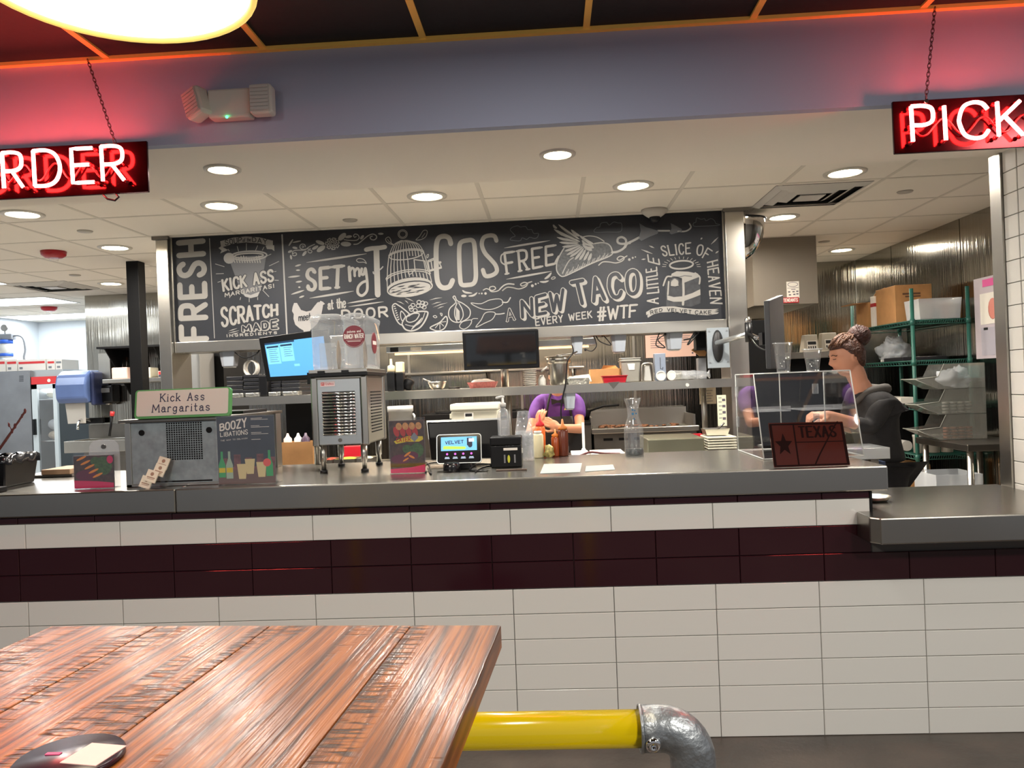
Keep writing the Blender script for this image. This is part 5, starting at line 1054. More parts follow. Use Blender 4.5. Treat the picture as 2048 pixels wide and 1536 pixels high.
# acrylic display case
B0 = on(1528, 919, CZ); B1 = on(1728, 913, CZ); yb0 = min(B0.y, B1.y)+.0; X0, X1 = at(1528, 919, yb0).x, at(1728, 913, yb0).x
yt0 = yb0+.12; T0 = at(1512, 748, yt0); ybk = yb0+.46; zt5 = T0.z-CZ; X0t, X1t = at(1512, 748, yt0).x, at(1705, 740, yt0).x
bx_ = thing('acrylic_display_case', 'clear acrylic display case with a slanted front at the right end of the counter', 'display case', ((X0+X1)/2, (yb0+ybk)/2, CZ))
XL, XR = X0, X1
q = MB()
fr = [(XL, yb0, CZ+.002), (XR, yb0, CZ+.002), (XR, yt0, CZ+zt5), (XL, yt0, CZ+zt5)]
pane(q, *fr); q.build('front_panel', acryl, bx_)
q = MB(); q.slab([(XL, yb0, CZ+.002), (XL, yt0, CZ+zt5), (XL, ybk, CZ+zt5), (XL, ybk, CZ+.002)], (-1, 0, 0), .003); q.build('side_panel', acryl, bx_)
q = MB(); q.slab([(XR, yb0, CZ+.002), (XR, yt0, CZ+zt5), (XR, ybk, CZ+zt5), (XR, ybk, CZ+.002)], (-1, 0, 0), .003); q.build('side_panel', acryl, bx_)
MB().box((XL, yt0, CZ+zt5), (XR, ybk, CZ+zt5+.004)).build('top_panel', frost, bx_); MB().box((XL, yb0, CZ), (XR, ybk, CZ+.002)).build('base_panel', acryl, bx_)
MB().box((XL+.003, ybk-.003, CZ+.02), ((XL+XR)/2-.004, ybk, CZ+zt5-.006)).build('door', acryl, bx_); MB().box(((XL+XR)/2+.004, ybk-.003, CZ+.02), (XR-.003, ybk, CZ+zt5-.006)).build('door', acryl, bx_)
q = MB()
def edge(a, b): q.tube([a, b], .0026, 6)
for x in (XL, XR):
    edge((x, yb0, CZ+.003), (x, yt0, CZ+zt5)); edge((x, yt0, CZ+zt5), (x, ybk, CZ+zt5)); edge((x, ybk, CZ+.003), (x, ybk, CZ+zt5)); edge((x, yb0, CZ+.003), (x, ybk, CZ+.003))
for y, z in ((yt0, CZ+zt5), (ybk, CZ+zt5), (yb0, CZ+.003), (ybk, CZ+.003)): edge((XL, y, z), (XR, y, z))
edge(((XL+XR)/2, ybk, CZ+.02), ((XL+XR)/2, ybk, CZ+zt5)); q.build('polished_edge', mat('bright_edge', (205, 208, 204), .25), bx_)
for z in (.27, .12): MB().box((XL-.004, ybk-.02, CZ+z), (XL+.004, ybk+.006, CZ+z+.05)).build('hinge', frost, bx_); MB().box(((XL+XR)/2+.16, ybk-.012, CZ+z), ((XL+XR)/2+.185, ybk+.006, CZ+z+.05)).build('hinge', frost, bx_)
for xx_ in ((XL+.01, (XL+XR)/2-.03), ((XL+XR)/2+.03, XR-.01)):
    q = MB(); q.box((xx_[0], yb0+.2, CZ+.20), (xx_[1], yb0+.204, CZ+.225)); q.box((xx_[0], yb0+.2, CZ+.2), (xx_[1], ybk-.01, CZ+.203)); q.build('shelf_lip', frost, bx_)
def cup(x, y, z, r0, r1, h, lab):
    t = thing('clear_cup', lab, 'cup', (x, y, z), 0, None)
    q = MB(); q.shell([(r0*.8, .004), (r0, .0), (r0, .012), (r0*1.02, .02), (r1, h), (r1*1.06, h+.001), (r1*1.06, h+.005), (r1, h+.005)], (0, 0, 0), 28); q.lathe([(.0001, .004), (r0*.95, .004)], (0, 0, 0), 28); q.build('cup_wall', clear('cup_clear', gloss=.06, haze=.03), t, local=True)
    q = MB(); q.tube([(math.cos(2*PI*i/28)*r1*1.06, math.sin(2*PI*i/28)*r1*1.06, h+.003) for i in range(28)], .0018, 6, closed=True); q.build('rolled_rim', frost, t, local=True); return t
yc = (yt0+ybk)/2; ztc = CZ+zt5+.0045
v = at(1567, 740, yc); cup(v.x, yc, ztc, .030, .043, at(1565, 682, yc).z-at(1567, 741, yc).z-.006, 'taller clear plastic cup on top of the acrylic case, left')
v = at(1626, 738, yc); cup(v.x, yc, ztc, .029, .043, at(1626, 695, yc).z-at(1626, 739, yc).z-.004, 'shorter clear plastic cup on top of the acrylic case, right')
# smoky license plate sign
Y6 = 3.12; v0, v1, v2_, v3 = at(1548, 924, Y6), at(1700, 921, Y6), at(1685, 843, Y6+.035), at(1537, 846, Y6+.035)
pl = thing('plate_sign', 'smoky brown star and texas plate sign leaning on the acrylic case', 'sign', ((v0.x+v1.x)/2, Y6, CZ))
v0.z = v1.z = CZ+.002
nrm = (v1-v0).cross(v3-v0).normalized(); q = MB(); q.slab([v0, v1, v2_, v3], nrm, .005)
smk = clear('smoky_brown_acrylic', (120, 66, 56), gloss=.02, rough=.06, haze=.6, hazecol=(92, 46, 38)); q.build('plate', smk, pl)
def pm_(x, y, l=0): return v0.lerp(v1, x).lerp(v3.lerp(v2_, x), y) + nrm*(.0005+.0002*l)
d = Draw(pm_); d.line([(0.02, .03), (.98, .03), (.98, .96), (.02, .96), (.02, .03)], .035); d.line([(.33, .05), (.33, .95)], .02); d.line([(.33, .55), (.97, .55)], .02)
star = [(.17+math.cos(PI/2+k*PI/5)*(.12 if k % 2 == 0 else .055), .5+math.sin(PI/2+k*PI/5)*(.26 if k % 2 == 0 else .11)) for k in range(10)]; d.fill(star, 1)
d.text('TEXAS', ((.4, .66), (.88, .66), (.88, .9), (.4, .9)), .03, 1, gap=.3); d.line([(.55, .05), (.62, .25), (.88, .9), (.93, 1.0)], .02, 1)
d.build('dark_relief', mat('dark_brown_print', (30, 14, 12), .9, spec=.1), pl)
# condiments at the rear edge of the counter
def squeeze(x, yb_, yt_, r, body, cap, lab, nm='squeeze_bottle', Yo=0, cone=True):
    v = on(x, yb_, CZ); y = min(v.y+Yo, 3.93); v = at(x, yb_, y); H_ = at(x, yt_, y).z-CZ
    t = thing(nm, lab, 'bottle', (v.x, y, CZ)); bh = H_*(.72 if cone else .9)
    MB().lathe([(r*.9, 0), (r, .004), (r, bh*.93), (r*.8, bh)], (0, 0, 0), 20).build('bottle', body, t, local=True)
    if cone: MB().lathe([(r*.86, bh), (r*.86, bh+.01), (r*.3, bh+(H_-bh)*.45), (r*.14, H_), (.0001, H_)], (0, 0, 0), 16).build('nozzle_cap', cap, t, local=True)
    else: MB().lathe([(r*.7, bh), (r*.7, H_), (.0001, H_)], (0, 0, 0), 16).build('cap', cap, t, local=True)
squeeze(1082, 906, 828, .026, mat('orange_sauce', (224, 110, 50), .3), mat('red_cap', (206, 30, 40), .35), 'orange sauce squeeze bottle with a red cap in front of the purple shirt', Yo=-.0)
squeeze(1077, 908, 862, .028, mat('cream_sauce', (206, 196, 160), .35), white_pl, 'short jar of pale sauce in front of the orange squeeze bottle', 'sauce_jar', -.2, False)
squeeze(1127, 906, 838, .027, mat('brown_sauce', (96, 42, 24), .25), mat('amber_cap', (186, 110, 40), .4), 'tall brown sauce squeeze bottle in front of the purple sleeve')
squeeze(1112, 908, 858, .022, mat('amber_sauce', (150, 66, 24), .25), mat('orange_cap2', (214, 120, 40), .4), 'shorter amber sauce bottle left of the tall brown one', Yo=-.1)
v = on(1099, 906, CZ); q = MB(); random.seed(5)
q.ball((v.x, 3.86, CZ+.032), .032, 12, (.8, .5, 1)); crumple(q, (v.x, 3.86, CZ+.032), .009, 60, CZ+.0005)
q.build('wrapped_snack', mat('crumpled_wrapper', (196, 180, 110), .35, .3, noise=.75, nscale=60), label='crumpled gold and brown wrapped packet among the sauce bottles', cat='packet')
# small pan on the low counter
v = on(1762, 1006, .886); q = MB(); t = thing('small_pan', 'small shallow metal pan tucked behind the step of the low counter', 'pan', (v.x+.0, 3.33, .886))
MB().shell([(.0001, .003), (.045, .003), (.062, .02), (.066, .021), (.066, .018), (.047, 0), (.0001, 0)], (0, 0, 0), 28).build('dish', steel, t, local=True)
MB().lathe([(.02, .0035), (.02, .045), (.018, .05), (.0001, .05)], (-.02, 0, 0), 18).build('paper_cup', off_white, label='small white paper portion cup standing in the metal pan', cat='cup') if False else None
# ================================================================== KITCHEN
def rect(x0, y0, x1, y1, Y):
    xm, ym = (x0+x1)/2, (y0+y1)/2; a = at(x0, ym, Y).x; b = at(x1, ym, Y).x; return a, b, at(xm, y1, Y).z, at(xm, y0, Y).z   # x0,x1,zb,zt
def bx(name, m, lab, cat, x0, y0, x1, y1, Y, dep, zb=None, bevel=.003, zt=None, grp=None, parent=None):
    a, b, c, d = rect(x0, y0, x1, y1, Y); c = c if zb is None else zb; d = d if zt is None else zt
    return MB().box((a, Y, c), (b, Y+dep, d)).build(name, m, parent, bevel=bevel, label=lab, cat=cat, group=grp)
def tub(q, x0, x1, y0, y1, z0, z1, t=.004, flare=.0):
    """open box with walls"""
    f = flare; o = [(x0, y0, z0), (x1, y0, z0), (x1, y1, z0), (x0, y1, z0), (x0-f, y0-f, z1), (x1+f, y0-f, z1), (x1+f, y1+f, z1), (x0-f, y1+f, z1)]
    i = [(x0+t, y0+t, z0+t), (x1-t, y0+t, z0+t), (x1-t, y1-t, z0+t), (x0+t, y1-t, z0+t), (x0-f+t, y0-f+t, z1), (x1+f-t, y0-f+t, z1), (x1+f-t, y1+f-t, z1), (x0-f+t, y1+f-t, z1)]
    return q.add(o+i, [(0, 3, 2, 1), (0, 1, 5, 4), (1, 2, 6, 5), (2, 3, 7, 6), (3, 0, 4, 7), (8, 9, 10, 11), (8, 12, 13, 9), (9, 13, 14, 10), (10, 14, 15, 11), (11, 15, 12, 8), (4, 5, 13, 12), (5, 6, 14, 13), (6, 7, 15, 14), (7, 4, 12, 15)])
MB().box((-7.3, 3.98, 0), (3.23, 10.7, .004)).build('floor', mat('pale_bounce_floor', (188, 178, 166), .5, noise=.2, nscale=5), kind='structure')  # unseen floor kept pale to bounce light up to the kitchen ceiling
# ---- pass shelf
sx0, sx1 = at(455, 800, 5.34).x, 1.245
SHZ = 1.42
sh = thing('pass_shelf', 'long stainless pass-through shelf under the chalkboard opening', 'shelf', ((sx0+sx1)/2, 5.5, 1.365))
for a, b in ((-2.68, -.33), (-.329, 1.245)):
    MB().box((a, 5.34, 1.40), (b, 5.80, SHZ)).build('shelf_plate', steel, sh, bevel=.003); MB().box((a, 5.335, 1.362), (b, 5.341, SHZ)).build('front_lip', steel, sh)
for x in (-2.5, -.3, 1.1): MB().cyl((x, 5.58, .904), (x, 5.58, 1.40), .02, n=14).build('support_leg', steel, sh)
v = at(1375, 770, 5.33); MB().cyl((v.x, 5.330, v.z), (v.x, 5.335, v.z), .012, n=16).build('round_sticker', white_pl, sh)
q = MB(); vv = [at(x, y, 5.332) for x, y in ((1216, 765), (1240, 763), (1227, 778))]; q.slab(vv, (0, -1, 0), .002); q.build('lip_reflection', steel_dk, sh)  # darker triangle drawn in for a reflection on the shelf lip
TZ = .95
et = thing('prep_table', 'long stainless prep table behind the bar counter', 'table', (-.5, 5.2, 0))
MB().box((-2.6, 4.75, TZ-.04), (1.2, 5.33, TZ)).build('table_top', steel_dk, et, bevel=.003)
for x in (-2.55, -.7, 1.15):
    for y in (4.8, 5.28): MB().cyl((x, y, 0), (x, y, TZ-.04), .02, n=12).build('leg', steel, et)
# panels and cabinet at the left end of the opening
bx('side_cabinet', mat('satin_steel_panel', (188, 190, 190), .4, .8), 'pale steel cabinet side right of the left steel post under the chalkboard', 'cabinet', 350, 700, 400, 776, 5.82, .26, zb=.005)
bx('dark_opening_fill', black_mt, 'matt black box filling the dark opening behind the pale steel cabinet side', 'cabinet', 392, 700, 447, 776, 6.1, .5, zb=.005)  # black box put in for the darkness of the opening
bx('under_shelf_dark_box', black_mt, 'black box filling the dark opening under the pass shelf left of the drink dispenser', 'cabinet', 572, 806, 640, 880, 5.85, .2, zb=.005)  # black box put in for the dark area under the shelf
# heater strip under the rail
a, b, c, d_ = rect(772, 684, 1192, 698, 5.66)
hs = thing('heater_strip', 'long pale warming strip fixed under the chalkboard rail', 'food warmer', ((a+b)/2, 5.72, 1.70))
MB().box((a, 5.66, 1.705), (b, 5.8, 1.754)).build('housing', steel_lt, hs, bevel=.003)
v = at(788, 692, 5.655); MB().box((v.x-.03, 5.656, 1.712), (v.x+.03, 5.66, 1.744)).build('warning_label', kb, hs); v = at(834, 690, 5.655); MB().box((v.x-.05, 5.656, 1.715), (v.x+.03, 5.66, 1.74)).build('data_label', wh, hs)
MB().cyl((a+.05, 5.73, 1.697), (b-.05, 5.73, 1.697), .007, n=8).build('heating_tube', mat('warm_tube', (255, 190, 130), .4, emit=1.2), hs)
light('AREA', ((a+b)/2, 5.73, 1.69), 6, (1, .7, .45), 2.2, .08)
# hanging tapered boxes
def hang(lab, x0, x1, yt, yb_, Y, m=ltgrey_pl, side=True):
    a, b, c, d = rect(x0, yt, x1, yb_, Y); t = thing('hanging_speaker', lab, 'speaker box', ((a+b)/2, Y, c), 0, 'tapered grey boxes hanging at the pass'); w = (b-a)/2; h = d-c; tp = .72
    MB().hexa([(-w*tp, 0, .006), (w*tp, 0, .006), (w*tp, .08, .006), (-w*tp, .08, .006), (-w, -.01, h), (w, -.01, h), (w, .1, h), (-w, .1, h)]).build('shell', m, t, bevel=.008, local=True)
    MB().hexa([(-w*.4, -.003, .01), (w*tp*.96, -.003, .01), (w*tp*.96, -.001, .01), (-w*.4, -.001, .01), (-w*.5, -.013, h*.98), (w*.97, -.013, h*.98), (w*.97, -.011, h*.98), (-w*.5, -.011, h*.98)]).build('face_plate', mat('pale_blue_grey_plastic', (146, 152, 160), .4), t, local=True)
    MB().box((-w*tp*.8, .01, 0), (w*tp*.8, .07, .006)).build('lower_rim', white_pl, t, local=True); return t
for lab, x0, x1, yt, yb_ in (('tapered pale grey box hanging under the rail at the far left of the opening', 438, 471, 697, 735), ('tapered grey box hanging under the rail right of the dark monitor', 1142, 1167, 671, 710),
    ('tapered pale grey box hanging under the rail above the grey bin', 1221, 1254, 665, 706), ('tapered pale grey box hanging under the rail in front of the pink notice', 1330, 1367, 659, 701)): hang(lab, x0, x1, yt, yb_, 5.45)
hang('tapered dark grey box hanging below the shelf in front of the purple shirt', 1126, 1152, 784, 820, 5.36, grey_pl)
# cables under the rail
for i, (P, lab, r) in enumerate((([(1144, 690), (1146, 705), (1135, 722), (1133, 745), (1131, 770), (1124, 800), (1122, 830), (1127, 850)], 'long black cable dangling down past the pot and shelf', .005),
    ([(1186, 668), (1193, 690), (1184, 702), (1172, 699)], 'short curved black cable right of the hanging grey box', .004), ([(1190, 668), (1200, 683), (1222, 690), (1206, 670)], 'black cable running into the box above the grey bin', .004),
    ([(1320, 663), (1312, 690), (1330, 695), (1316, 680), (1332, 668)], 'looped black cable left of the box at the pink notice', .004), ([(1367, 680), (1385, 675), (1392, 660), (1375, 690), (1395, 668), (1405, 656)], 'tangled black cables right of the box at the pink notice', .0055),
    ([(470, 705), (490, 716), (512, 708), (520, 698)], 'sagging black cable left of the blue till screen', .005))):
    q = MB(); pts = [tuple(at(x, y, 5.43-(.12 if i == 0 else 0))) for x, y in P]; q.tube(smooth(pts, 6), r, 6); q.cyl(pts[-1], Vector(pts[-1])+Vector((-.012, 0, -.004)), .009, n=8); q.build('cable', black_pl, label=lab, cat='cable')
bx('router', black_mt, 'black box of electronics beside the pale mounting plate under the rail', 'network box', 1392, 656, 1412, 700, 5.52, .1)
# mounting plate, arm, side-on monitor
a, b, c, d_ = rect(1413, 656, 1457, 736, 5.36)
mp = thing('monitor_arm', 'long grey monitor arm on a pale plate at the right steel post', 'monitor arm', ((a+b)/2, 5.33, c))
MB().box((a, 5.33, c), (b, 5.345, d_)).build('plate', mat('pale_blue_plate', (136, 144, 150), .5), mp, bevel=.002)
for x in (a+.015, b-.015):
    for z in (c+.04, d_-.02): MB().cyl((x, 5.325, z), (x, 5.33, z), .005, n=8).build('bolt', grey_pl, mp)
v = at(1436, 692, 5.32); MB().lathe([(.0001, -.02), (.04, -.012), (.048, 0), (.04, .006)], (v.x, 5.325, v.z), 24, sx=.8, sy=2.3, axis=(0, 1, 0)).build('oval_cover', mat('speckled_black', (24, 24, 26), .5), mp)
e = at(1497, 668, 4.9); v = at(1434, 686, 5.28); q = MB()
q.tube([v, v.lerp(e, .5), e], .017, 12); q.build('lower_arm', steel_lt, mp); MB().cyl(e+Vector((0, 0, -.05)), e+Vector((0, 0, .07)), .022, n=16).build('joint', black_pl, mp); MB().ball(e+Vector((0, 0, .085)), .022, 12).build('joint_cap', chrome, mp)
e2 = at(1533, 672, 4.42); MB().tube([e, at(1515, 676, 4.6), e2], .014, 10).build('upper_arm', chrome, mp)
q = MB(); q.tube(smooth([tuple(e), tuple(at(1512, 690, 4.7)), tuple(at(1530, 700, 4.5)), tuple(at(1538, 692, 4.43))], 5), .004, 6); q.build('arm_cable', black_pl, mp)
a0, a1 = at(1527, 602, 4.30), at(1556, 591, 4.62); b0, b1 = at(1532, 738, 4.30), at(1560, 728, 4.62)
t = thing('kitchen_monitor', 'tall dark monitor seen side-on behind the clear cups', 'monitor', tuple((b0+b1)/2))
n_ = (b1-b0).cross(a0-b0).normalized(); b0.z = b1.z = min(b0.z, b1.z); MB().slab([b0, b1, a1, a0], -n_, .03).build('back_shell', mat('charcoal_plastic', (58, 58, 60), .4), t, bevel=.004)
MB().slab([b1, b1+Vector((.012, .03, 0)), a1+Vector((.012, .03, 0)), a1], (-1, 0, 0), .02).build('screen_edge', grey_pl, t)
MB().box((e2.x-.03, e2.y-.02, e2.z-.05), (e2.x+.01, e2.y+.05, e2.z+.02)).build('mount_block', black_pl, t)
# convex mirror
v = at(1484, 470, 5.34); t = thing('convex_mirror', 'chrome convex safety mirror bulging from the top of the right steel post', 'mirror', (xr1+.004, 5.5, v.z-.13))
q = MB(); n = 20; vs = []; R = .16
for i in range(9):
    th = PI/2*i/8
    for j in range(n+1):
        ph = PI*j/n - PI/2; vs.append((math.cos(th)*math.cos(ph)*R*1.08, -math.cos(th)*math.sin(ph)*R, .26-math.sin(th)*.28))
q.add(vs, [(i*(n+1)+j, i*(n+1)+j+1, (i+1)*(n+1)+j+1, (i+1)*(n+1)+j) for i in range(8) for j in range(n)], True); q.build('mirror_bulb', chrome, t, local=True)
q = MB(); q.tube([(math.cos(PI*j/n-PI/2)*R*1.1, -math.sin(PI*j/n-PI/2)*R*1.02, .262) for j in range(n+1)], .006, 6); q.build('rim', black_pl, t, local=True)
# hood notice
v = at(1574, 605, 6.598); a, b, c, d_ = rect(1573, 563, 1601, 596, 6.597); hn = thing('hood_notice', 'small white and red notice on the corner of the beige duct', 'notice', ((a+b)/2, 6.59, at(1580, 606, 6.59).z))
nb = MB().box((a, 6.592, c), (b-.012, 6.597, d_)).build('notice_sheet', wh, hn)
d = Draw(plane_map((a, 6.592, c), (1, 0, 0), (0, 0, 1), (0, -1, 0), .0004)); W_, H_ = b-.012-a, d_-c; d.ring(W_/2, H_*.82, W_*.4, H_*.13, .004); d.rect(W_*.05, H_*.6, W_*.95, H_*.62, 0); d.rect(W_*.35, H_*.5, W_*.7, H_*.54, 0)
for k, (x, y) in enumerate(((.1, .34), (.45, .34), (.75, .36), (.15, .16), (.5, .18), (.75, .2))): d.rect(W_*x, H_*y, W_*(x+.18), H_*(y+.07), 0)
d.build('notice_print', mat('grey_ink', (92, 84, 96), .6), nb)
a2 = at(1548, 600, 6.59).x; z1, z0 = at(1575, 595, 6.59).z, at(1575, 606, 6.59).z; rs = MB().box((a2, 6.588, z0), (b-.02, 6.596, z1)).build('red_strip', mat('red_label', (176, 40, 44), .5), hn)
d = Draw(plane_map((a2, 6.588, z0), (1, 0, 0), (0, 0, 1), (0, -1, 0), .0004)); d.text('ATTENDANTS', ((.05, .01), (b-.02-a2-.01, .01), (b-.02-a2-.01, z1-z0-.01), (.05, z1-z0-.01)), .005); d.build('lettering', wh, rs)
# ---- things on the pass shelf
YSf = 5.42
def stack(lab, x0, x1, yt, yb_, n, m, Y=YSf+.02, dep=.3, name='tray_stack', cat='tray stack', part='tray', gap=.15):
    a, b, c, d = rect(x0, yt, x1, yb_, Y); c = SHZ+.0005; t = thing(name, lab, cat, ((a+b)/2, Y+dep/2, c)); h = (d-c)/n; w = (b-a)/2; me = None
    for k in range(n):
        j = random.uniform(-.006, .006); MB().box((-w+j, -dep/2, k*h+.0004), (w+j, dep/2, (k+1)*h-h*gap)).build(part, m, t, bevel=.003, local=True)
    return t
blkt = mat('black_tray_plastic', (30, 30, 33), .3)
stack('left stack of flat black trays on the pass shelf', 452, 484, 752, 779, 5, blkt); stack('right taller stack of flat black trays beside the blue till screen', 486, 519, 748, 779, 6, blkt)
stack('low stack of dark trays under the blue till screen, nearer the stacks', 541, 562, 758, 785, 4, blkt); stack('low stack of dark trays just left of the drink dispenser', 564, 600, 757, 784, 4, blkt)
for i, (x0, x1) in enumerate(((462, 488), (492, 520), (538, 562), (566, 598))):
    a, b, c, d = rect(x0, 780, x1, 792, 5.36); MB().box((a, 5.345, SHZ+.0006), (b, 5.43, SHZ+.03)).build('foil_packet', mat('crinkled_foil', (150, 150, 146), .3, .8, bump=.6, bscale=60), bevel=.006, label=('silver wrapped packet in front of the left black tray stack', 'silver wrapped packet in front of the right black tray stack', 'silver wrapped packet below the left part of the blue till screen', 'silver wrapped packet left of the drink dispenser')[i], cat='packet', group='foil packets on the pass shelf')
v = at(503, 738, 5.5); q = MB(); q.shell([(.052, -.02), (.06, -.02), (.06, .02), (.052, .02), (.052, -.02)], (v.x, 5.5, at(503, 738, 5.5).z+.006), 28, axis=(.35, 1, 0)); 
q.v = [p_+Vector((0, 0, (SHZ+.14)-at(503, 738, 5.5).z)) if False else p_ for p_ in q.v]; q.build('tape_roll', off_white, label='white tape roll standing upright behind the black tray stacks', cat='tape roll')
zt_r = v.z-.062; MB().box((v.x-.1, 5.46, SHZ+.0005+.13), (v.x+.1, 5.6, zt_r)).build('label_printer', grey_pl, label='dark grey box under the upright tape roll', cat='printer', bevel=.006) if zt_r > SHZ+.15 else None
MB().box((at(519, 760, 5.4).x, 5.37, SHZ+.0005), (at(538, 760, 5.4).x, 5.5, at(525, 750, 5.4).z)).build('napkin_caddy', black_pl, label='black upright caddy between the tray stacks', cat='caddy', bevel=.01)
def lat(name, lab, cat, px, yb_, yt, rpx, prof, m, Y=YSf, z0=None, extra=None, sx=1, sy=1):
    z0 = SHZ+.0006 if z0 is None else z0; v = at(px, yb_, Y); H = at(px, yt, Y).z-z0; R = rpx*Y/FPX; t = thing(name, lab, cat, (v.x, Y, z0))
    q = MB(); q.shell([(r*R, z*H) for r, z in prof], (0, 0, 0), 26, sx=sx, sy=sy); q.build('body', m, t, local=True); t['H'] = H; t['R'] = R; return t
# sauce bottle pair
t = thing('sauce_bottle', 'large black sauce bottle with a cream pump top right of the dispenser tanks', 'bottle', (at(783, 750, YSf).x, YSf, SHZ+.0006)); H = at(783, 718, YSf).z-SHZ
MB().box((-.03, -.035, 0), (.028, .035, H*.6)).build('body', black_pl, t, bevel=.008, local=True); MB().lathe([(.03, H*.6), (.026, H*.78), (.010, H*.82), (.008, H), (.0001, H)], (0, 0, 0), 16).build('pump_top', mat('cream_plastic', (222, 206, 170), .4), t, local=True)
t = thing('sauce_tub', 'square black sauce tub with a cream lid beside the large sauce bottle', 'tub', (at(799, 750, YSf).x, YSf+.02, SHZ+.0006)); H = at(799, 724, YSf).z-SHZ
MB().box((-.026, -.04, 0), (.03, .04, H*.64)).build('body', black_pl, t, bevel=.006, local=True); MB().box((-.024, -.038, H*.64), (.028, .038, H)).build('lid', MATS['cream_plastic'], t, bevel=.006, local=True)
q = MB(); q.ball((at(815, 765, YSf).x, YSf+.03, SHZ+.045), .045, 12, (.9, .7, 1)); q.v = [Vector((p_.x+.01*math.sin(p_.z*90), p_.y, max(p_.z, SHZ+.001))) for p_ in q.v]; q.build('folded_glove', black_mt, label='crumpled black cloth right of the sauce tub on the pass shelf', cat='cloth')
t = lat('mixing_bowl', 'small steel mixing bowl with a spoon on the pass shelf', 'bowl', 875, 781, 763, 19, [(.0001, .02), (.5, .02), (.75, .25), (.95, .8), (1.0, 1.0), (.97, 1.0), (.9, .8), (.7, .28), (.0001, .06)], steel)
MB().tube([(.0, 0, .03), (-.07, -.01, .085)], .004, 6).build('spoon', steel, label='long spoon leaning out of the small steel bowl', cat='spoon') if False else MB().xf(Matrix()).tube([Vector(t.location)+Vector((.01, 0, .03)), Vector(t.location)+Vector((-.10, -.01, .082))], [.004, .006], 6).build('spoon', steel, label='steel spoon leaning out of the small mixing bowl', cat='spoon')
q = MB(); v = at(915, 779, YSf); q.cyl((v.x-.06, YSf-.02, SHZ+.008), (v.x+.02, YSf-.02, SHZ+.008), .007, n=8); k = q.build('knife_handle', black_pl, label='black handled knife lying between the steel bowl and the pink tray', cat='knife'); MB().box((v.x+.02, YSf-.03, SHZ+.003), (v.x+.16, YSf-.008, SHZ+.005)).build('blade', steel_lt, k)
t = thing('food_tray', 'red and white food boat filled with pale food left of the steel pole', 'food tray', (at(966, 775, YSf).x, YSf, SHZ+.0006)); H = at(966, 762, YSf).z-SHZ; q = MB(); tub(q, -.085, .085, -.05, .05, 0, H*.85, .003, .02); q.build('boat', mat('red_check_paper', (206, 120, 112), .6, noise=.3, nscale=70), t, local=True)
q = MB(); random.seed(9); q.ball((0, 0, H*.72), .09, 14, (1, .55, .28)); q.v = [p_+Vector((random.uniform(-.004, .004), 0, random.uniform(-.004, .005))) for p_ in q.v]; q.build('shredded_cheese', mat('pale_food', (222, 214, 206), .7), t, local=True)
# display monitor on a pole
YM = 5.18; a, b, c, d_ = rect(926, 660, 1078, 738, YM)
dm = thing('pass_monitor', 'wide dark glossy monitor on a steel pole in the middle of the pass', 'monitor', ((a+b)/2, YM+.04, SHZ)); w = (b-a)/2; z0, z1 = c-SHZ, d_-SHZ
tlt = Matrix.Translation((0, 0, z0)) @ Matrix.Rotation(.1, 4, 'X')
MB().box((-w, -.03, 0), (w, .012, z1-z0)).xf(tlt).build('casing', black_pl, dm, bevel=.008, local=True); MB().box((-w+.022, -.0325, .03), (w-.02, -.03, z1-z0-.02)).xf(tlt).build('screen', mat('dark_screen_glass', (18, 20, 22), .05, spec=.8), dm, local=True)
px_ = at(1009, 760, 5.42).x-(a+b)/2; MB().cyl((px_, .24, 0.001), (px_, .24, z0+.12), .028, n=20).build('pole', steel, dm, local=True); MB().box((px_-.05, .0, z0+.08), (px_+.05, .26, z0+.12)).build('bracket', black_pl, dm, local=True)
# cup stack, bottle, pot ...
t = thing('portion_cup_stack', 'stack of white paper bowls on the pass shelf right of the steel pole', 'cup stack', (at(1060, 760, YSf).x, YSf, SHZ+.0006)); H = at(1060, 738, YSf).z-SHZ
for k in range(9): h = H/9.5; q = MB(); q.shell([(.03, k*h), (.043, k*h+h*1.3), (.046, k*h+h*1.4), (.046, k*h+h*1.15)], (0, 0, 0), 22); q.build('paper_bowl', off_white, t, local=True)
t = lat('white_squeeze_bottle', 'small plain white bottle between the paper bowls and the steel pot', 'bottle', 1084, 770, 750, 7.5, [(.0001, 0), (.95, 0), (1, .1), (1, .6), (.6, .85), (.5, 1), (.0001, 1)], white_pl)
t = lat('steel_pot', 'tall steel pot with a lid insert on the pass shelf', 'pot', 1119, 768, 712, 22, [(.0001, 0), (.78, 0), (.85, .04), (.92, .72), (.92, .74), (1.08, .76), (1.1, .93), (1.0, .97)], mat('satin_pot_steel', (176, 172, 164), .3, 1))
H, R = t['H'], t['R']; MB().lathe([(R*1.25, H*.97), (R*1.27, H*.985), (R*.9, H*1.0), (.0001, H*1.0)], (0, 0, 0), 26).build('lid', steel, t, local=True); MB().tube([(-R*.2, -R, H*1.01), (R*1.2, -R*.6, H*1.05), (R*1.7, -R*.3, H*1.12)], .006, 6).build('ladle_handle', steel_dk, t, local=True)
q = MB(); q.tube([(R*.95, -R*.1, H*.15), (R*1.25, -R*.2, H*.3), (R*1.2, -R*.2, H*.55)], .007, 6); q.build('side_handle', steel_dk, t, local=True)
v = at(1088, 742, 5.4); MB().tube([at(1082, 744, 5.36), at(1094, 733, 5.36)], .006, 8).build('chalk_marker', white_pl, label='small white marker leaning beside the steel pot', cat='marker')
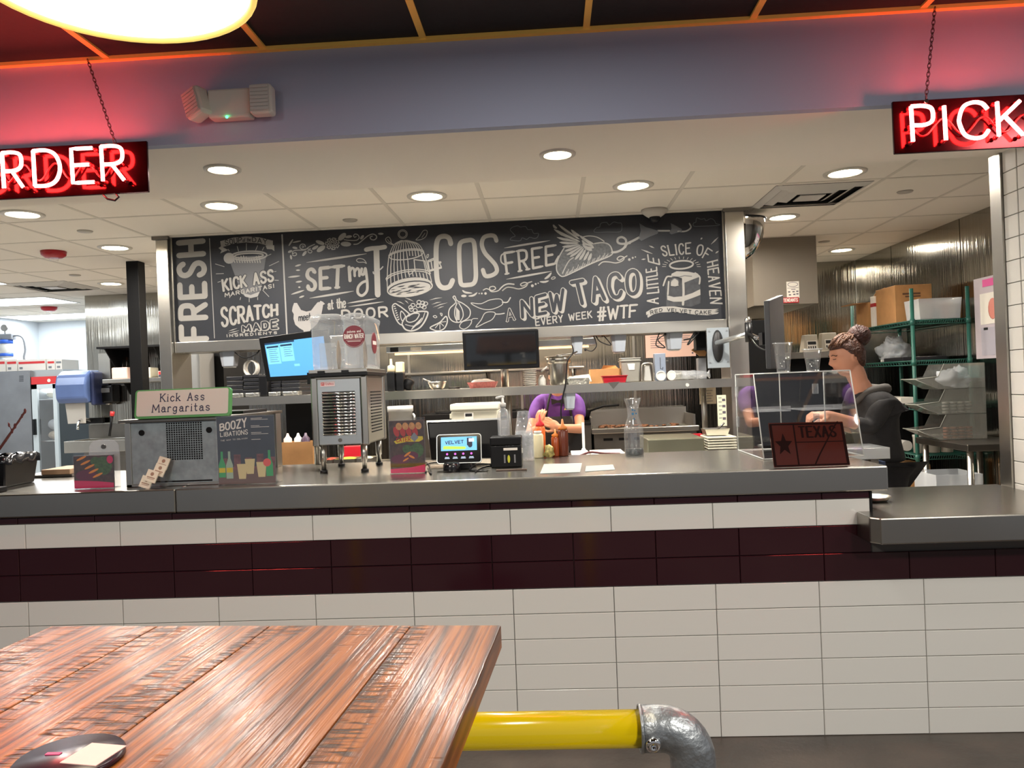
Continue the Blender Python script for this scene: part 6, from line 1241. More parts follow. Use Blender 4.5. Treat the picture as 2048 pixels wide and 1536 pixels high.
t = thing('lidded_takeout_tray', 'white lidded takeout tray on the pass shelf right of the steel pot', 'food tray', (at(1157, 760, YSf).x, YSf+.02, SHZ+.0006)); H = at(1157, 749, YSf).z-SHZ; q = MB(); tub(q, -.07, .07, -.05, .06, 0, H*.6, .003, .012); q.build('tray', MATS['crinkled_foil'], t, local=True); MB().hexa([(-.085, -.062, H*.6), (.085, -.062, H*.6), (.085, .07, H*.6), (-.085, .07, H*.6), (-.06, -.04, H*.8), (.075, -.04, H), (.075, .05, H), (-.06, .05, H*.85)]).build('paper_lid', off_white, t, bevel=.004, local=True)
MB().tube([at(1178, 752, 5.36), at(1182, 763, 5.33)], .006, 6).build('white_clip', white_pl, label='short white clip at the corner of the takeout tray', cat='clip')
t = thing('open_cardboard_box', 'open brown cardboard box behind the red basket', 'box', (at(1210, 750, 5.6).x, 5.62, SHZ+.0006)); a, b, c, d_ = rect(1180, 738, 1241, 768, 5.55); w = (b-a)/2; H = d_-SHZ; q = MB(); tub(q, -w, w, -.09, .09, 0, H, .004); q.build('box_body', card, t, local=True)
MB().hexa([(-.02, .085, H), (w, .085, H), (w, .09, H), (-.02, .09, H), (.0, .09, H+.03), (w*.8, .1, H+.025), (w*.8, .105, H+.025), (0, .095, H+.03)]).build('flap', card, t, local=True)
t = thing('red_basket', 'shallow dark red basket on the pass shelf', 'basket', (at(1228, 760, YSf).x, YSf-.03, SHZ+.0006)); H = at(1228, 752, 5.4).z-SHZ; q = MB(); tub(q, -.072, .072, -.04, .05, 0, H, .003, .014); q.build('basket_wall', mat('crimson_plastic', (168, 22, 40), .35), t, bevel=.002, local=True); q = MB(); q.tube([(-.088, -.056, H), (.088, -.056, H), (.088, .066, H), (-.088, .066, H)], .003, 6, closed=True); q.build('rim', MATS['crimson_plastic'], t, local=True)
a, b, c, d_ = rect(1241, 716, 1281, 762, YSf+.06); t = thing('grey_food_bin', 'deep grey plastic food bin with a torn label on the pass shelf', 'food bin', ((a+b)/2, YSf+.1, SHZ+.0006)); w = (b-a)/2; H = d_-SHZ; gb = mat('smoky_grey_plastic', (134, 132, 124), .35)
MB().hexa([(-w*.78, -.06, 0), (w*.82, -.06, 0), (w*.82, .07, 0), (-w*.78, .07, 0), (-w, -.075, H*.97), (w, -.075, H*.97), (w, .085, H*.97), (-w, .085, H*.97)]).build('body', gb, t, bevel=.01, local=True)
MB().box((-w*1.04, -.08, H*.86), (w*1.04, .09, H*.9)).build('rim', gb, t, local=True); MB().box((-w*1.02, -.078, H*.96), (w*1.02, .088, H)).build('lid', gb, t, bevel=.004, local=True); MB().hexa([(-w*.2, -.072, H*.5), (w*.35, -.072, H*.5), (w*.35, -.07, H*.5), (-w*.2, -.07, H*.5), (-w*.35, -.0775, H*.76), (w*.4, -.0775, H*.76), (w*.4, -.076, H*.76), (-w*.35, -.076, H*.76)]).build('label_sheet', wh, t, local=True)
a, b, c, d_ = rect(1282, 727, 1306, 762, YSf); t = thing('wire_scoop_stand', 'upturned steel pan inside a bent tube frame on the pass shelf', 'utensil', ((a+b)/2, YSf, SHZ+.0006)); w = (b-a)/2; H = d_-SHZ
MB().hexa([(-w*.7, -.03, .002), (w*.75, -.03, .002), (w*.75, .05, .002), (-w*.7, .05, .002), (-w*.42, -.02, H*.9), (w*.5, -.02, H*.9), (w*.5, .04, H*.9), (-w*.42, .04, H*.9)]).build('pan', steel, t, bevel=.006, local=True)
q = MB(); q.tube(smooth([(-w, -.035, .004), (-w*.9, -.035, H*.8), (-w*.6, -.035, H*.98), (w*.5, -.035, H), (w*.85, -.035, H*.85), (w, -.035, .004)], 5), .006, 8); q.build('tube_frame', steel, t, local=True)
a, b, c, d_ = rect(1309, 707, 1331, 758, YSf+.05); t = thing('box_dispenser', 'tall slim blue-grey dispenser box with a hooked slot on the pass shelf', 'dispenser', ((a+b)/2, YSf+.06, SHZ+.0006)); w = (b-a)/2; H = d_-SHZ
MB().box((-w, -.03, 0), (w, .05, H)).build('body', mat('blue_grey_metal', (150, 160, 176), .35, .6), t, bevel=.003, local=True); q = MB(); q.tube([(0, -.031, H*.85), (0, -.031, H*.45), (w*.4, -.031, H*.42), (w*.45, -.031, H*.5)], .0022, 5); q.build('slot', kb, t, local=True); MB().cyl((w, 0, H*.72), (w+.03, 0, H*.72), .004, n=8).build('peg', steel_dk, t, local=True)
slv = clear('sleeve_film', gloss=.14, rough=.12, haze=.22)
for i, (x, y, lab) in enumerate(((1322, 752, 'left rolled sleeve of cups showing its white round end'), (1343, 750, 'right rolled sleeve of cups showing its white round end'))):
    v = at(x, y, 5.36); z = SHZ+.037; t = thing('cup_sleeve', lab, 'cup sleeve', (v.x, 5.36, SHZ+.0006), -.62 if i else -.1, 'cup sleeves on the pass shelf'); L = .12 if i == 0 else .33
    q = MB(); q.cyl((0, 0, .036), (0 if i == 0 else 0, L, .036), .034, .030, 22, False); q.build('film', slv, t, local=True); MB().lathe([(.0001, .01), (.024, .008), (.034, -.004), (.035, 0), (.033, .006)], (0, 0, .036), 24, axis=(0, 1, 0)).build('cup_base', white_pl, t, local=True)
    q = MB(); [q.shell([(.031, y_), (.029, y_+.008)], (0, 0, .036), 20, axis=(0, 1, 0)) for y_ in [.012*k+.01 for k in range(int(L/.012)-1)]]; q.build('cup_rims_groove', tub_cl, t, local=True)
q = MB(); random.seed(4); v0 = at(1365, 752, 5.40); v1 = at(1420, 748, 5.40); vs = []; n = 14
for i in range(12):
    u = i/11; c = Vector((v0.x+(v1.x-v0.x)*u, 5.42, SHZ+.034)); r = .031*(1 if u < .75 else (1-(u-.75)*3.2)) if u < .95 else .03
    for j in range(n): a_ = 2*PI*j/n; rr_ = max(.006, r)*(1+random.uniform(-.16, .16)); vs.append(c+Vector((random.uniform(-.004, .004), math.cos(a_)*rr_, math.sin(a_)*rr_*.95)))
q.add(vs, [(i*n+j, i*n+(j+1) % n, (i+1)*n+(j+1) % n, (i+1)*n+j) for i in range(11) for j in range(n)], True); q.v = [Vector((p_.x, p_.y, max(p_.z, SHZ+.001))) for p_ in q.v]; q.build('plastic_bag', slv, label='twisted clear plastic bag lying at the right end of the pass shelf', cat='plastic bag')
q = MB(); vv = [at(x, y, 5.62) for x, y in ((1383, 700), (1397, 690), (1413, 704), (1411, 712), (1400, 712))]; q.slab(vv, (0, -1, 0), .02); q.build('cardboard_flap', card, label='brown cardboard flap behind the black electronics box', cat='cardboard')
bx('grey_canister', grey_pl, 'grey lidded canister at the right end of the pass shelf', 'canister', 1397, 716, 1413, 758, 5.6, .08, zb=SHZ+.0006)
# ---- back wall behind the pass
wsx0, wsx1 = at(778, 743, 7.95).x, at(1168, 737, 7.95).x; z = at(900, 743, 7.9).z
ws = thing('wall_shelf', 'long steel shelf on the rear wall seen behind the pass', 'shelf', ((wsx0+wsx1)/2, 8.0, z-.1)); MB().box((wsx0, 7.88, z-.02), (wsx1, 8.185, z)).build('shelf_plate', steel, ws, bevel=.002)
for x in (wsx0+.1, wsx1-.1, (wsx0+wsx1)/2): MB().hexa([(x, 8.15, z-.14), (x+.01, 8.15, z-.14), (x+.01, 8.185, z-.14), (x, 8.185, z-.14), (x, 7.9, z-.021), (x+.01, 7.9, z-.021), (x+.01, 8.185, z-.021), (x, 8.185, z-.021)]).build('bracket', steel_dk, ws)
def notice(name, lab, x0, y0, x1, y1, Y, m, bars, cat='notice', dx=0):
    a, b, c, d = rect(x0, y0, x1, y1, Y); t = MB().box((a, Y, c), (b, Y+.004, d)).build(name, m, label=lab, cat=cat)
    g = Draw(plane_map((a-t.location.x, Y-t.location.y, c-t.location.z), (1, 0, 0), (0, 0, 1), (0, -1, 0), .0005)); W_, H_ = b-a, d-c
    for u0, v0, u1, v1 in bars: g.rect(W_*u0, H_*v0, W_*u1, H_*v1)
    g.mb.build('notice_print', mat('grey_ink', (92, 84, 96), .6), t, local=True, fix=False); return t
pn = mat('pink_notice_paper', (226, 190, 176), .6)
notice('wall_notice', 'pinkish laminated notice on the rear wall behind the hanging boxes', 1291, 666, 1391, 714, 8.17, pn, [(.1, .85-.09*k, .32+.05*(k % 3), .87-.09*k) for k in range(6)]+[(.55, .85-.09*k, .9-.04*(k % 3), .87-.09*k) for k in range(4)]+[(.92, .1, .95, .17)])
notice('hanging_sheet', 'cream sheet hanging below the right end of the pass shelf', 1399, 764, 1432, 808, 5.801, mat('cream_paper', (222, 206, 178), .7), [(.1+.22*k, .78, .25+.22*k, .95) for k in range(4)]+[(.1, .6-.12*k, .8-.1*(k % 2), .62-.12*k) for k in range(5)], 'paper')
t = notice('menu_card', 'narrow upright menu card at the right end of the prep table', 1435, 790, 1453, 852, 5.2, mat('pale_green_card', (214, 214, 190), .5), [(.15, .9-.13*k, .5, .92-.13*k) for k in range(6)]+[(.55, .8-.2*k, .9, .88-.2*k) for k in range(4)], 'menu card')
sup = MB().box((t.location.x-.03, 5.205, TZ), (t.location.x+.03, 5.24, at(1444, 853, 5.2).z)).build('card_stand', steel_dk, label='small dark stand holding the narrow menu card', cat='stand') if at(1444, 853, 5.2).z > TZ+.02 else None
# griddle
GY = 7.45; a, b, c, d_ = rect(1188, 856, 1394, 890, GY); zt = at(1290, 854, GY).z
gr2 = thing('griddle', 'wide flat-top griddle with food cooking at the rear wall', 'griddle', ((a+b)/2, 7.8, 0))
MB().box((a, GY, .55), (b, 8.1, zt-.05)).build('body', steel_dk, gr2, bevel=.004); MB().box((a-.02, GY-.03, zt-.05), (b+.02, GY+.03, zt)).build('front_lip', steel, gr2, bevel=.006)
MB().box((a, GY+.03, zt-.05), (b, 8.1, zt-.012)).build('hot_plate', mat('seasoned_iron', (44, 38, 34), .45, .6, noise=.4, nscale=8), gr2)
q = MB(); q.box((a-.02, 8.1, .6), (b+.02, 8.14, zt+.16)); q.box((a-.02, GY+.15, zt-.05), (a, 8.1, zt+.1)); q.box((b, GY+.15, zt-.05), (b+.02, 8.1, zt+.1)); q.build('splash_guard', steel, gr2)
for k in range(6): x = a+.09+(b-a-.16)*k/5.6; q = MB(); q.box((x, GY-.006, zt-.12), (x+.09, GY+.0, zt-.095)); q.build('vent_slot', black_mt, gr2, bevel=.01)
for k in range(4): x = a+.16+(b-a-.3)*k/3.2; MB().cyl((x, GY-.03, zt-.24), (x, GY, zt-.24), .022, n=14).build('knob', black_pl, gr2)
for x in (a+.05, b-.05):
    for y in (GY+.05, 8.05): MB().cyl((x, y, 0), (x, y, .55), .03, n=10).build('leg', steel_dk, gr2)
random.seed(12); q = MB()
for k in range(46): q.ball((a+.08+random.random()*(b-a-.2), GY+.12+random.random()*.45, zt-.012+.006), .012+random.random()*.016, 6, (1.2, 1, .5))
q.build('frying_food', mat('browned_food', (112, 70, 40), .6, noise=.5, nscale=30), label='scattered browned food frying on the flat-top griddle', cat='food', kind='stuff')
a, b, c, d_ = rect(845, 826, 1050, 845, 7.5); rg = thing('cooking_range', 'low black cooking range at the rear wall left of the worker', 'stove', ((a+b)/2, 7.8, 0)); MB().box((a, 7.45, 0), (b, 8.1, d_-.06)).build('body', steel_dk, rg, bevel=.004); MB().box((a, 7.43, d_-.06), (b, 8.1, d_)).build('hob_top', black_mt, rg, bevel=.004)
for k in range(4): MB().lathe([(.11, d_+.001), (.11, d_+.012), (.09, d_+.012), (.09, d_+.001)], (a+.2+k*(b-a-.4)/3, 7.75, 0), 16).build('burner', black_mt, rg)
a, b, c, d_ = rect(1062, 850, 1182, 880, 7.5); rg2 = thing('burner_stove', 'steel burner stove between the worker and the griddle', 'stove', ((a+b)/2, 7.8, 0)); MB().box((a, 7.45, 0), (b, 8.1, at(1120, 851, 7.5).z)).build('body', steel_dk, rg2, bevel=.004); zt = at(1120, 851, 7.5).z
MB().box((a, 7.44, zt), (b, 8.1, zt+.02)).build('hob_top', black_mt, rg2); MB().lathe([(.1, zt+.021), (.1, zt+.03), (.08, zt+.03)], ((a+b)/2+.1, 7.75, 0), 16).build('burner', black_mt, rg2)
v = at(1166, 822, 7.7); t = thing('saute_pan', 'black saute pan with a long handle on the stove right of the purple shirt', 'pan', (v.x-.05, 7.72, zt+.031)); MB().shell([(.0001, .002), (.1, .0), (.13, .1), (.135, .1), (.105, -.0), (.0001, 0)], (0, 0, 0), 24).build('pan_body', black_mt, t, local=True); MB().tube([(.12, -.05, .095), (.25, -.1, .14), (.4, -.14, .145)], .011, 8).build('handle', black_mt, t, local=True)
# ---- on the prep table
def pt(x0, y0, x1, y1, Y): a, b, c, d = rect(x0, y0, x1, y1, Y); return a, b, d
fb = mat('milky_food_bin', (216, 212, 192), .45)
a, b, d_ = pt(905, 806, 1000, 840, 5.05); t = thing('food_storage_bin', 'wide milky food storage bin with a lid behind the till monitor', 'food bin', ((a+b)/2, 5.05, TZ+.0006)); w = (b-a)/2; H = d_-TZ
MB().hexa([(-w*.93, -.1, 0), (w*.93, -.1, 0), (w*.93, .12, 0), (-w*.93, .12, 0), (-w*.97, -.12, H*.88), (w*.97, -.12, H*.88), (w*.97, .14, H*.88), (-w*.97, .14, H*.88)]).build('bin', fb, t, bevel=.01, local=True); MB().box((-w, -.13, H*.88), (w, .15, H)).build('lid', mat('white_lid', (226, 222, 206), .45), t, bevel=.01, local=True); MB().box((-w*1.06, -.08, H*.75), (-w*.9, .0, H*.83)).build('handle', fb, t, local=True)
MB().box((-w*.42, -.123, H*.62), (-w*.05, -.119, H*.85)).build('label_sheet', wh, t, local=True); MB().box((-w*.38, -.1235, H*.78), (-w*.1, -.1225, H*.83)).build('label_print', kb, t, local=True)
a, b, d_ = pt(776, 812, 826, 845, 5.0); t = thing('white_bucket', 'white plastic bucket behind the catering leaflet', 'bucket', ((a+b)/2, 5.0, TZ+.0006)); w = (b-a)/2; H = d_-TZ; MB().lathe([(w*.85, 0), (w*.95, H*.9), (w*1.02, H*.9), (w*1.02, H), (.0001, H)], (0, 0, 0), 28).build('bucket_body', white_pl, t, local=True); MB().tube([(w, 0, H*.85), (w*1.15, -.02, H*.82), (w*1.12, -.02, H*.75)], .008, 6).build('ear', white_pl, t, local=True)
t = thing('bottle_crate', 'brown carton of squeeze bottles beside the drink dispenser', 'box', (at(598, 900, 4.85).x, 4.86, TZ+.0006)); a, b, d_ = pt(566, 884, 628, 917, 4.83); w = (b-a)/2; H = max(.08, d_-TZ); q = MB(); tub(q, -w, w, -.04, .08, 0, H, .004); q.build('carton', card, t, local=True)
for i, (x, cm_) in enumerate(((571, pn), (592, white_pl), (607, mat('dark_purple_cap', (70, 50, 70), .4)))):
    v = at(x, 880, 4.86); z0 = TZ+.006; MB().lathe([(.026, z0), (.026, TZ+H+.02), (.012, TZ+H+.035), (.005, TZ+H+.055), (.0001, TZ+H+.055)], (v.x+.01, 4.875, 0), 16).build('squeeze_bottle', cm_, label=('pink topped squeeze bottle at the left of the brown carton', 'white topped squeeze bottle in the middle of the brown carton', 'dark topped squeeze bottle at the right of the brown carton')[i], cat='bottle')
foodm = [mat('diced_tomato', (196, 70, 48), .5, noise=.5, nscale=60, bump=1, bscale=70), mat('shredded_yellow', (214, 180, 60), .6, noise=.3, nscale=70, bump=1, bscale=80), mat('pale_cabbage', (206, 200, 170), .6, noise=.3, nscale=60, bump=1, bscale=70), mat('green_herb', (86, 110, 50), .6, noise=.5, nscale=60, bump=1, bscale=70)]
for i, (x0, x1, k, lab) in enumerate(((630, 645, 3, 'steel food pan with green herbs at the left leg of the dispenser'), (648, 668, 0, 'steel food pan of diced tomato under the dispenser'), (671, 712, 1, 'steel food pan of yellow shreds under the dispenser'), (716, 745, 2, 'steel food pan of pale cabbage at the right leg of the dispenser'))):
    a, b, c, d_ = rect(x0, 905, x1, 915, 4.9); t = thing('food_pan', lab, 'food pan', ((a+b)/2, 4.95, TZ+.0006), 0, None); w = (b-a)/2; q = MB(); tub(q, -w, w, -.09, .09, 0, .05, .003); q.build('pan', steel, t, local=True); q = MB(); q.ball((0, 0, .035), 1, 14, (w*.93, .08, .022)); q.build('filling', foodm[k], t, local=True)
bx('red_crate', mat('bright_red_plastic', (186, 24, 40), .35), 'bright red crate behind the dispenser legs', 'crate', 684, 893, 722, 905, 5.2, .1, zb=TZ+.0006)
wb = mat('white_board_plastic', (236, 234, 228), .5)
for (x0, x1, lab) in ((1142, 1177, 'white cutting board on the prep table left of the tongs'), (1181, 1246, 'white cutting board on the prep table behind the carafe')):
    a = at(x0, 888, 5.1).x; b = at(x1, 888, 5.1).x; MB().box((a, 4.86, TZ+.0006), (b, 5.28, TZ+.018)).build('cutting_board', wb, label=lab, cat='cutting board', bevel=.003)
q = MB(); q.tube(smooth([tuple(at(x, y, 4.82)+Vector((0, 0, 0))) for x, y in ((1160, 897), (1180, 890), (1205, 892), (1240, 893))], 5), .007, 8); q.v = [Vector((p_.x, p_.y, p_.z-min(0, 0))) for p_ in q.v]; zmin = min(p_.z for p_ in q.v); q.v = [p_-Vector((0, 0, zmin-TZ-.019)) for p_ in q.v]; q.build('tongs', mat('maroon_plastic', (84, 26, 30), .4), label='maroon handled tongs lying on the cutting boards', cat='tongs')
v = at(1167, 886, 5.3); t = thing('paddle_stand', 'thin white upright rod with a foot behind the cutting boards', 'stand', (v.x, 5.31, TZ+.0006)); H = at(1168, 845, 5.3).z-TZ; MB().box((-.008, -.006, 0), (.010, .006, H)).build('rod', white_pl, t, local=True); MB().lathe([(.02, 0), (.02, .012), (.010, .03)], (0, 0, 0), 12).build('foot', white_pl, t, local=True)
for i, (x0, y0, x1, y1) in enumerate(((1290, 874, 1400, 898),)):
    a, b, c, d_ = rect(x0, y0, x1, y1, 5.0); MB().box((a, 4.86, TZ+.0006), (b, 5.3, d_)).build('ingredient_rail', mat('olive_steel', (156, 154, 132), .35, .8), label='pale steel ingredient rail on the prep table right of the carafe', cat='food station', bevel=.006)
a, b, c, d_ = rect(1416, 872, 1474, 898, 4.85); t = thing('tray_pile', 'pile of cream sheet trays left of the acrylic case', 'tray stack', ((a+b)/2, 4.95, TZ+.0006)); n = 7; H = d_-TZ
for k in range(n): MB().box(((a-b)/2, -.1, k*H/n), ((b-a)/2, .14, (k+.62)*H/n)).build('sheet_tray', fb, t, bevel=.002, local=True)
t = thing('hotel_pan', 'shallow steel pan resting on the pile of cream trays', 'pan', ((a+b)/2-.01, 4.98, TZ+H+.0006)); q = MB(); tub(q, -.07, .06, -.06, .06, 0, .04, .003, .012); q.build('pan', steel, t, local=True); MB().tube([(.0, 0, .02), (.05, -.02, .075)], .006, 6).build('scoop_handle', steel_dk, t, local=True)
bx('red_card', mat('bright_red_plastic', (186, 24, 40), .35), 'small red card lying right of the pale ingredient rail', 'card', 1382, 868, 1405, 876, 5.2, .06, zb=TZ+.0006)
# blue till screen
YB = 4.0; c4 = [at(x, y, YB) for x, y in ((528, 764), (640, 752), (632, 662), (517, 676))]; c4 = [Vector((p_.x, YB+.0, p_.z)) for p_ in c4]
c4 = [at(533, 763, YB), at(668, 757, YB), at(655, 657, YB), at(517, 676, YB)]
t = thing('till_screen', 'blue lit till screen with a black bezel tilted left of the drink dispenser', 'monitor', ((c4[0].x+c4[1].x)/2, YB+.02, CZ))
MB().slab(c4, (0, -1, 0), .03).build('bezel', black_pl, t, bevel=.004)
def bl(u, v, l=0): return c4[0].lerp(c4[1], u).lerp(c4[3].lerp(c4[2], u), v)+Vector((0, -.0006-.0004*l, 0))
def bs(m, fn, nm): g = Draw(bl); fn(g); g.build(nm, m, t)
bs(mat('screen_sky', (86, 160, 226), .4, emit=.34), lambda g: g.rect(.07, .1, .93, .86, 0), 'screen')
bs(mat('screen_pale_blue', (122, 196, 240), .4, emit=.34), lambda g: (g.rect(.08, .38, .27, .80, 1), g.rect(.28, .42, .47, .81, 1), g.rect(.45, .3, .53, .35, 1)), 'screen_list')
bs(mat('screen_dark_bar', (30, 60, 90), .4, emit=.2), lambda g: (g.rect(.09, .74, .26, .78, 2), g.rect(.29, .75, .46, .79, 2), g.rect(.07, .82, .5, .86, 2), [g.rect(.11, .70-.045*k, .24-.02*(k % 2), .708-.045*k, 2) for k in range(7)], [g.rect(.33, .71-.045*k, .45-.02*(k % 2), .718-.045*k, 2) for k in range(5)]), 'screen_lettering')
px3 = (c4[0].x+c4[1].x)/2+.1; MB().cyl((px3, 3.93, CZ+.0005), (px3, 3.93, 1.52), .018, n=14).build('pole', steel_dk, t); MB().box((px3-.04, 3.93, 1.48), (px3+.04, 4.0, 1.54)).build('bracket', black_pl, t)
# ---- ledge behind the bar at the right
a = at(1640, 900, 4.1).x; b = at(1772, 895, 4.1).x; z = at(1770, 893, 4.1).z
t = thing('side_ledge', 'narrow steel ledge just behind the right end of the bar counter', 'shelf', ((a+b)/2, 4.2, 0)); MB().box((a, 4.05, z-.06), (b, 4.32, z)).build('ledge_top', steel_lt, t, bevel=.003)
for x in (a+.04, b-.06): MB().box((x-.02, 4.1, 0), (x+.02, 4.14, z-.06)).build('leg', steel_dk, t)
bx('blue_bin', mat('dull_blue_plastic', (52, 66, 96), .5), 'dull blue bin under the narrow steel ledge', 'bin', 1738, 917, 1772, 960, 4.16, .1, zb=.86, zt=at(1750, 916, 4.16).z-.02)
# ---- right: timers and rear counter
a, b, c, d_ = rect(1560, 706, 1705, 722, 7.3); t = thing('rear_counter', 'dark rear counter with a steel edge holding two timers', 'counter', ((a+b)/2, 7.6, 0)); z = at(1640, 703, 7.3).z
MB().box((a-.2, 7.25, z-.06), (b, 8.15, z)).build('counter_edge', steel, t, bevel=.003); MB().box((a-.2, 7.4, 0), (b, 8.15, z-.06)).build('dark_base', black_mt, t)
for i, (x0, y0, x1, y1, lab) in enumerate(((1608, 669, 1640, 703, 'smaller beige digital timer left on the rear counter'), (1643, 665, 1679, 703, 'larger beige digital timer beside the worker with the hair bun'))):
    a, b, c, d_ = rect(x0, y0, x1, y1, 7.3); t = thing('digital_timer', lab, 'timer', ((a+b)/2, 7.35, z+.0006), 0, 'digital timers on the rear counter'); w = (b-a)/2; H = d_-z
    MB().hexa([(-w, -.04, 0), (w*.9, -.04, 0), (w*.9, .1, 0), (-w, .1, 0), (-w*.7, .0, H), (w*.9, .0, H), (w*.9, .08, H), (-w*.7, .08, H)]).build('housing', mat('beige_plastic', (176, 168, 152), .5), t, bevel=.004, local=True)
    mM = lambda x, y, l=0: Vector((x, -.041+.04*y/H-.0005-.0004*l, y)); g = Draw(mM); g.rect(-w*.5, H*.15, w*.75, H*.65); pl_ = g.mb.build('panel', wh, t, local=True, fix=False)
    g = Draw(mM); g.rect(-w*.4, H*.42, w*.65, H*.6, 1); [g.rect(-w*.4+k*w*.28, H*.2, -w*.25+k*w*.28, H*.33, 1) for k in range(4)]; g.mb.build('keypad_print', kb, t, local=True, fix=False)
# dark kit below the duct
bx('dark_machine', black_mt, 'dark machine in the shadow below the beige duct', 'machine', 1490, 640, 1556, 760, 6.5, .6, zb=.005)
# ---- green wire shelving on the right wall
RX0, RX1, RY0, RY1 = at(1827, 700, 6.0).x, 3.19, 6.0, 7.15
wsf = thing('wire_shelving', 'green wire shelving unit against the right steel wall', 'shelving', ((RX0+RX1)/2, (RY0+RY1)/2, 0)); ptop = at(1827, 577, 6.0).z
for x in (RX0, RX1):
    for y in (RY0, RY1): MB().cyl((x, y, 0), (x, y, ptop), .0145, n=12).build('post', green_wire, wsf)
SHL = [at(1827, 641, 6.0).z, at(1827, 722, 6.0).z, at(1827, 812, 6.0).z, at(1827, 912, 6.0).z]
for z in SHL:
    q = MB(); q.tube([(RX0, RY0, z), (RX1, RY0, z), (RX1, RY1, z), (RX0, RY1, z)], .005, 6, closed=True); q.tube([(RX0, RY0, z-.03), (RX1, RY0, z-.03), (RX1, RY1, z-.03), (RX0, RY1, z-.03)], .004, 6, closed=True)
    for k in range(46): y = RY0+(RY1-RY0)*(k+.5)/46; q.box((RX0, y-.002, z-.002), (RX1, y+.002, z+.002))
    for k in range(3): x = RX0+(RX1-RX0)*(k+1)/4; q.box((x-.003, RY0, z-.006), (x+.003, RY1, z-.002))
    for k in range(24): u = k/24; x = RX0+(RX1-RX0)*u; q.tube([(x, RY0, z-.03), (x+(RX1-RX0)/48, RY0, z)], .002, 4); y = RY0+(RY1-RY0)*u; q.tube([(RX0, y, z-.03), (RX0, y+(RY1-RY0)/48, z)], .002, 4)
    q.build('wire_shelf_mesh', green_wire, wsf)
    for x in (RX0, RX1):
        for y in (RY0, RY1): MB().cyl((x, y, z-.035), (x, y, z+.01), .019, n=10).build('collar', green_wire, wsf)
def sb_(name, m, lab, cat, x0, x1, y0, y1, lev, h, bevel=.004): return MB().box((x0, y0, SHL[lev]+.0065), (x1, y1, SHL[lev]+.0065+h)).build(name, m, label=lab, cat=cat, bevel=bevel)
t = thing('flapped_carton', 'brown carton with a raised flap at the far end of the top green shelf', 'box', (RX0+.14, 6.98, SHL[0]+.0065)); q = MB(); tub(q, -.12, .14, -.13, .13, 0, .22, .005); q.build('carton', card, t, local=True)
MB().hexa([(-.12, -.13, .22), (-.12, .13, .22), (-.125, .13, .22), (-.125, -.13, .22), (-.25, -.13, .21), (-.25, .13, .21), (-.255, .13, .215), (-.255, -.13, .215)]).build('side_flap', card, t, local=True); MB().slab([(-.1, -.131, .22), (.12, -.131, .22), (.08, -.15, .3), (.02, -.152, .34), (-.05, -.15, .31)], (0, -1, 0), .005).build('front_flap', card, t, local=True)
t = sb_('white_carton', mat('white_carton', (222, 216, 206), .6), 'slim white carton with a red band on the top green shelf', 'box', RX0+.02, RX0+.16, 6.72, 6.80, 0, .26)
MB().box((t.location.x-.071, 6.718, t.location.z+.17), (t.location.x+.071, 6.80, t.location.z+.2)).build('red_band', MATS['red_label'], t)
t = sb_('tall_carton', card, 'large closed brown carton in the middle of the top green shelf', 'box', RX0+.01, RX0+.3, 6.3, 6.66, 0, .30); d = Draw(plane_map((RX0+.01-t.location.x, 6.3-t.location.y, 0), (1, 0, 0), (0, 0, 1), (0, -1, 0), .0006)); [d.rect(.08, .1+.05*k, .2-.03*(k % 2), .112+.05*k) for k in range(3)]; d.rect(.06, .22, .2, .235); d.mb.build('box_print', mat('brown_ink', (90, 60, 40), .7), t, local=True, fix=False)
t = thing('clear_tote', 'milky plastic tote of white items at the near end of the top green shelf', 'food bin', ((RX0+RX1)/2+.02, 6.14, SHL[0]+.0065)); q = MB(); tub(q, -.15, .15, -.1, .12, 0, .16, .004, .012); q.build('tote', clear('tote_plastic', gloss=.05, haze=.35), t, bevel=.004, local=True); MB().box((-.14, -.085, .006), (.14, .1, .13)).build('paper_liners', fb, t, bevel=.02, local=True)
q = MB(); random.seed(2); q.ball((RX0+.2, 6.8, SHL[1]+.0065+.09), .1, 30, (1.2, 1.6, .9)); crumple(q, (RX0+.2, 6.8, SHL[1]+.05), .035, 9, SHL[1]+.007); q.build('plastic_bag', clear('bag_film', gloss=.1, haze=.55), label='crumpled whitish plastic bag on the second green shelf', cat='plastic bag')
sb_('black_tray', blkt, 'wide flat black tray on the second green shelf', 'tray', RX0+.03, RX1-.04, 6.25, 6.6, 1, .03); sb_('white_shelf_tray', white_pl, 'thin white tray behind the bun of the worker on the second green shelf', 'tray', RX0+.02, RX0+.2, 6.62, 6.64, 1, .02)
t = sb_('long_white_box', mat('white_carton', (222, 216, 206), .6), 'long low white box with a red end on the third green shelf', 'box', RX0+.0+.02, RX0+.15, 6.3, 6.75, 2, .05); MB().box((t.location.x-.067, t.location.y+.14, t.location.z+.004), (t.location.x-.064, t.location.y+.2, t.location.z+.046)).build('red_end', MATS['red_label'], t)
for i, (x, y) in enumerate(((RX0+.09, 6.16), (RX0+.2, 6.16), (RX0+.30, 6.16))):
    q = MB(); q.lathe([(.042, 0), (.045, .12), (.048, .125), (.048, .14), (.0001, .14)], (x, y, SHL[3]+.0065), 22); q.build('white_tub', off_white, label=('leftmost', 'middle', 'rightmost')[i]+' of the three white tubs on the bottom green shelf', cat='tub', group='white tubs on the bottom shelf')
q = MB(); q.cyl((RX0+.06, 6.3, SHL[3]+.05), (RX0+.06, 6.45, SHL[3]+.05), .042, n=18); q.build('paper_roll', off_white, label='white paper roll lying at the left of the bottom green shelf', cat='paper roll')
bx('floor_carton', card, 'brown carton on the floor under the green shelving', 'box', 1786, 930, 1862, 985, 6.2, .35, zb=.005)
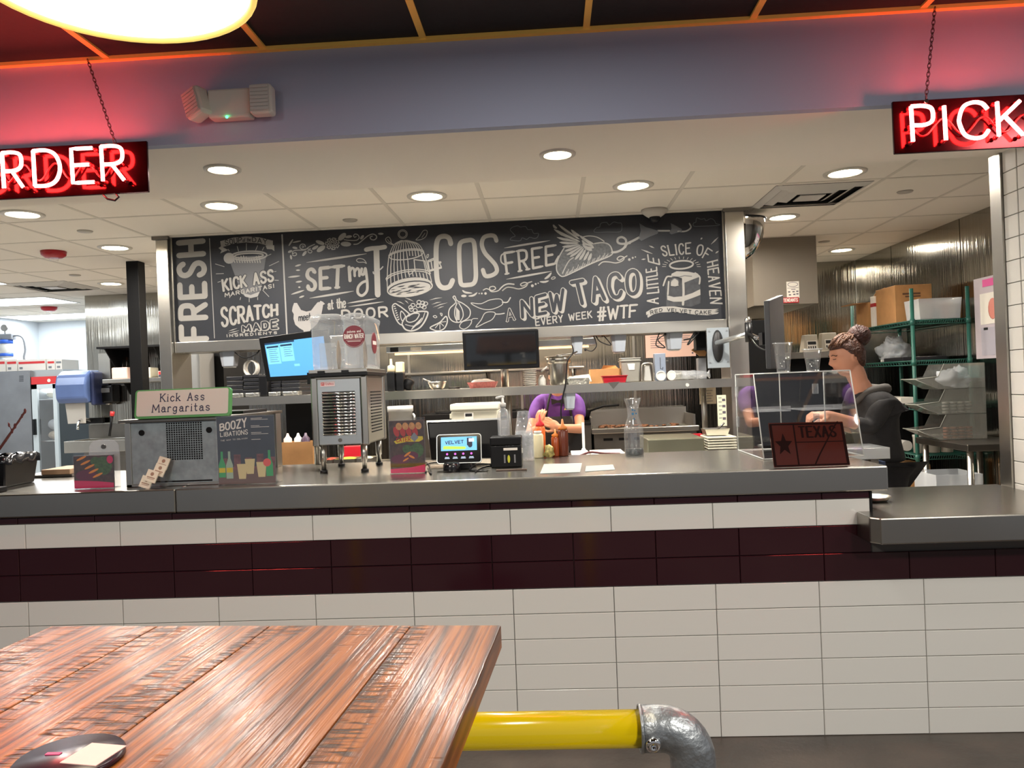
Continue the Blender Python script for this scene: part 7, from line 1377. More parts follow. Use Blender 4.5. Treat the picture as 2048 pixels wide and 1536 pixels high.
t = MB().box((RX0+.03, 6.7, SHL[3]+.0065), (RX1-.03, 7.1, SHL[2]-.06)).build('black_machine', black_mt, label='black boxy appliance on the bottom green shelf', cat='appliance', bevel=.01)
# side table with stacked bins
TT = .92; t = thing('side_table', 'stainless side table against the right wall holding the clear bins', 'table', (3.05, 5.6, 0)); tx0 = 2.74
MB().box((tx0, 5.22, TT-.045), (3.22, 5.95, TT)).build('table_top', steel_dk, t, bevel=.004)
for x in (tx0+.04, 3.17):
    for y in (5.27, 5.88): MB().cyl((x, y, 0), (x, y, TT-.045), .021, n=14).build('leg', steel, t)
bz = TT+.0006; bh = (at(1900, 727, 5.62).z-bz)/3; cb_ = clear('dusty_clear_bin', gloss=.05, haze=.30, hazecol=(150, 148, 140)); bxx0 = at(1885, 800, 5.62).x; bxm = at(1832, 800, 5.62).x; bx1 = min(3.20, at(1972, 800, 5.62).x)
for i in range(3):
    t = thing('stacking_bin', ('clear stacking bin of copper lids, bottom of its stack', 'clear stacking bin of clear lids, middle of its stack', 'clear stacking bin with a plastic bag, top of its stack')[i], 'storage bin', ((bxx0+bx1)/2, 5.72, bz+i*bh), 0, 'stacked clear bins on the side table'); z0, z1 = bz+i*bh+.001, bz+(i+1)*bh-.001; y0, y1 = 5.62, 5.84
    dd = .0035
    o_ = [(bxx0+.0, z0), (bx1, z0), (bx1, z1), (bxx0+.015, z1), (bxm+.02, z1-.0), (bxm, z0+bh*.42), (bxx0-.03, z0)]
    q = MB(); q.slab([(x, y0, z) for x, z in ((bxx0-.03, z0), (bx1, z0), (bx1, z1), (bxx0+.02, z1), (bxx0-.025, z0+bh*.5), (bxm, z0+bh*.42))], (0, -1, 0), dd); q.slab([(x, y1, z) for x, z in ((bxx0-.03, z0), (bx1, z0), (bx1, z1), (bxx0+.02, z1), (bxx0-.025, z0+bh*.5), (bxm, z0+bh*.42))], (0, -1, 0), dd)
    q.box((bxx0-.03, y0, z0), (bx1, y1, z0+.003)); q.box((bx1-.003, y0, z0), (bx1, y1, z1)); q.slab([(bxx0-.03, y0, z0), (bxm, y0, z0+bh*.42), (bxm, y1, z0+bh*.42), (bxx0-.03, y1, z0)], (-1, 0, -.5), .003); q.build('bin_wall', cb_, t)
    q = MB(); q.tube([(bxm, y0, z0+bh*.42), (bxm, y1, z0+bh*.42)], .004, 6); q.tube([(bxm, y0, z0+bh*.42), (bxx0-.03, y0, z0)], .003, 6); q.tube([(bxx0+.02, y0, z1), (bxx0-.025, y0, z0+bh*.5), (bxm, y0, z0+bh*.42)], .003, 6); q.build('rim', mat('dull_rim', (140, 140, 132), .4), t)
    if i < 2:
        lm = mat('copper_lids', (150, 96, 72), .3, .5) if i == 0 else mat('clear_lids', (150, 150, 142), .25)
        for a_ in range(4):
            for b_ in range(4):
                q = MB(); q.lathe([(.022, 0), (.024, .002), (.024, .016), (.0001, .017)], (bxx0+.04+a_*.052, 5.66, z0+.006+b_*.022), 12); q.build('cup_lid', lm, t)
    else:
        q = MB(); q.ball(((bxx0+bx1)/2, 5.72, z0+.07), .07, 30, (1.5, 1.1, 1)); crumple(q, ((bxx0+bx1)/2, 5.72, z0+.03), .03, 14, z0+.004); q.build('bag_of_lids', MATS['bag_film'], t)
a, b, c, d_ = rect(1874, 950, 1962, 985, 5.4); q = MB(); t = thing('floor_tote', 'clear open tote on the floor under the side table', 'storage bin', ((a+b)/2, 5.5, .0045)); tub(q, (a-b)/2, (b-a)/2, -.1, .2, 0, d_, .004, .01); q.build('tote', MATS['tote_plastic'], t, local=True)
# notice board and file holder on the right wall
ya, yb2 = 5.95, 4.95; zA, zB = atx(1930, 563, 3.2).z, atx(1935, 719, 3.2).z
t = thing('notice_board', 'tall pale notice board with pink header on the right steel wall', 'notice board', (3.22, 5.4, zB))
pb_ = MB().box((3.212, yb2, zB), (3.2295, ya, zA)).build('board', mat('lilac_board', (186, 176, 182), .6), t)
def wp_(m, y0, y1, z0, z1, nm, l=0): return MB().box((3.2115-.002*l-.002, y1, zB+(zA-zB)*z0), (3.2115, y0, zB+(zA-zB)*z1)).build(nm, m, pb_)
wp_(mat('hot_pink_paper', (214, 84, 150), .6), ya-.12, yb2+.1, .88, .97, 'pink_header'); wp_(wh, ya-.08, ya-.42, .42, .80, 'white_poster'); wp_(mat('teal_paper', (40, 130, 160), .6), ya-.33, ya-.44, .42, .6, 'teal_note', 1); wp_(mat('lilac_sheet', (170, 166, 176), .5), ya-.08, ya-.42, .04, .38, 'lower_sheet'); wp_(wh, ya-.5, ya-.7, .16, .66, 'white_sheet')
q = MB(); q.ball((3.2095, ya-.24, zB+(zA-zB)*.6), .06, 10, (.03, 1, 1.3)); q.build('poster_print', mat('salmon_print', (206, 130, 116), .6), pb_)
for y in (ya-.12, ya-.33): MB().box((3.207, y-.05, zB+(zA-zB)*.35), (3.2115, y, zB+(zA-zB)*.38)).build('clip', kb, pb_)
yh0 = 5.5; z0, z1 = atx(1975, 755, 3.15).z, atx(1975, 730, 3.15).z; t = thing('file_pocket', 'teal file pocket fixed under the notice board', 'file holder', (3.16, 5.35, z0)); q = MB(); tub(q, 3.12, 3.228, 5.2, 5.5, z0, z1, .004); q.build('pocket', mat('teal_plastic', (54, 158, 164), .5), t); MB().box((3.15, 5.22, z0+.01), (3.2, 5.47, z1+.02)).build('papers', mat('beige_papers', (160, 150, 120), .8), t)
# ---- left: freezer, glass fridge, boxes, water filter
FY = 9.45; a, b, c, d_ = rect(-60, 742, 64, 960, FY)
fr_ = thing('freezer', 'tall brushed steel freezer at the far left of the kitchen', 'freezer', ((a+b)/2, 9.8, 0)); FZt = at(30, 742, FY).z; MB().box((a, FY, .1), (b, 10.2, FZt)).build('body', mat('freezer_steel', (150, 150, 152), .3, .9, noise=.2, nscale=3), fr_, bevel=.006)
for k in range(5): v = at(44, 752+k*2.6, FY); MB().box((v.x-.035, FY-.003, v.z-.003), (v.x+.02, FY, v.z+.003)).build('vent_slat', black_mt, fr_)
MB().box((a, FY+.05, .005), (b, 10.1, .1)).build('plinth', black_mt, fr_)
a, b, c, d_ = rect(66, 754, 116, 960, FY); gf = thing('glass_fridge', 'glass door fridge with a red header beside the steel freezer', 'fridge', ((a+b)/2, 9.8, 0)); zt = at(90, 753, FY).z; zh = at(90, 768, FY).z
q = MB(); q.box((a, FY+.04, .1), (a+.03, 10.2, zt)); q.box((b-.03, FY+.04, .1), (b, 10.2, zt)); q.box((a, 10.15, .1), (b, 10.2, zt)); q.box((a, FY+.04, .08), (b, 10.2, .12)); q.box((a, FY+.04, zh), (b, 10.2, zt)); q.build('cabinet_shell', mat('dark_fridge_inside', (70, 76, 78), .5), gf)
MB().box((a, FY, zh), (b, FY+.04, zt)).build('header', mat('red_header', (206, 50, 52), .4), gf); v = at(98, 761, FY); MB().cyl((v.x, FY-.004, v.z), (v.x, FY, v.z), .022, n=14).build('header_dot', wh, gf)
df = MB(); df.box((a, FY, .12), (a+.07, FY+.035, zh-.004)); df.box((b-.05, FY, .12), (b, FY+.035, zh-.004)); df.box((a, FY, zh-.06), (b, FY+.035, zh-.004)); df.box((a, FY, .12), (b, FY+.035, .2)); dr_ = df.build('door', mat('pale_frame', (196, 204, 206), .4), gf)
MB().box((a+.07, FY+.012, .2), (b-.05, FY+.018, zh-.06)).build('door_glass', clear('fridge_glass', gloss=.08), dr_); v = at(76, 860, FY); MB().box((a+.03, FY-.05, v.z-.06), (a+.05, FY, v.z+.14)).build('door_handle', black_pl, dr_)
for z in (at(90, 798, FY).z, at(90, 882, FY).z, .5):
    MB().box((a+.03, FY+.08, z-.012), (b-.03, 10.1, z)).build('shelf', steel_lt, gf)
light('AREA', ((a+b)/2, FY+.3, zh-.05), 3, (.9, .95, 1), .3)
for z, nm, lab, m_ in ((at(90, 798, FY).z, 'lettuce_bag', 'bag of pale produce on the upper shelf of the glass fridge', fb), (at(90, 882, FY).z, 'produce_bin', 'clear bin of tan produce on the middle shelf of the glass fridge', mat('tan_produce', (190, 174, 150), .7, noise=.4, nscale=30))):
    q = MB(); q.ball(((a+b)/2-.02, FY+.25, z+.062), .1, 12, (1, 1, .6)); q.build(nm, m_, label=lab, cat='produce')
q = MB(); q.ball(((a+b)/2-.03, FY+.25, at(90, 882, FY).z+.20), .09, 12, (1, 1, .8)); q.build('ice_bag', clear('bag_film2', gloss=.1, haze=.5), label='knotted plastic bag on top of the tan produce', cat='plastic bag')
wcm = MATS['white_carton']
for i, (x0, x1, lab) in enumerate(((-20, 11, 'white carton with a red stripe at the left frame edge on the freezer'), (13, 34, 'small square white carton with a red stripe on the freezer'), (36, 91, 'widest white carton with a red stripe above the glass fridge'), (94, 110, 'narrow white carton with a red stripe above the glass fridge'), (111, 124, 'narrow grey and white carton next to the rear steel wall'))):
    a, b, c, d_ = rect(x0, 718, x1, 741, 9.5); t = MB().box((a, 9.5, FZt+.0008), (b, 9.85, at((x0+x1)/2, 719, 9.5).z)).build('white_carton', wcm, label=lab, cat='box', group='white cartons on the fridges')
    h = at((x0+x1)/2, 719, 9.5).z-FZt; MB().box((a+.01, 9.497, FZt+h*.62), (b-.01, 9.5, FZt+h*.82)).build('red_stripe' if i < 4 else 'grey_stripe', MATS['red_header'] if i < 4 else grey_pl, t); MB().box((a+.02, 9.497, FZt+h*.15), (a+.06, 9.5, FZt+h*.35)).build('label_print', grey_pl, t)
fx0, fx1 = at(64, 745, 9.5).x, at(126, 745, 9.5).x
MB().box((fx0, 9.5, zt+.001), (fx1, 10.15, FZt)).build('fridge_top_board', steel_lt, label='pale board on top of the glass fridge under the cartons', cat='board') if FZt > zt+.01 else None
v = at(12, 700, 9.3); t = thing('water_filter', 'white and blue water filter with a grey pipe on the far left wall', 'water filter', (v.x, 9.9, at(12, 716, 9.9).z)); w = .09
v = at(12, 716, 9.9); t.location = (v.x, 9.9, v.z)
MB().lathe([(.0001, 0), (.08, .01), (.085, .19), (.0001, .19)], (0, 0, 0), 20).build('canister', white_pl, t, local=True); MB().lathe([(.088, .19), (.09, .24), (.0001, .24)], (0, 0, 0), 20).build('blue_collar', mat('royal_blue_plastic', (40, 90, 190), .4), t, local=True); MB().lathe([(.086, .02), (.086, .06)], (0, 0, 0), 20).build('blue_band', MATS['royal_blue_plastic'], t, local=True)
MB().box((-.13, -.05, .24), (.12, .05, .32)).build('filter_head', grey_pl, t, bevel=.01, local=True); q = MB(); q.tube(smooth([(.1, 0, .29), (.19, 0, .29), (.25, 0, .24), (.27, 0, .1), (.27, 0, -.05), (.4, .3, -.06)], 5), .013, 8); q.build('pipe', grey_pl, t, local=True); MB().cyl((.0, -.02, .4), (0, .0, .4), .045, n=18).build('pressure_gauge', steel_dk, t, local=True); MB().cyl((0, 0, .32), (0, 0, .36), .01, n=8).build('gauge_stem', steel_dk, t, local=True)
# ---- left: wall kit on the rear steel wall
a, b, c, d_ = rect(117, 741, 188, 812, 7.9); t = thing('towel_dispenser', 'blue translucent paper towel dispenser on the rear steel wall', 'towel dispenser', ((a+b)/2, 8.0, c))
w = (b-a)/2; H = d_-c; q = MB(); prof = [(-.12, .03), (-.16, .08), (-.17, H*.6), (-.14, H*.85), (-.06, H)]
q.add([(-w, y, z) for y, z in prof]+[(w*.75, y, z) for y, z in prof]+[(-w, .19, .03), (w*.75, .19, .03), (-w, .19, H), (w*.75, .19, H)], [(i, i+1, i+6, i+5) for i in range(4)]+[(0, 5, 11, 10), (4, 12, 13, 9), (0, 10, 12, 4, 3, 2, 1), (5, 6, 7, 8, 9, 13, 11)], False)
q.build('cover', mat('smoky_blue_plastic', (84, 104, 150), .22, noise=.15, nscale=4), t, bevel=.02, local=True); MB().box((w*.75, -.1, .0), (w, .19, H*.95)).build('side_shell', mat('navy_plastic', (44, 52, 84), .3), t, bevel=.02, local=True)
pt0 = at(145, 848, 7.85); MB().hexa([(-w*.72, -.05, pt0.z-c), (w*.3, -.05, pt0.z-c), (w*.3, -.044, pt0.z-c), (-w*.72, -.044, pt0.z-c), (-w*.8, -.06, .03), (w*.35, -.06, .03), (w*.35, -.054, .03), (-w*.8, -.054, .03)]).build('paper_towel', off_white, t, bevel=.003, local=True)
a, b, c, d_ = rect(194, 770, 226, 810, 8.0); t = thing('soap_dispenser', 'small black soap dispenser right of the blue towel dispenser', 'soap dispenser', ((a+b)/2, 8.1, c)); w = (b-a)/2; H = d_-c; MB().box((-w, -.06, H*.1), (w*.7, .09, H)).build('body', black_pl, t, bevel=.02, local=True); MB().box((-w*.7, -.075, H*.62), (w*.4, -.06, H*.85)).build('push_bar', grey_pl, t, bevel=.01, local=True); MB().lathe([(.03, 0), (.03, H*.15)], (-.02, .0, 0), 12).build('spout', steel_dk, t, local=True)
a, b, c, d_ = rect(190, 706, 214, 758, 8.0); q = MB(); t = MB().box((a, 8.06, c), (b, 8.185, d_)).build('glove_holder', steel, label='upright steel holder above the black soap dispenser', cat='holder', bevel=.004)
# upper and lower wall shelves
za_, zb2 = at(260, 692, 7.75).z, at(260, 757, 7.75).z; a, b = at(198, 692, 7.75).x, at(330, 690, 7.75).x
t = thing('wall_shelf', 'double wall shelf with dark bottles behind the black column', 'shelf', ((a+b)/2, 8.0, zb2-.1)); MB().box((a, 7.7, za_-.02), (b, 8.185, za_)).build('upper_shelf', black_mt, t); MB().box((a+.02, 7.75, zb2-.04), (b, 8.185, zb2)).build('lower_shelf', steel, t, bevel=.003)
for x in (a+.08, b-.1): MB().slab([(x, 8.18, za_-.5), (x, 8.18, za_-.021), (x, 7.72, za_-.021), (x, 7.8, za_-.1)], (1, 0, 0), .012).build('bracket', black_mt, t)
dkb = mat('dark_brown_glass', (40, 26, 18), .2)
for i, (x, lab) in enumerate(((238, 'leftmost dark bottle behind the cream tub'), (246, 'second dark bottle behind the cream tub'), (254, 'dark bottle touching the black column on its left'), (288, 'dark bottle just right of the black column'), (297, 'dark bottle farther right of the black column'))):
    v = at(x, 750, 8.05); q = MB(); q.lathe([(.019, 0), (.019, .14), (.012, .18), (.014, .24), (.0001, .24)], (v.x, 8.05, zb2+.0007), 14); q.build('dark_bottle', dkb, label=lab, cat='bottle', group='dark bottles on the wall shelf')
for i, (x0, x1, m_, lab) in enumerate(((225, 256, pn, 'cream tub left of the black column on the wall shelf'), (281, 303, fb, 'cream tub right of the black column on the wall shelf'))):
    a, b, c, d_ = rect(x0, 735, x1, 755, 7.8); MB().box((a, 7.78, zb2+.0007), (b, 7.95, d_)).build('cream_tub', m_, label=lab, cat='tub', bevel=.01, group='cream tubs on the wall shelf')
a, b, c, d_ = rect(301, 745, 323, 768, 7.6); t = MB().box((a, 7.62, zb2+.0007), (b, 7.74, d_+.02)).build('red_white_carton', wcm, label='small carton printed red, blue and yellow beside the left steel post', cat='box'); t.location.y += .14
MB().box((a+.005, 7.755, zb2+.03), (b-.02, 7.7595, zb2+.06)).build('red_print', MATS['red_header'], t); MB().box((a+.005, 7.755, zb2+.005), (b-.05, 7.7595, zb2+.025)).build('blue_print', MATS['navy_ink'], t)
# hand sink
v = at(165, 862, 7.8); sz = v.z; a, b = at(124, 862, 7.7).x, at(258, 862, 7.7).x
t = thing('hand_sink', 'steel hand sink with a tap below the blue towel dispenser', 'sink', ((a+b)/2, 7.95, .0)); q = MB(); tub(q, a, b, 7.72, 8.17, sz-.22, sz-.1, .01, .0); q.build('basin', steel, t, bevel=.004); MB().box((a, 8.16, sz-.1), (b, 8.185, sz+.05)).build('splash_back', steel_dk, t); MB().box((a+.1, 7.9, .005), (b-.1, 8.1, sz-.22)).build('pedestal', steel_dk, t)
v = at(180, 842, 8.1); MB().box((v.x-.13, 8.12, v.z-.03), (v.x+.13, 8.16, v.z+.03)).build('tap_plate', black_pl, t); q = MB(); q.tube(smooth([(v.x, 8.12, v.z), (v.x, 8.0, v.z+.03), (v.x, 7.9, v.z), (v.x, 7.88, v.z-.08)], 5), .014, 8); q.build('tap', chrome, t)
t = MB().tube([at(219, 872, 7.85), at(225, 826, 7.85)], .012, 8).build('brush_handle', black_pl, label='long dark brush handle with a red tip leaning by the hand sink', cat='brush'); MB().cyl(at(224, 832, 7.85), at(225, 823, 7.85), .022, n=10).build('red_tip', MATS['red_header'], t)
# left prep table with boards
TL = .90; v = on(150, 950, TL); t = thing('left_prep_table', 'steel work table at the left behind the bar counter', 'table', (-3.3, 5.3, 0)); MB().box((-4.7, 4.75, TL-.05), (-2.82, 5.3, TL)).build('table_top', steel, t, bevel=.003)
for x in (-4.65, -2.87):
    for y in (4.8, 5.25): MB().cyl((x, y, 0), (x, y, TL-.05), .02, n=12).build('leg', steel, t)
for i, (x0, x1, z0, zt_) in enumerate(((90, 147, .0125, .026), (44, 152, .0, .012))):
    a, b = at(x0, 945, 3.75).x, at(x1, 945, 3.75).x; MB().box((a, 3.72, CZ+.0006+z0), (b, 3.93-.05*i*0, CZ+.0006+z0+zt_)).build('wooden_board' if i == 0 else 'steel_tray', mat('pale_board_wood', (150, 122, 94), .6) if i == 0 else steel_dk, label=('thick pale wooden board lying on the flat steel tray left of the leaflet holder', 'flat steel tray under the pale wooden board at the left rear of the bar counter')[i], cat=('board', 'tray')[i], bevel=.003)
# ================================================================== PEOPLE
def skin(name, V, E, m, parent=None, sub=2, root=None):
    """V: {key: (co, r or (rx, ry))}; grown with skin + subdivision, baked to one mesh"""
    keys = list(V); ix = {k: i for i, k in enumerate(keys)}
    me = bpy.data.meshes.new(name); me.from_pydata([tuple(V[k][0]) for k in keys], [(ix[a], ix[b]) for a, b in E], [])
    o = bpy.data.objects.new(name, me); COL.objects.link(o)
    md = o.modifiers.new('s', 'SKIN'); md.use_smooth_shade = True; sb = o.modifiers.new('d', 'SUBSURF'); sb.levels = sub; sb.render_levels = sub
    for i, k in enumerate(keys): r = V[k][1]; me.skin_vertices[0].data[i].radius = (r, r) if isinstance(r, (int, float)) else r
    me.skin_vertices[0].data[ix[root or keys[0]]].use_root = True
    dg = bpy.context.evaluated_depsgraph_get(); dg.update(); nm = bpy.data.meshes.new_from_object(o.evaluated_get(dg)); bpy.data.objects.remove(o)
    nm.name = name; nm.materials.clear(); nm.materials.append(m)
    for p in nm.polygons: p.use_smooth = True
    q = bpy.data.objects.new(name, nm); COL.objects.link(q); q.parent = parent; return q
def bones(V, E, m, parent, side):
    """tapered closed limbs and torso that a voxel remesh melts into one skin"""
    q = MB(); side = Vector(side).normalized()
    R2 = lambda r: (r, r) if isinstance(r, (int, float)) else r
    for a, b in E:
        pa, pb = Vector(V[a][0]), Vector(V[b][0]); ra, rb = R2(V[a][1]), R2(V[b][1]); d = (pb-pa).normalized(); e = side-d*side.dot(d)
        if e.length < .2: e = d.orthogonal()
        e.normalize(); g = d.cross(e); n = 20; vs = []
        for t in (0, .25, .5, .75, 1):
            c = pa.lerp(pb, t); rx, ry = ra[0]+(rb[0]-ra[0])*t, ra[1]+(rb[1]-ra[1])*t; k = 1+.06*math.sin(PI*t); vs += [c+e*math.cos(2*PI*j/n)*rx*k+g*math.sin(2*PI*j/n)*ry*k for j in range(n)]
        q.add(vs, [(i*n+j, i*n+(j+1) % n, (i+1)*n+(j+1) % n, (i+1)*n+j) for i in range(4) for j in range(n)]+[tuple(range(n-1, -1, -1)), tuple(range(4*n, 5*n))], True)
    for k, (p, r) in V.items():
        r = R2(r); b = MB(); b.ball((0, 0, 0), 1, 16, (r[0], r[1], (r[0]+r[1])/2)); A = Matrix((side, Vector((0, 0, 1)).cross(side), (0, 0, 1))).transposed(); q.add([A @ v + Vector(p) for v in b.v], b.f, True)
    return q.build('body', m, parent, local=True)
skinm = mat('light_skin', (222, 160, 130), .5); skinm.node_tree.nodes['Principled BSDF'].inputs['Subsurface Weight'].default_value = .0
def hand_v(V, E, k, wrist, d, up, s=1.0, curl=.6, mir=1):
    """five-finger hand: d = pointing direction, up = back-of-hand normal; fingers and thumb are closed chains rooted inside the palm"""
    d = Vector(d).normalized(); up = Vector(up).normalized(); sd = d.cross(up).normalized()*mir; up = sd.cross(d)*mir
    wrist = Vector(wrist); V[k+'palm'] = (wrist+d*.03*s, .026*s); E.append((k+'w', k+'palm'))
    q = MB(); R = Matrix((sd, d, up)).transposed(); b = MB(); b.ball((0, 0, 0), 1, 16, (.042*s, .052*s, .019*s)); q.add([R @ v + wrist+d*.045*s for v in b.v], b.f, True)
    for off, L in ((-.030, .068), (-.010, .078), (.010, .073), (.029, .058)):
        p0 = wrist+d*.06*s+sd*off*.8*s; p1 = wrist+d*.088*s+sd*off*s; c1 = (d*math.cos(curl)-up*math.sin(curl)); c2 = (d*math.cos(curl*2.1)-up*math.sin(curl*2.1)); p2 = p1+c1*L*.5*s; p3 = p2+c2*L*.45*s
        q.tube([p0, p1, p1.lerp(p2, .5), p2, p2.lerp(p3, .6), p3], [.010*s, .0105*s, .0098*s, .0095*s, .0085*s, .006*s], 10); q.ball(p3, .0065*s, 8)
    p0 = wrist+d*.02*s-sd*.015*s; p1 = wrist+d*.04*s-sd*.045*s-up*.006; p2 = p1+(d*.75-sd*.45-up*.35).normalized()*.034*s; p3 = p2+(d*.9+sd*.1-up*.45).normalized()*.028*s
    q.tube([p0, p1, p2, p3], [.015*s, .0125*s, .0105*s, .008*s], 10); q.ball(p3, .0085*s, 8); HANDS.append(q)
HANDS = []
def add_hands(body):
    obs = [body]
    for q in HANDS: obs.append(q.build('h', skinm, body.parent, local=True, fix=True))
    HANDS.clear(); return obs
def head_mesh(name, parent, c, fwd, tilt, m, s=1.0):
    """sculpted head: ellipsoid grid pushed into brow, nose, lips, chin; returns matrix head space -> world (x right, y forward, z up)"""
    f = Vector((fwd[0], fwd[1], 0)).normalized(); M = Matrix.Translation(c) @ Matrix(((f.y, f.x, 0, 0), (-f.x, f.y, 0, 0), (0, 0, 1, 0), (0, 0, 0, 1))) @ Matrix.Rotation(tilt, 4, 'X') @ Matrix.Scale(s, 4)
    q = MB(); n, k = 40, 36; vs = []
    g = lambda x, m_, w: math.exp(-((x-m_)/w)**2)
    for i in range(k+1):
        ph = -PI/2+PI*i/k; z = math.sin(ph)*.118
        for j in range(n):
            a = 2*PI*j/n; x = math.cos(ph)*math.cos(a)*.076; y = math.cos(ph)*math.sin(a)*.095
            if z < -.02: t = min(1, (-.02-z)/.1); x *= 1-.28*t; y = y*(1-.12*t)+(.012*t if y > 0 else .03*t)
            if y > 0:
                fr = max(0, y/.095)
                y += fr*(.026*g(x, 0, .011)*(g(z, -.022, .016)+.35*g(z, .0, .018)) + .010*g(x, 0, .02)*g(z, -.055, .010) + .007*g(x, 0, .02)*g(z, -.066, .007) + .012*g(x, 0, .025)*g(z, -.098, .016) + .004*g(z, .022, .010) - .008*(g(x, .03, .014)+g(x, -.03, .014))*g(z, .004, .011))
                y -= .006*fr*g(z, -.084, .008)*g(x, 0, .03)
            vs.append(M @ Vector((x, y, z)))
    q.add(vs, [(i*n+j, i*n+(j+1) % n, (i+1)*n+(j+1) % n, (i+1)*n+j) for i in range(k) for j in range(n)], True)
    for sx in (-1, 1):
        e = MB(); e.lathe([(.012, -.002), (.018, .004), (.014, .008), (.006, .003), (.0001, .002)], (0, 0, 0), 14, sx=.8, sy=1.35, axis=(sx, -.25, 0)); q.add([M @ (v+Vector((sx*.074, -.005, -.012))) for v in e.v], e.f, True)
    return q, M
def join(objs, name):
    b = bmesh.new()
    for o in objs:
        c = bmesh.new(); c.from_mesh(o.data); bmesh.ops.remove_doubles(c, verts=c.verts, dist=1e-5); bmesh.ops.holes_fill(c, edges=c.edges, sides=12); bmesh.ops.recalc_face_normals(c, faces=c.faces)
        if c.calc_volume(signed=True) < 0: bmesh.ops.reverse_faces(c, faces=c.faces)
        c.to_mesh(o.data); c.free(); b.from_mesh(o.data)
    me = bpy.data.meshes.new(name); b.to_mesh(me); b.free(); me.materials.append(objs[0].data.materials[0])
    for p in me.polygons: p.use_smooth = True
    r = bpy.data.objects.new(name, me); COL.objects.link(r); r.parent = objs[0].parent
    for o in objs: bpy.data.objects.remove(o)
    return r
def remesh_body(o, vox=.006):
    md = o.modifiers.new('r', 'REMESH'); md.mode = 'VOXEL'; md.voxel_size = vox; md.use_smooth_shade = True
    sm = o.modifiers.new('sm', 'SMOOTH'); sm.factor = .5; sm.iterations = 5; return o
# ---- worker with a bun, in profile, facing left
hc = at(1697, 712, 4.5)
P1 = thing('person', 'worker in a dark hoodie with a curly brown bun, looking down behind the acrylic case', 'person', (hc.x+.13, 4.5, .004))
O = Vector(P1.location); L = lambda p: Vector(p)-O
fw = Vector((-1, -.12, 0)).normalized(); rt = Vector((-.12, 1, 0)).normalized()   # her forward, her right-hand side is away
def W1(f_, s_, z): return L(Vector((hc.x, 4.5, 0))+fw*f_+rt*s_+Vector((0, 0, z)))
hz = hc.z
V = {}; E = []
sh_z = hz-.25
V['pel'] = (W1(-.17, 0, .95), (.09, .06)); V['wai'] = (W1(-.16, 0, 1.08), (.10, .07)); V['che'] = (W1(-.13, 0, sh_z-.10), (.12, .08)); V['col'] = (W1(-.10, 0, sh_z+.01), (.065, .05)); V['nk'] = (W1(-.055, 0, hz-.15), .050); V['nk2'] = (W1(-.025, 0, hz-.07), .052)
E += [('pel', 'wai'), ('wai', 'che'), ('che', 'col'), ('col', 'nk'), ('nk', 'nk2')]
hw = at(1650, 838, 4.32); wr = at(1660, 832, 4.30); el = at(1740, 856, 4.36)
hwR = at(1644, 842, 4.62); wrR = at(1664, 846, 4.62); elR = at(1728, 862, 4.68)
for s_, k, e_, w_ in ((-1, 'l', el, wr), (1, 'r', elR, wrR)):
    V[k+'s'] = (W1(-.11, s_*.15, sh_z-.02), .033); V[k+'el'] = (L(e_), .034); V[k+'w'] = (L(w_), .028); E += [('col', k+'s'), (k+'s', k+'el'), (k+'el', k+'w')]
    hand_v(V, E, k, L(w_), (-1, .05*s_, .12), (0, -.3*(-s_), 1), 1.0, .75, -s_)
for s_, k in ((-1, 'l'), (1, 'r')):
    V[k+'hip'] = (W1(-.17, s_*.08, .86), .05); V[k+'kn'] = (W1(-.14, s_*.10, .48), .05); V[k+'an'] = (W1(-.18, s_*.10, .09), .038); V[k+'to'] = (W1(-.05, s_*.11, .035), .032); E += [('pel', k+'hip'), (k+'hip', k+'kn'), (k+'kn', k+'an'), (k+'an', k+'to')]
body = bones(V, E, skinm, P1, rt)
q, HM = head_mesh('h', P1, hc+fw*.012, fw, -.22, skinm, .98); q.v = [v-O for v in q.v]; ho = q.build('h', skinm, P1, local=True, fix=False)
body = join(add_hands(body)+[ho], 'body'); remesh_body(body, .0042)
HL = Matrix.Translation(-O) @ HM
# hoodie and trousers: clothing grown over the same bones
hood = mat('charcoal_hoodie', (46, 44, 44), .85, noise=.25, nscale=12, bump=.4, bscale=18); trs = mat('black_trousers', (34, 33, 35), .85, noise=.2, nscale=10)
V2 = {k: V[k] for k in ('wai', 'che', 'col')}; V2['hem'] = (W1(-.17, 0, .90), (.18, .15)); V2['wai'] = (V['wai'][0], (.155, .12)); V2['che'] = (V['che'][0], (.168, .125)); V2['col'] = (V['col'][0], (.115, .085)); V2['cl'] = (W1(-.085, 0, sh_z+.055), .062)
E2 = [('hem', 'wai'), ('wai', 'che'), ('che', 'col'), ('col', 'cl')]
for k, e_, w_ in (('l', el, wr), ('r', elR, wrR)):
    V2[k+'s'] = (V[k+'s'][0], .07); V2[k+'el'] = (V[k+'el'][0], .057); c = Vector(V[k+'el'][0]).lerp(Vector(V[k+'w'][0]), .42); V2[k+'cf'] = (c, .042); E2 += [('col', k+'s'), (k+'s', k+'el'), (k+'el', k+'cf')]
skin('hoodie', V2, E2, hood, P1, 2, 'wai')
q = MB(); pts = [W1(f_, s_, z) for f_, s_, z in ((-.0, -.05, sh_z-.02), (-.06, -.105, sh_z+.045), (-.15, -.10, sh_z+.06), (-.205, 0, sh_z+.05), (-.15, .10, sh_z+.06), (-.06, .10, sh_z+.045), (0, .05, sh_z-.02))]; q.tube(smooth([tuple(p) for p in pts], 5), [.014+.014*math.sin(PI*i/30) for i in range(31)], 10); q.build('hood_fold', mat('grey_hood', (92, 88, 84), .85, noise=.3, nscale=14), P1, local=True)
V3 = {'pel': (V['pel'][0], (.165, .125))}; E3 = []
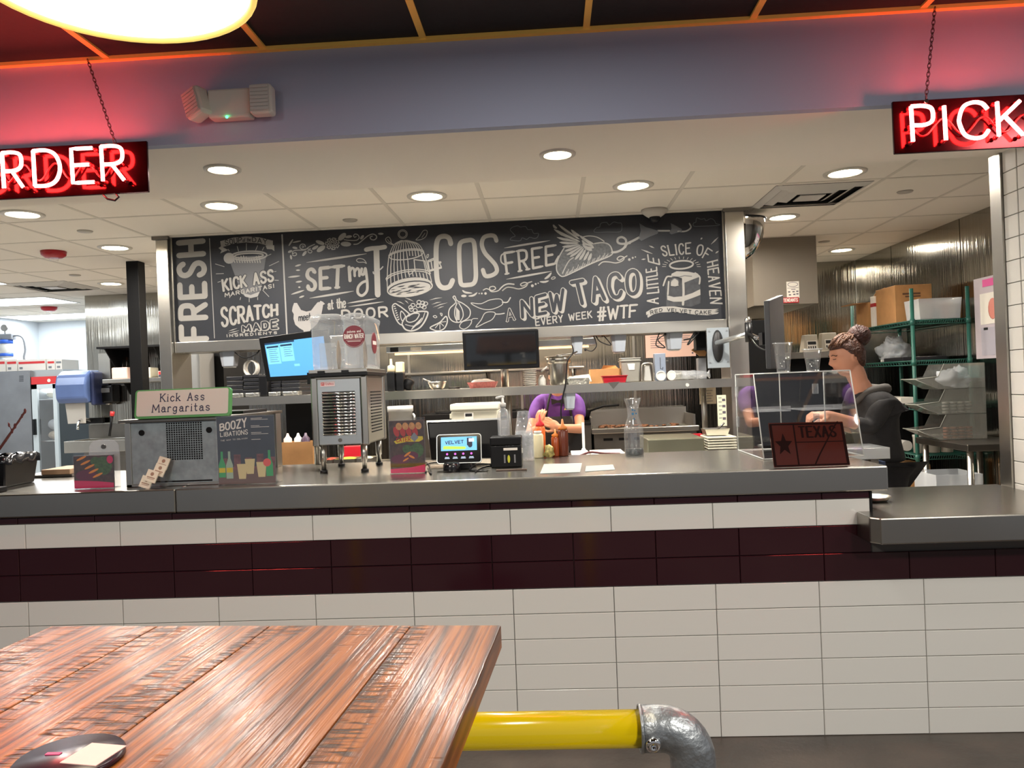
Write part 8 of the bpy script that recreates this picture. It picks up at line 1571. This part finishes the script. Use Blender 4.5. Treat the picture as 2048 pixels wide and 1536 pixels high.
for k in 'lr': V3[k+'hip'] = (V[k+'hip'][0], .105); V3[k+'kn'] = (V[k+'kn'][0], .078); V3[k+'an'] = (V[k+'an'][0], .062); E3 += [('pel', k+'hip'), (k+'hip', k+'kn'), (k+'kn', k+'an')]
skin('trousers', V3, E3, trs, P1, 2, 'pel')
for k in 'lr': q = MB(); a = V[k+'an'][0]; q.ball(a+fw*.06-Vector((0, 0, .04)), .05, 12, (2.2, .9, .9)); q.v = [Vector((v.x, v.y, max(v.z, .0))) for v in q.v]; q.build('shoe', black_pl, P1, local=True)
# hair: cap with curls, bun
hairm = mat('curly_brown_hair', (84, 50, 36), .5, noise=.45, nscale=45, bump=1.2, bscale=80); hairl = mat('lighter_curls', (112, 74, 50), .5, noise=.4, nscale=50, bump=1, bscale=90)
q = MB(); n, k = 40, 26; vs = []
for i in range(k+1):
    ph = -PI/2+PI*i/k
    for j in range(n):
        a = 2*PI*j/n; x, y, z = math.cos(ph)*math.cos(a)*.084, math.cos(ph)*math.sin(a)*.104-.006, math.sin(ph)*.126+.004
        lim = .045+.03*(y/.1) if y > 0 else .045+.9*y       # hairline height
        lim = .062 if y > .045 else (.062-(.045-y)*1.3)
        if z < lim: z2 = lim; f_ = max(.0, 1-(lim-z)*18); x *= .90+.0*f_; y *= .90; z = max(z2-.004, -.085)
        r = 1+.03*math.sin(j*2.1+i*1.3)*math.cos(i*2.7)
        vs.append(HL @ Vector((x*r, y*r, z)))
q.add(vs, [(i*n+j, i*n+(j+1) % n, (i+1)*n+(j+1) % n, (i+1)*n+j) for i in range(k) for j in range(n)], True); hair = q.build('hair', hairm, P1, local=True)
q = MB(); random.seed(21)
for i in range(46):
    a = random.uniform(.0, 1.0); s_ = random.choice((-1, 1)); b0 = Vector((s_*random.uniform(.0, .075), .085*math.cos(a*1.9), .075+.04*math.sin(a*2))); b1 = Vector((s_*.01, -.09, .10)); P = []
    for j in range(8):
        t = j/7; p_ = b0.lerp(b1, t); d_ = Vector((p_.x/.084, (p_.y+.006)/.104, (p_.z)/.126)); Ln = max(d_.length, .01); p_ = Vector((p_.x/Ln, p_.y/Ln, p_.z/Ln))*1.03; p_ += Vector((math.sin(j*1.7+i)*.004, 0, math.cos(j*1.9+i)*.004)); P.append(HL @ p_)
    q.tube(P, .0058, 5)
q.build('curls_fringe', hairl, hair, local=True)
q = MB(); bc = Vector((0, -.105, .098)); random.seed(6); q.ball(HL @ bc, .062, 18, (1.05, 1, .95))
for i in range(26):
    u = random.uniform(0, 2*PI); w_ = random.uniform(-1, 1); ax_ = Vector((math.cos(u)*math.sqrt(1-w_*w_), math.sin(u)*math.sqrt(1-w_*w_), w_)); e1 = ax_.orthogonal().normalized(); e2 = ax_.cross(e1)
    r_ = .046+random.random()*.012; o_ = ax_*random.uniform(0, .026); q.tube([HL @ (bc+o_+(e1*math.cos(2*PI*j/14)+e2*math.sin(2*PI*j/14))*r_) for j in range(14)], .0075, 5, closed=True)
q.build('bun', mat('dark_auburn_hair', (70, 36, 28), .5, noise=.4, nscale=50, bump=1, bscale=90), hair, local=True)
# face details
q = MB()
for s_ in (-1, 1): q.tube([HL @ Vector((s_*(.016+.009*t), .098-.004*t-.002, .024+.004*math.sin(t*1.5))) for t in (0, 1, 2, 3, 4)], .0025, 5)
q.build('eyebrow_hair', hairm, P1, local=True)
q = MB()
for s_ in (-1, 1): q.tube([HL @ Vector((s_*(.018+.006*t), .0925-.0015*t, .003-.001*math.sin(t))) for t in (0, 1, 2, 3, 4)], .0018, 5)
q.build('eyelash_fringe', kb, P1, local=True)
q = MB(); q.tube([HL @ Vector((x, .103-.8*abs(x)**1.5*3, -.0605)) for x in (-.02, -.01, 0, .01, .02)], [.002, .0045, .005, .0045, .002], 8); q.build('lips', mat('lip_pink', (190, 96, 92), .4), P1, local=True)
# ---- worker in purple behind the pass, head hidden by the pot
cx_ = at(1116, 800, 6.55)
P2 = thing('person', 'worker in a purple shirt and black apron behind the pass shelf, face hidden', 'person', (cx_.x, 6.55, .004)); O2 = Vector(P2.location)
def W2(x, y, z): return Vector((x, y, z))
zs = at(1116, 803, 6.55).z-.004
V = {'pel': (W2(0, .08, .92), (.12, .09)), 'wai': (W2(0, .06, 1.04), (.11, .08)), 'che': (W2(0, .02, zs-.08), (.115, .07)), 'col': (W2(0, -.0, zs+.03), (.075, .05)), 'nk': (W2(0, -.03, zs+.09), .05), 'nk2': (W2(0, -.055, zs+.14), .05)}
E = [('pel', 'wai'), ('wai', 'che'), ('che', 'col'), ('col', 'nk'), ('nk', 'nk2')]
A = {'l': (at(1083, 822, 6.5), at(1060, 868, 6.35), at(1077, 856, 6.2)), 'r': (at(1150, 822, 6.5), at(1160, 858, 6.35), at(1118, 856, 6.18))}
for k, s_ in (('l', -1), ('r', 1)):
    V[k+'s'] = (W2(s_*.17, .0, zs-.005), .042); V[k+'el'] = (A[k][1]-O2, .038); V[k+'w'] = (A[k][2]-O2, .03); E += [('col', k+'s'), (k+'s', k+'el'), (k+'el', k+'w')]
    hand_v(V, E, k, A[k][2]-O2, ((.15 if s_ < 0 else -.75), -.25, .9 if s_ < 0 else .45), (-.5*s_*-1, -1, .2), 1.05, .45, s_)
    V[k+'hip'] = (W2(s_*.1, .08, .84), .075); V[k+'kn'] = (W2(s_*.11, .04, .47), .06); V[k+'an'] = (W2(s_*.11, .08, .09), .04); V[k+'to'] = (W2(s_*.12, -.05, .035), .034); E += [('pel', k+'hip'), (k+'hip', k+'kn'), (k+'kn', k+'an'), (k+'an', k+'to')]
body = bones(V, E, skinm, P2, (1, 0, 0))
q, HM = head_mesh('h', P2, O2+Vector((0, -.085, zs+.215)), (0, -1, 0), -.45, skinm, .9); q.v = [v-O2 for v in q.v]; ho = q.build('h', skinm, P2, local=True, fix=False); body = join(add_hands(body)+[ho], 'body'); remesh_body(body, .005)
HL2 = Matrix.Translation(-O2) @ HM; q = MB(); q.ball((0, 0, 0), 1, 24, (.084, .1, .118)); q.v = [HL2 @ Vector((v.x, v.y-.014, max(v.z, .02-.5*max(0, .03-v.y)) + .01)) for v in q.v]; q.build('hair', mat('dark_hair', (40, 28, 24), .5, bump=.8, bscale=70), P2, local=True)
pur = mat('purple_shirt', (112, 66, 158), .8, noise=.2, nscale=14, bump=.3, bscale=20)
V2 = {'hem': (W2(0, .07, .90), (.17, .13)), 'wai': (V['wai'][0], (.16, .12)), 'che': (V['che'][0], (.175, .125)), 'col': (V['col'][0], (.105, .08))}; E2 = [('hem', 'wai'), ('wai', 'che'), ('che', 'col')]
for k in 'lr': V2[k+'s'] = (V[k+'s'][0], .072); c = Vector(V[k+'s'][0]).lerp(Vector(V[k+'el'][0]), .66); V2[k+'m'] = (c, .06); E2 += [('col', k+'s'), (k+'s', k+'m')]
skin('shirt', V2, E2, pur, P2, 2, 'wai')
V3 = {'pel': (V['pel'][0], (.165, .125))}; E3 = []
for k in 'lr': V3[k+'hip'] = (V[k+'hip'][0], .108); V3[k+'kn'] = (V[k+'kn'][0], .08); V3[k+'an'] = (V[k+'an'][0], .062); E3 += [('pel', k+'hip'), (k+'hip', k+'kn'), (k+'kn', k+'an')]
skin('trousers', V3, E3, trs, P2, 2, 'pel')
for s_ in (-1, 1): q = MB(); q.ball((s_*.115, 0, .03), .05, 12, (1, 2.3, .8)); q.v = [Vector((v.x, v.y, max(v.z, 0))) for v in q.v]; q.build('shoe', black_pl, P2, local=True)
apm = mat('black_apron', (38, 38, 40), .8); zc_ = zs-.12
q = MB(); n = 12
def front(x, z): return -.125-.03*math.cos(x*6)+(.0 if z > 1.0 else .02)
rows_ = [(.115, zc_), (.125, zc_-.08), (.19, 1.02), (.2, .8), (.2, .55)]; vs = []
for w_, z in rows_:
    for i in range(n+1): x = -w_+2*w_*i/n; vs.append((x, front(x, z)-.02+.35*x*x*(2 if abs(x) > .1 else 1), z))
q.add(vs, [(r_*(n+1)+i, r_*(n+1)+i+1, (r_+1)*(n+1)+i+1, (r_+1)*(n+1)+i) for r_ in range(4) for i in range(n)], True); ap = q.build('apron', apm, P2, local=True); sd = ap.modifiers.new('s', 'SOLIDIFY'); sd.thickness = .006
q = MB()
for s_ in (-1, 1): q.tube([(s_*.105, -.15, zc_), (s_*.085, -.135, zs-.01), (s_*.065, -.07, zs+.06), (s_*.05, .03, zs+.085)], .010, 6)
q.build('apron_strap', apm, P2, local=True)
q = MB(); 
for s_ in (-1, 1): q.hexa([(0, -.135, zs-.005), (s_*.055, -.125, zs-.022), (s_*.055, -.115, zs-.022), (0, -.12, zs-.005), (0, -.135, zs+.012), (s_*.06, -.125, zs+.03), (s_*.06, -.115, zs+.03), (0, -.12, zs+.012)])
q.box((-.012, -.142, zs-.008), (.012, -.12, zs+.014)); q.build('dark_collar_piece', kb, P2, local=True)
q = MB(); q.slab([(.045, -.156, zs-.07), (.1, -.15, zs-.06), (.085, -.152, zs-.02), (.06, -.155, zs-.035)], (0, -1, 0), .003); q.build('yellow_badge', mat('yellow_badge', (224, 196, 110), .5), P2, local=True)
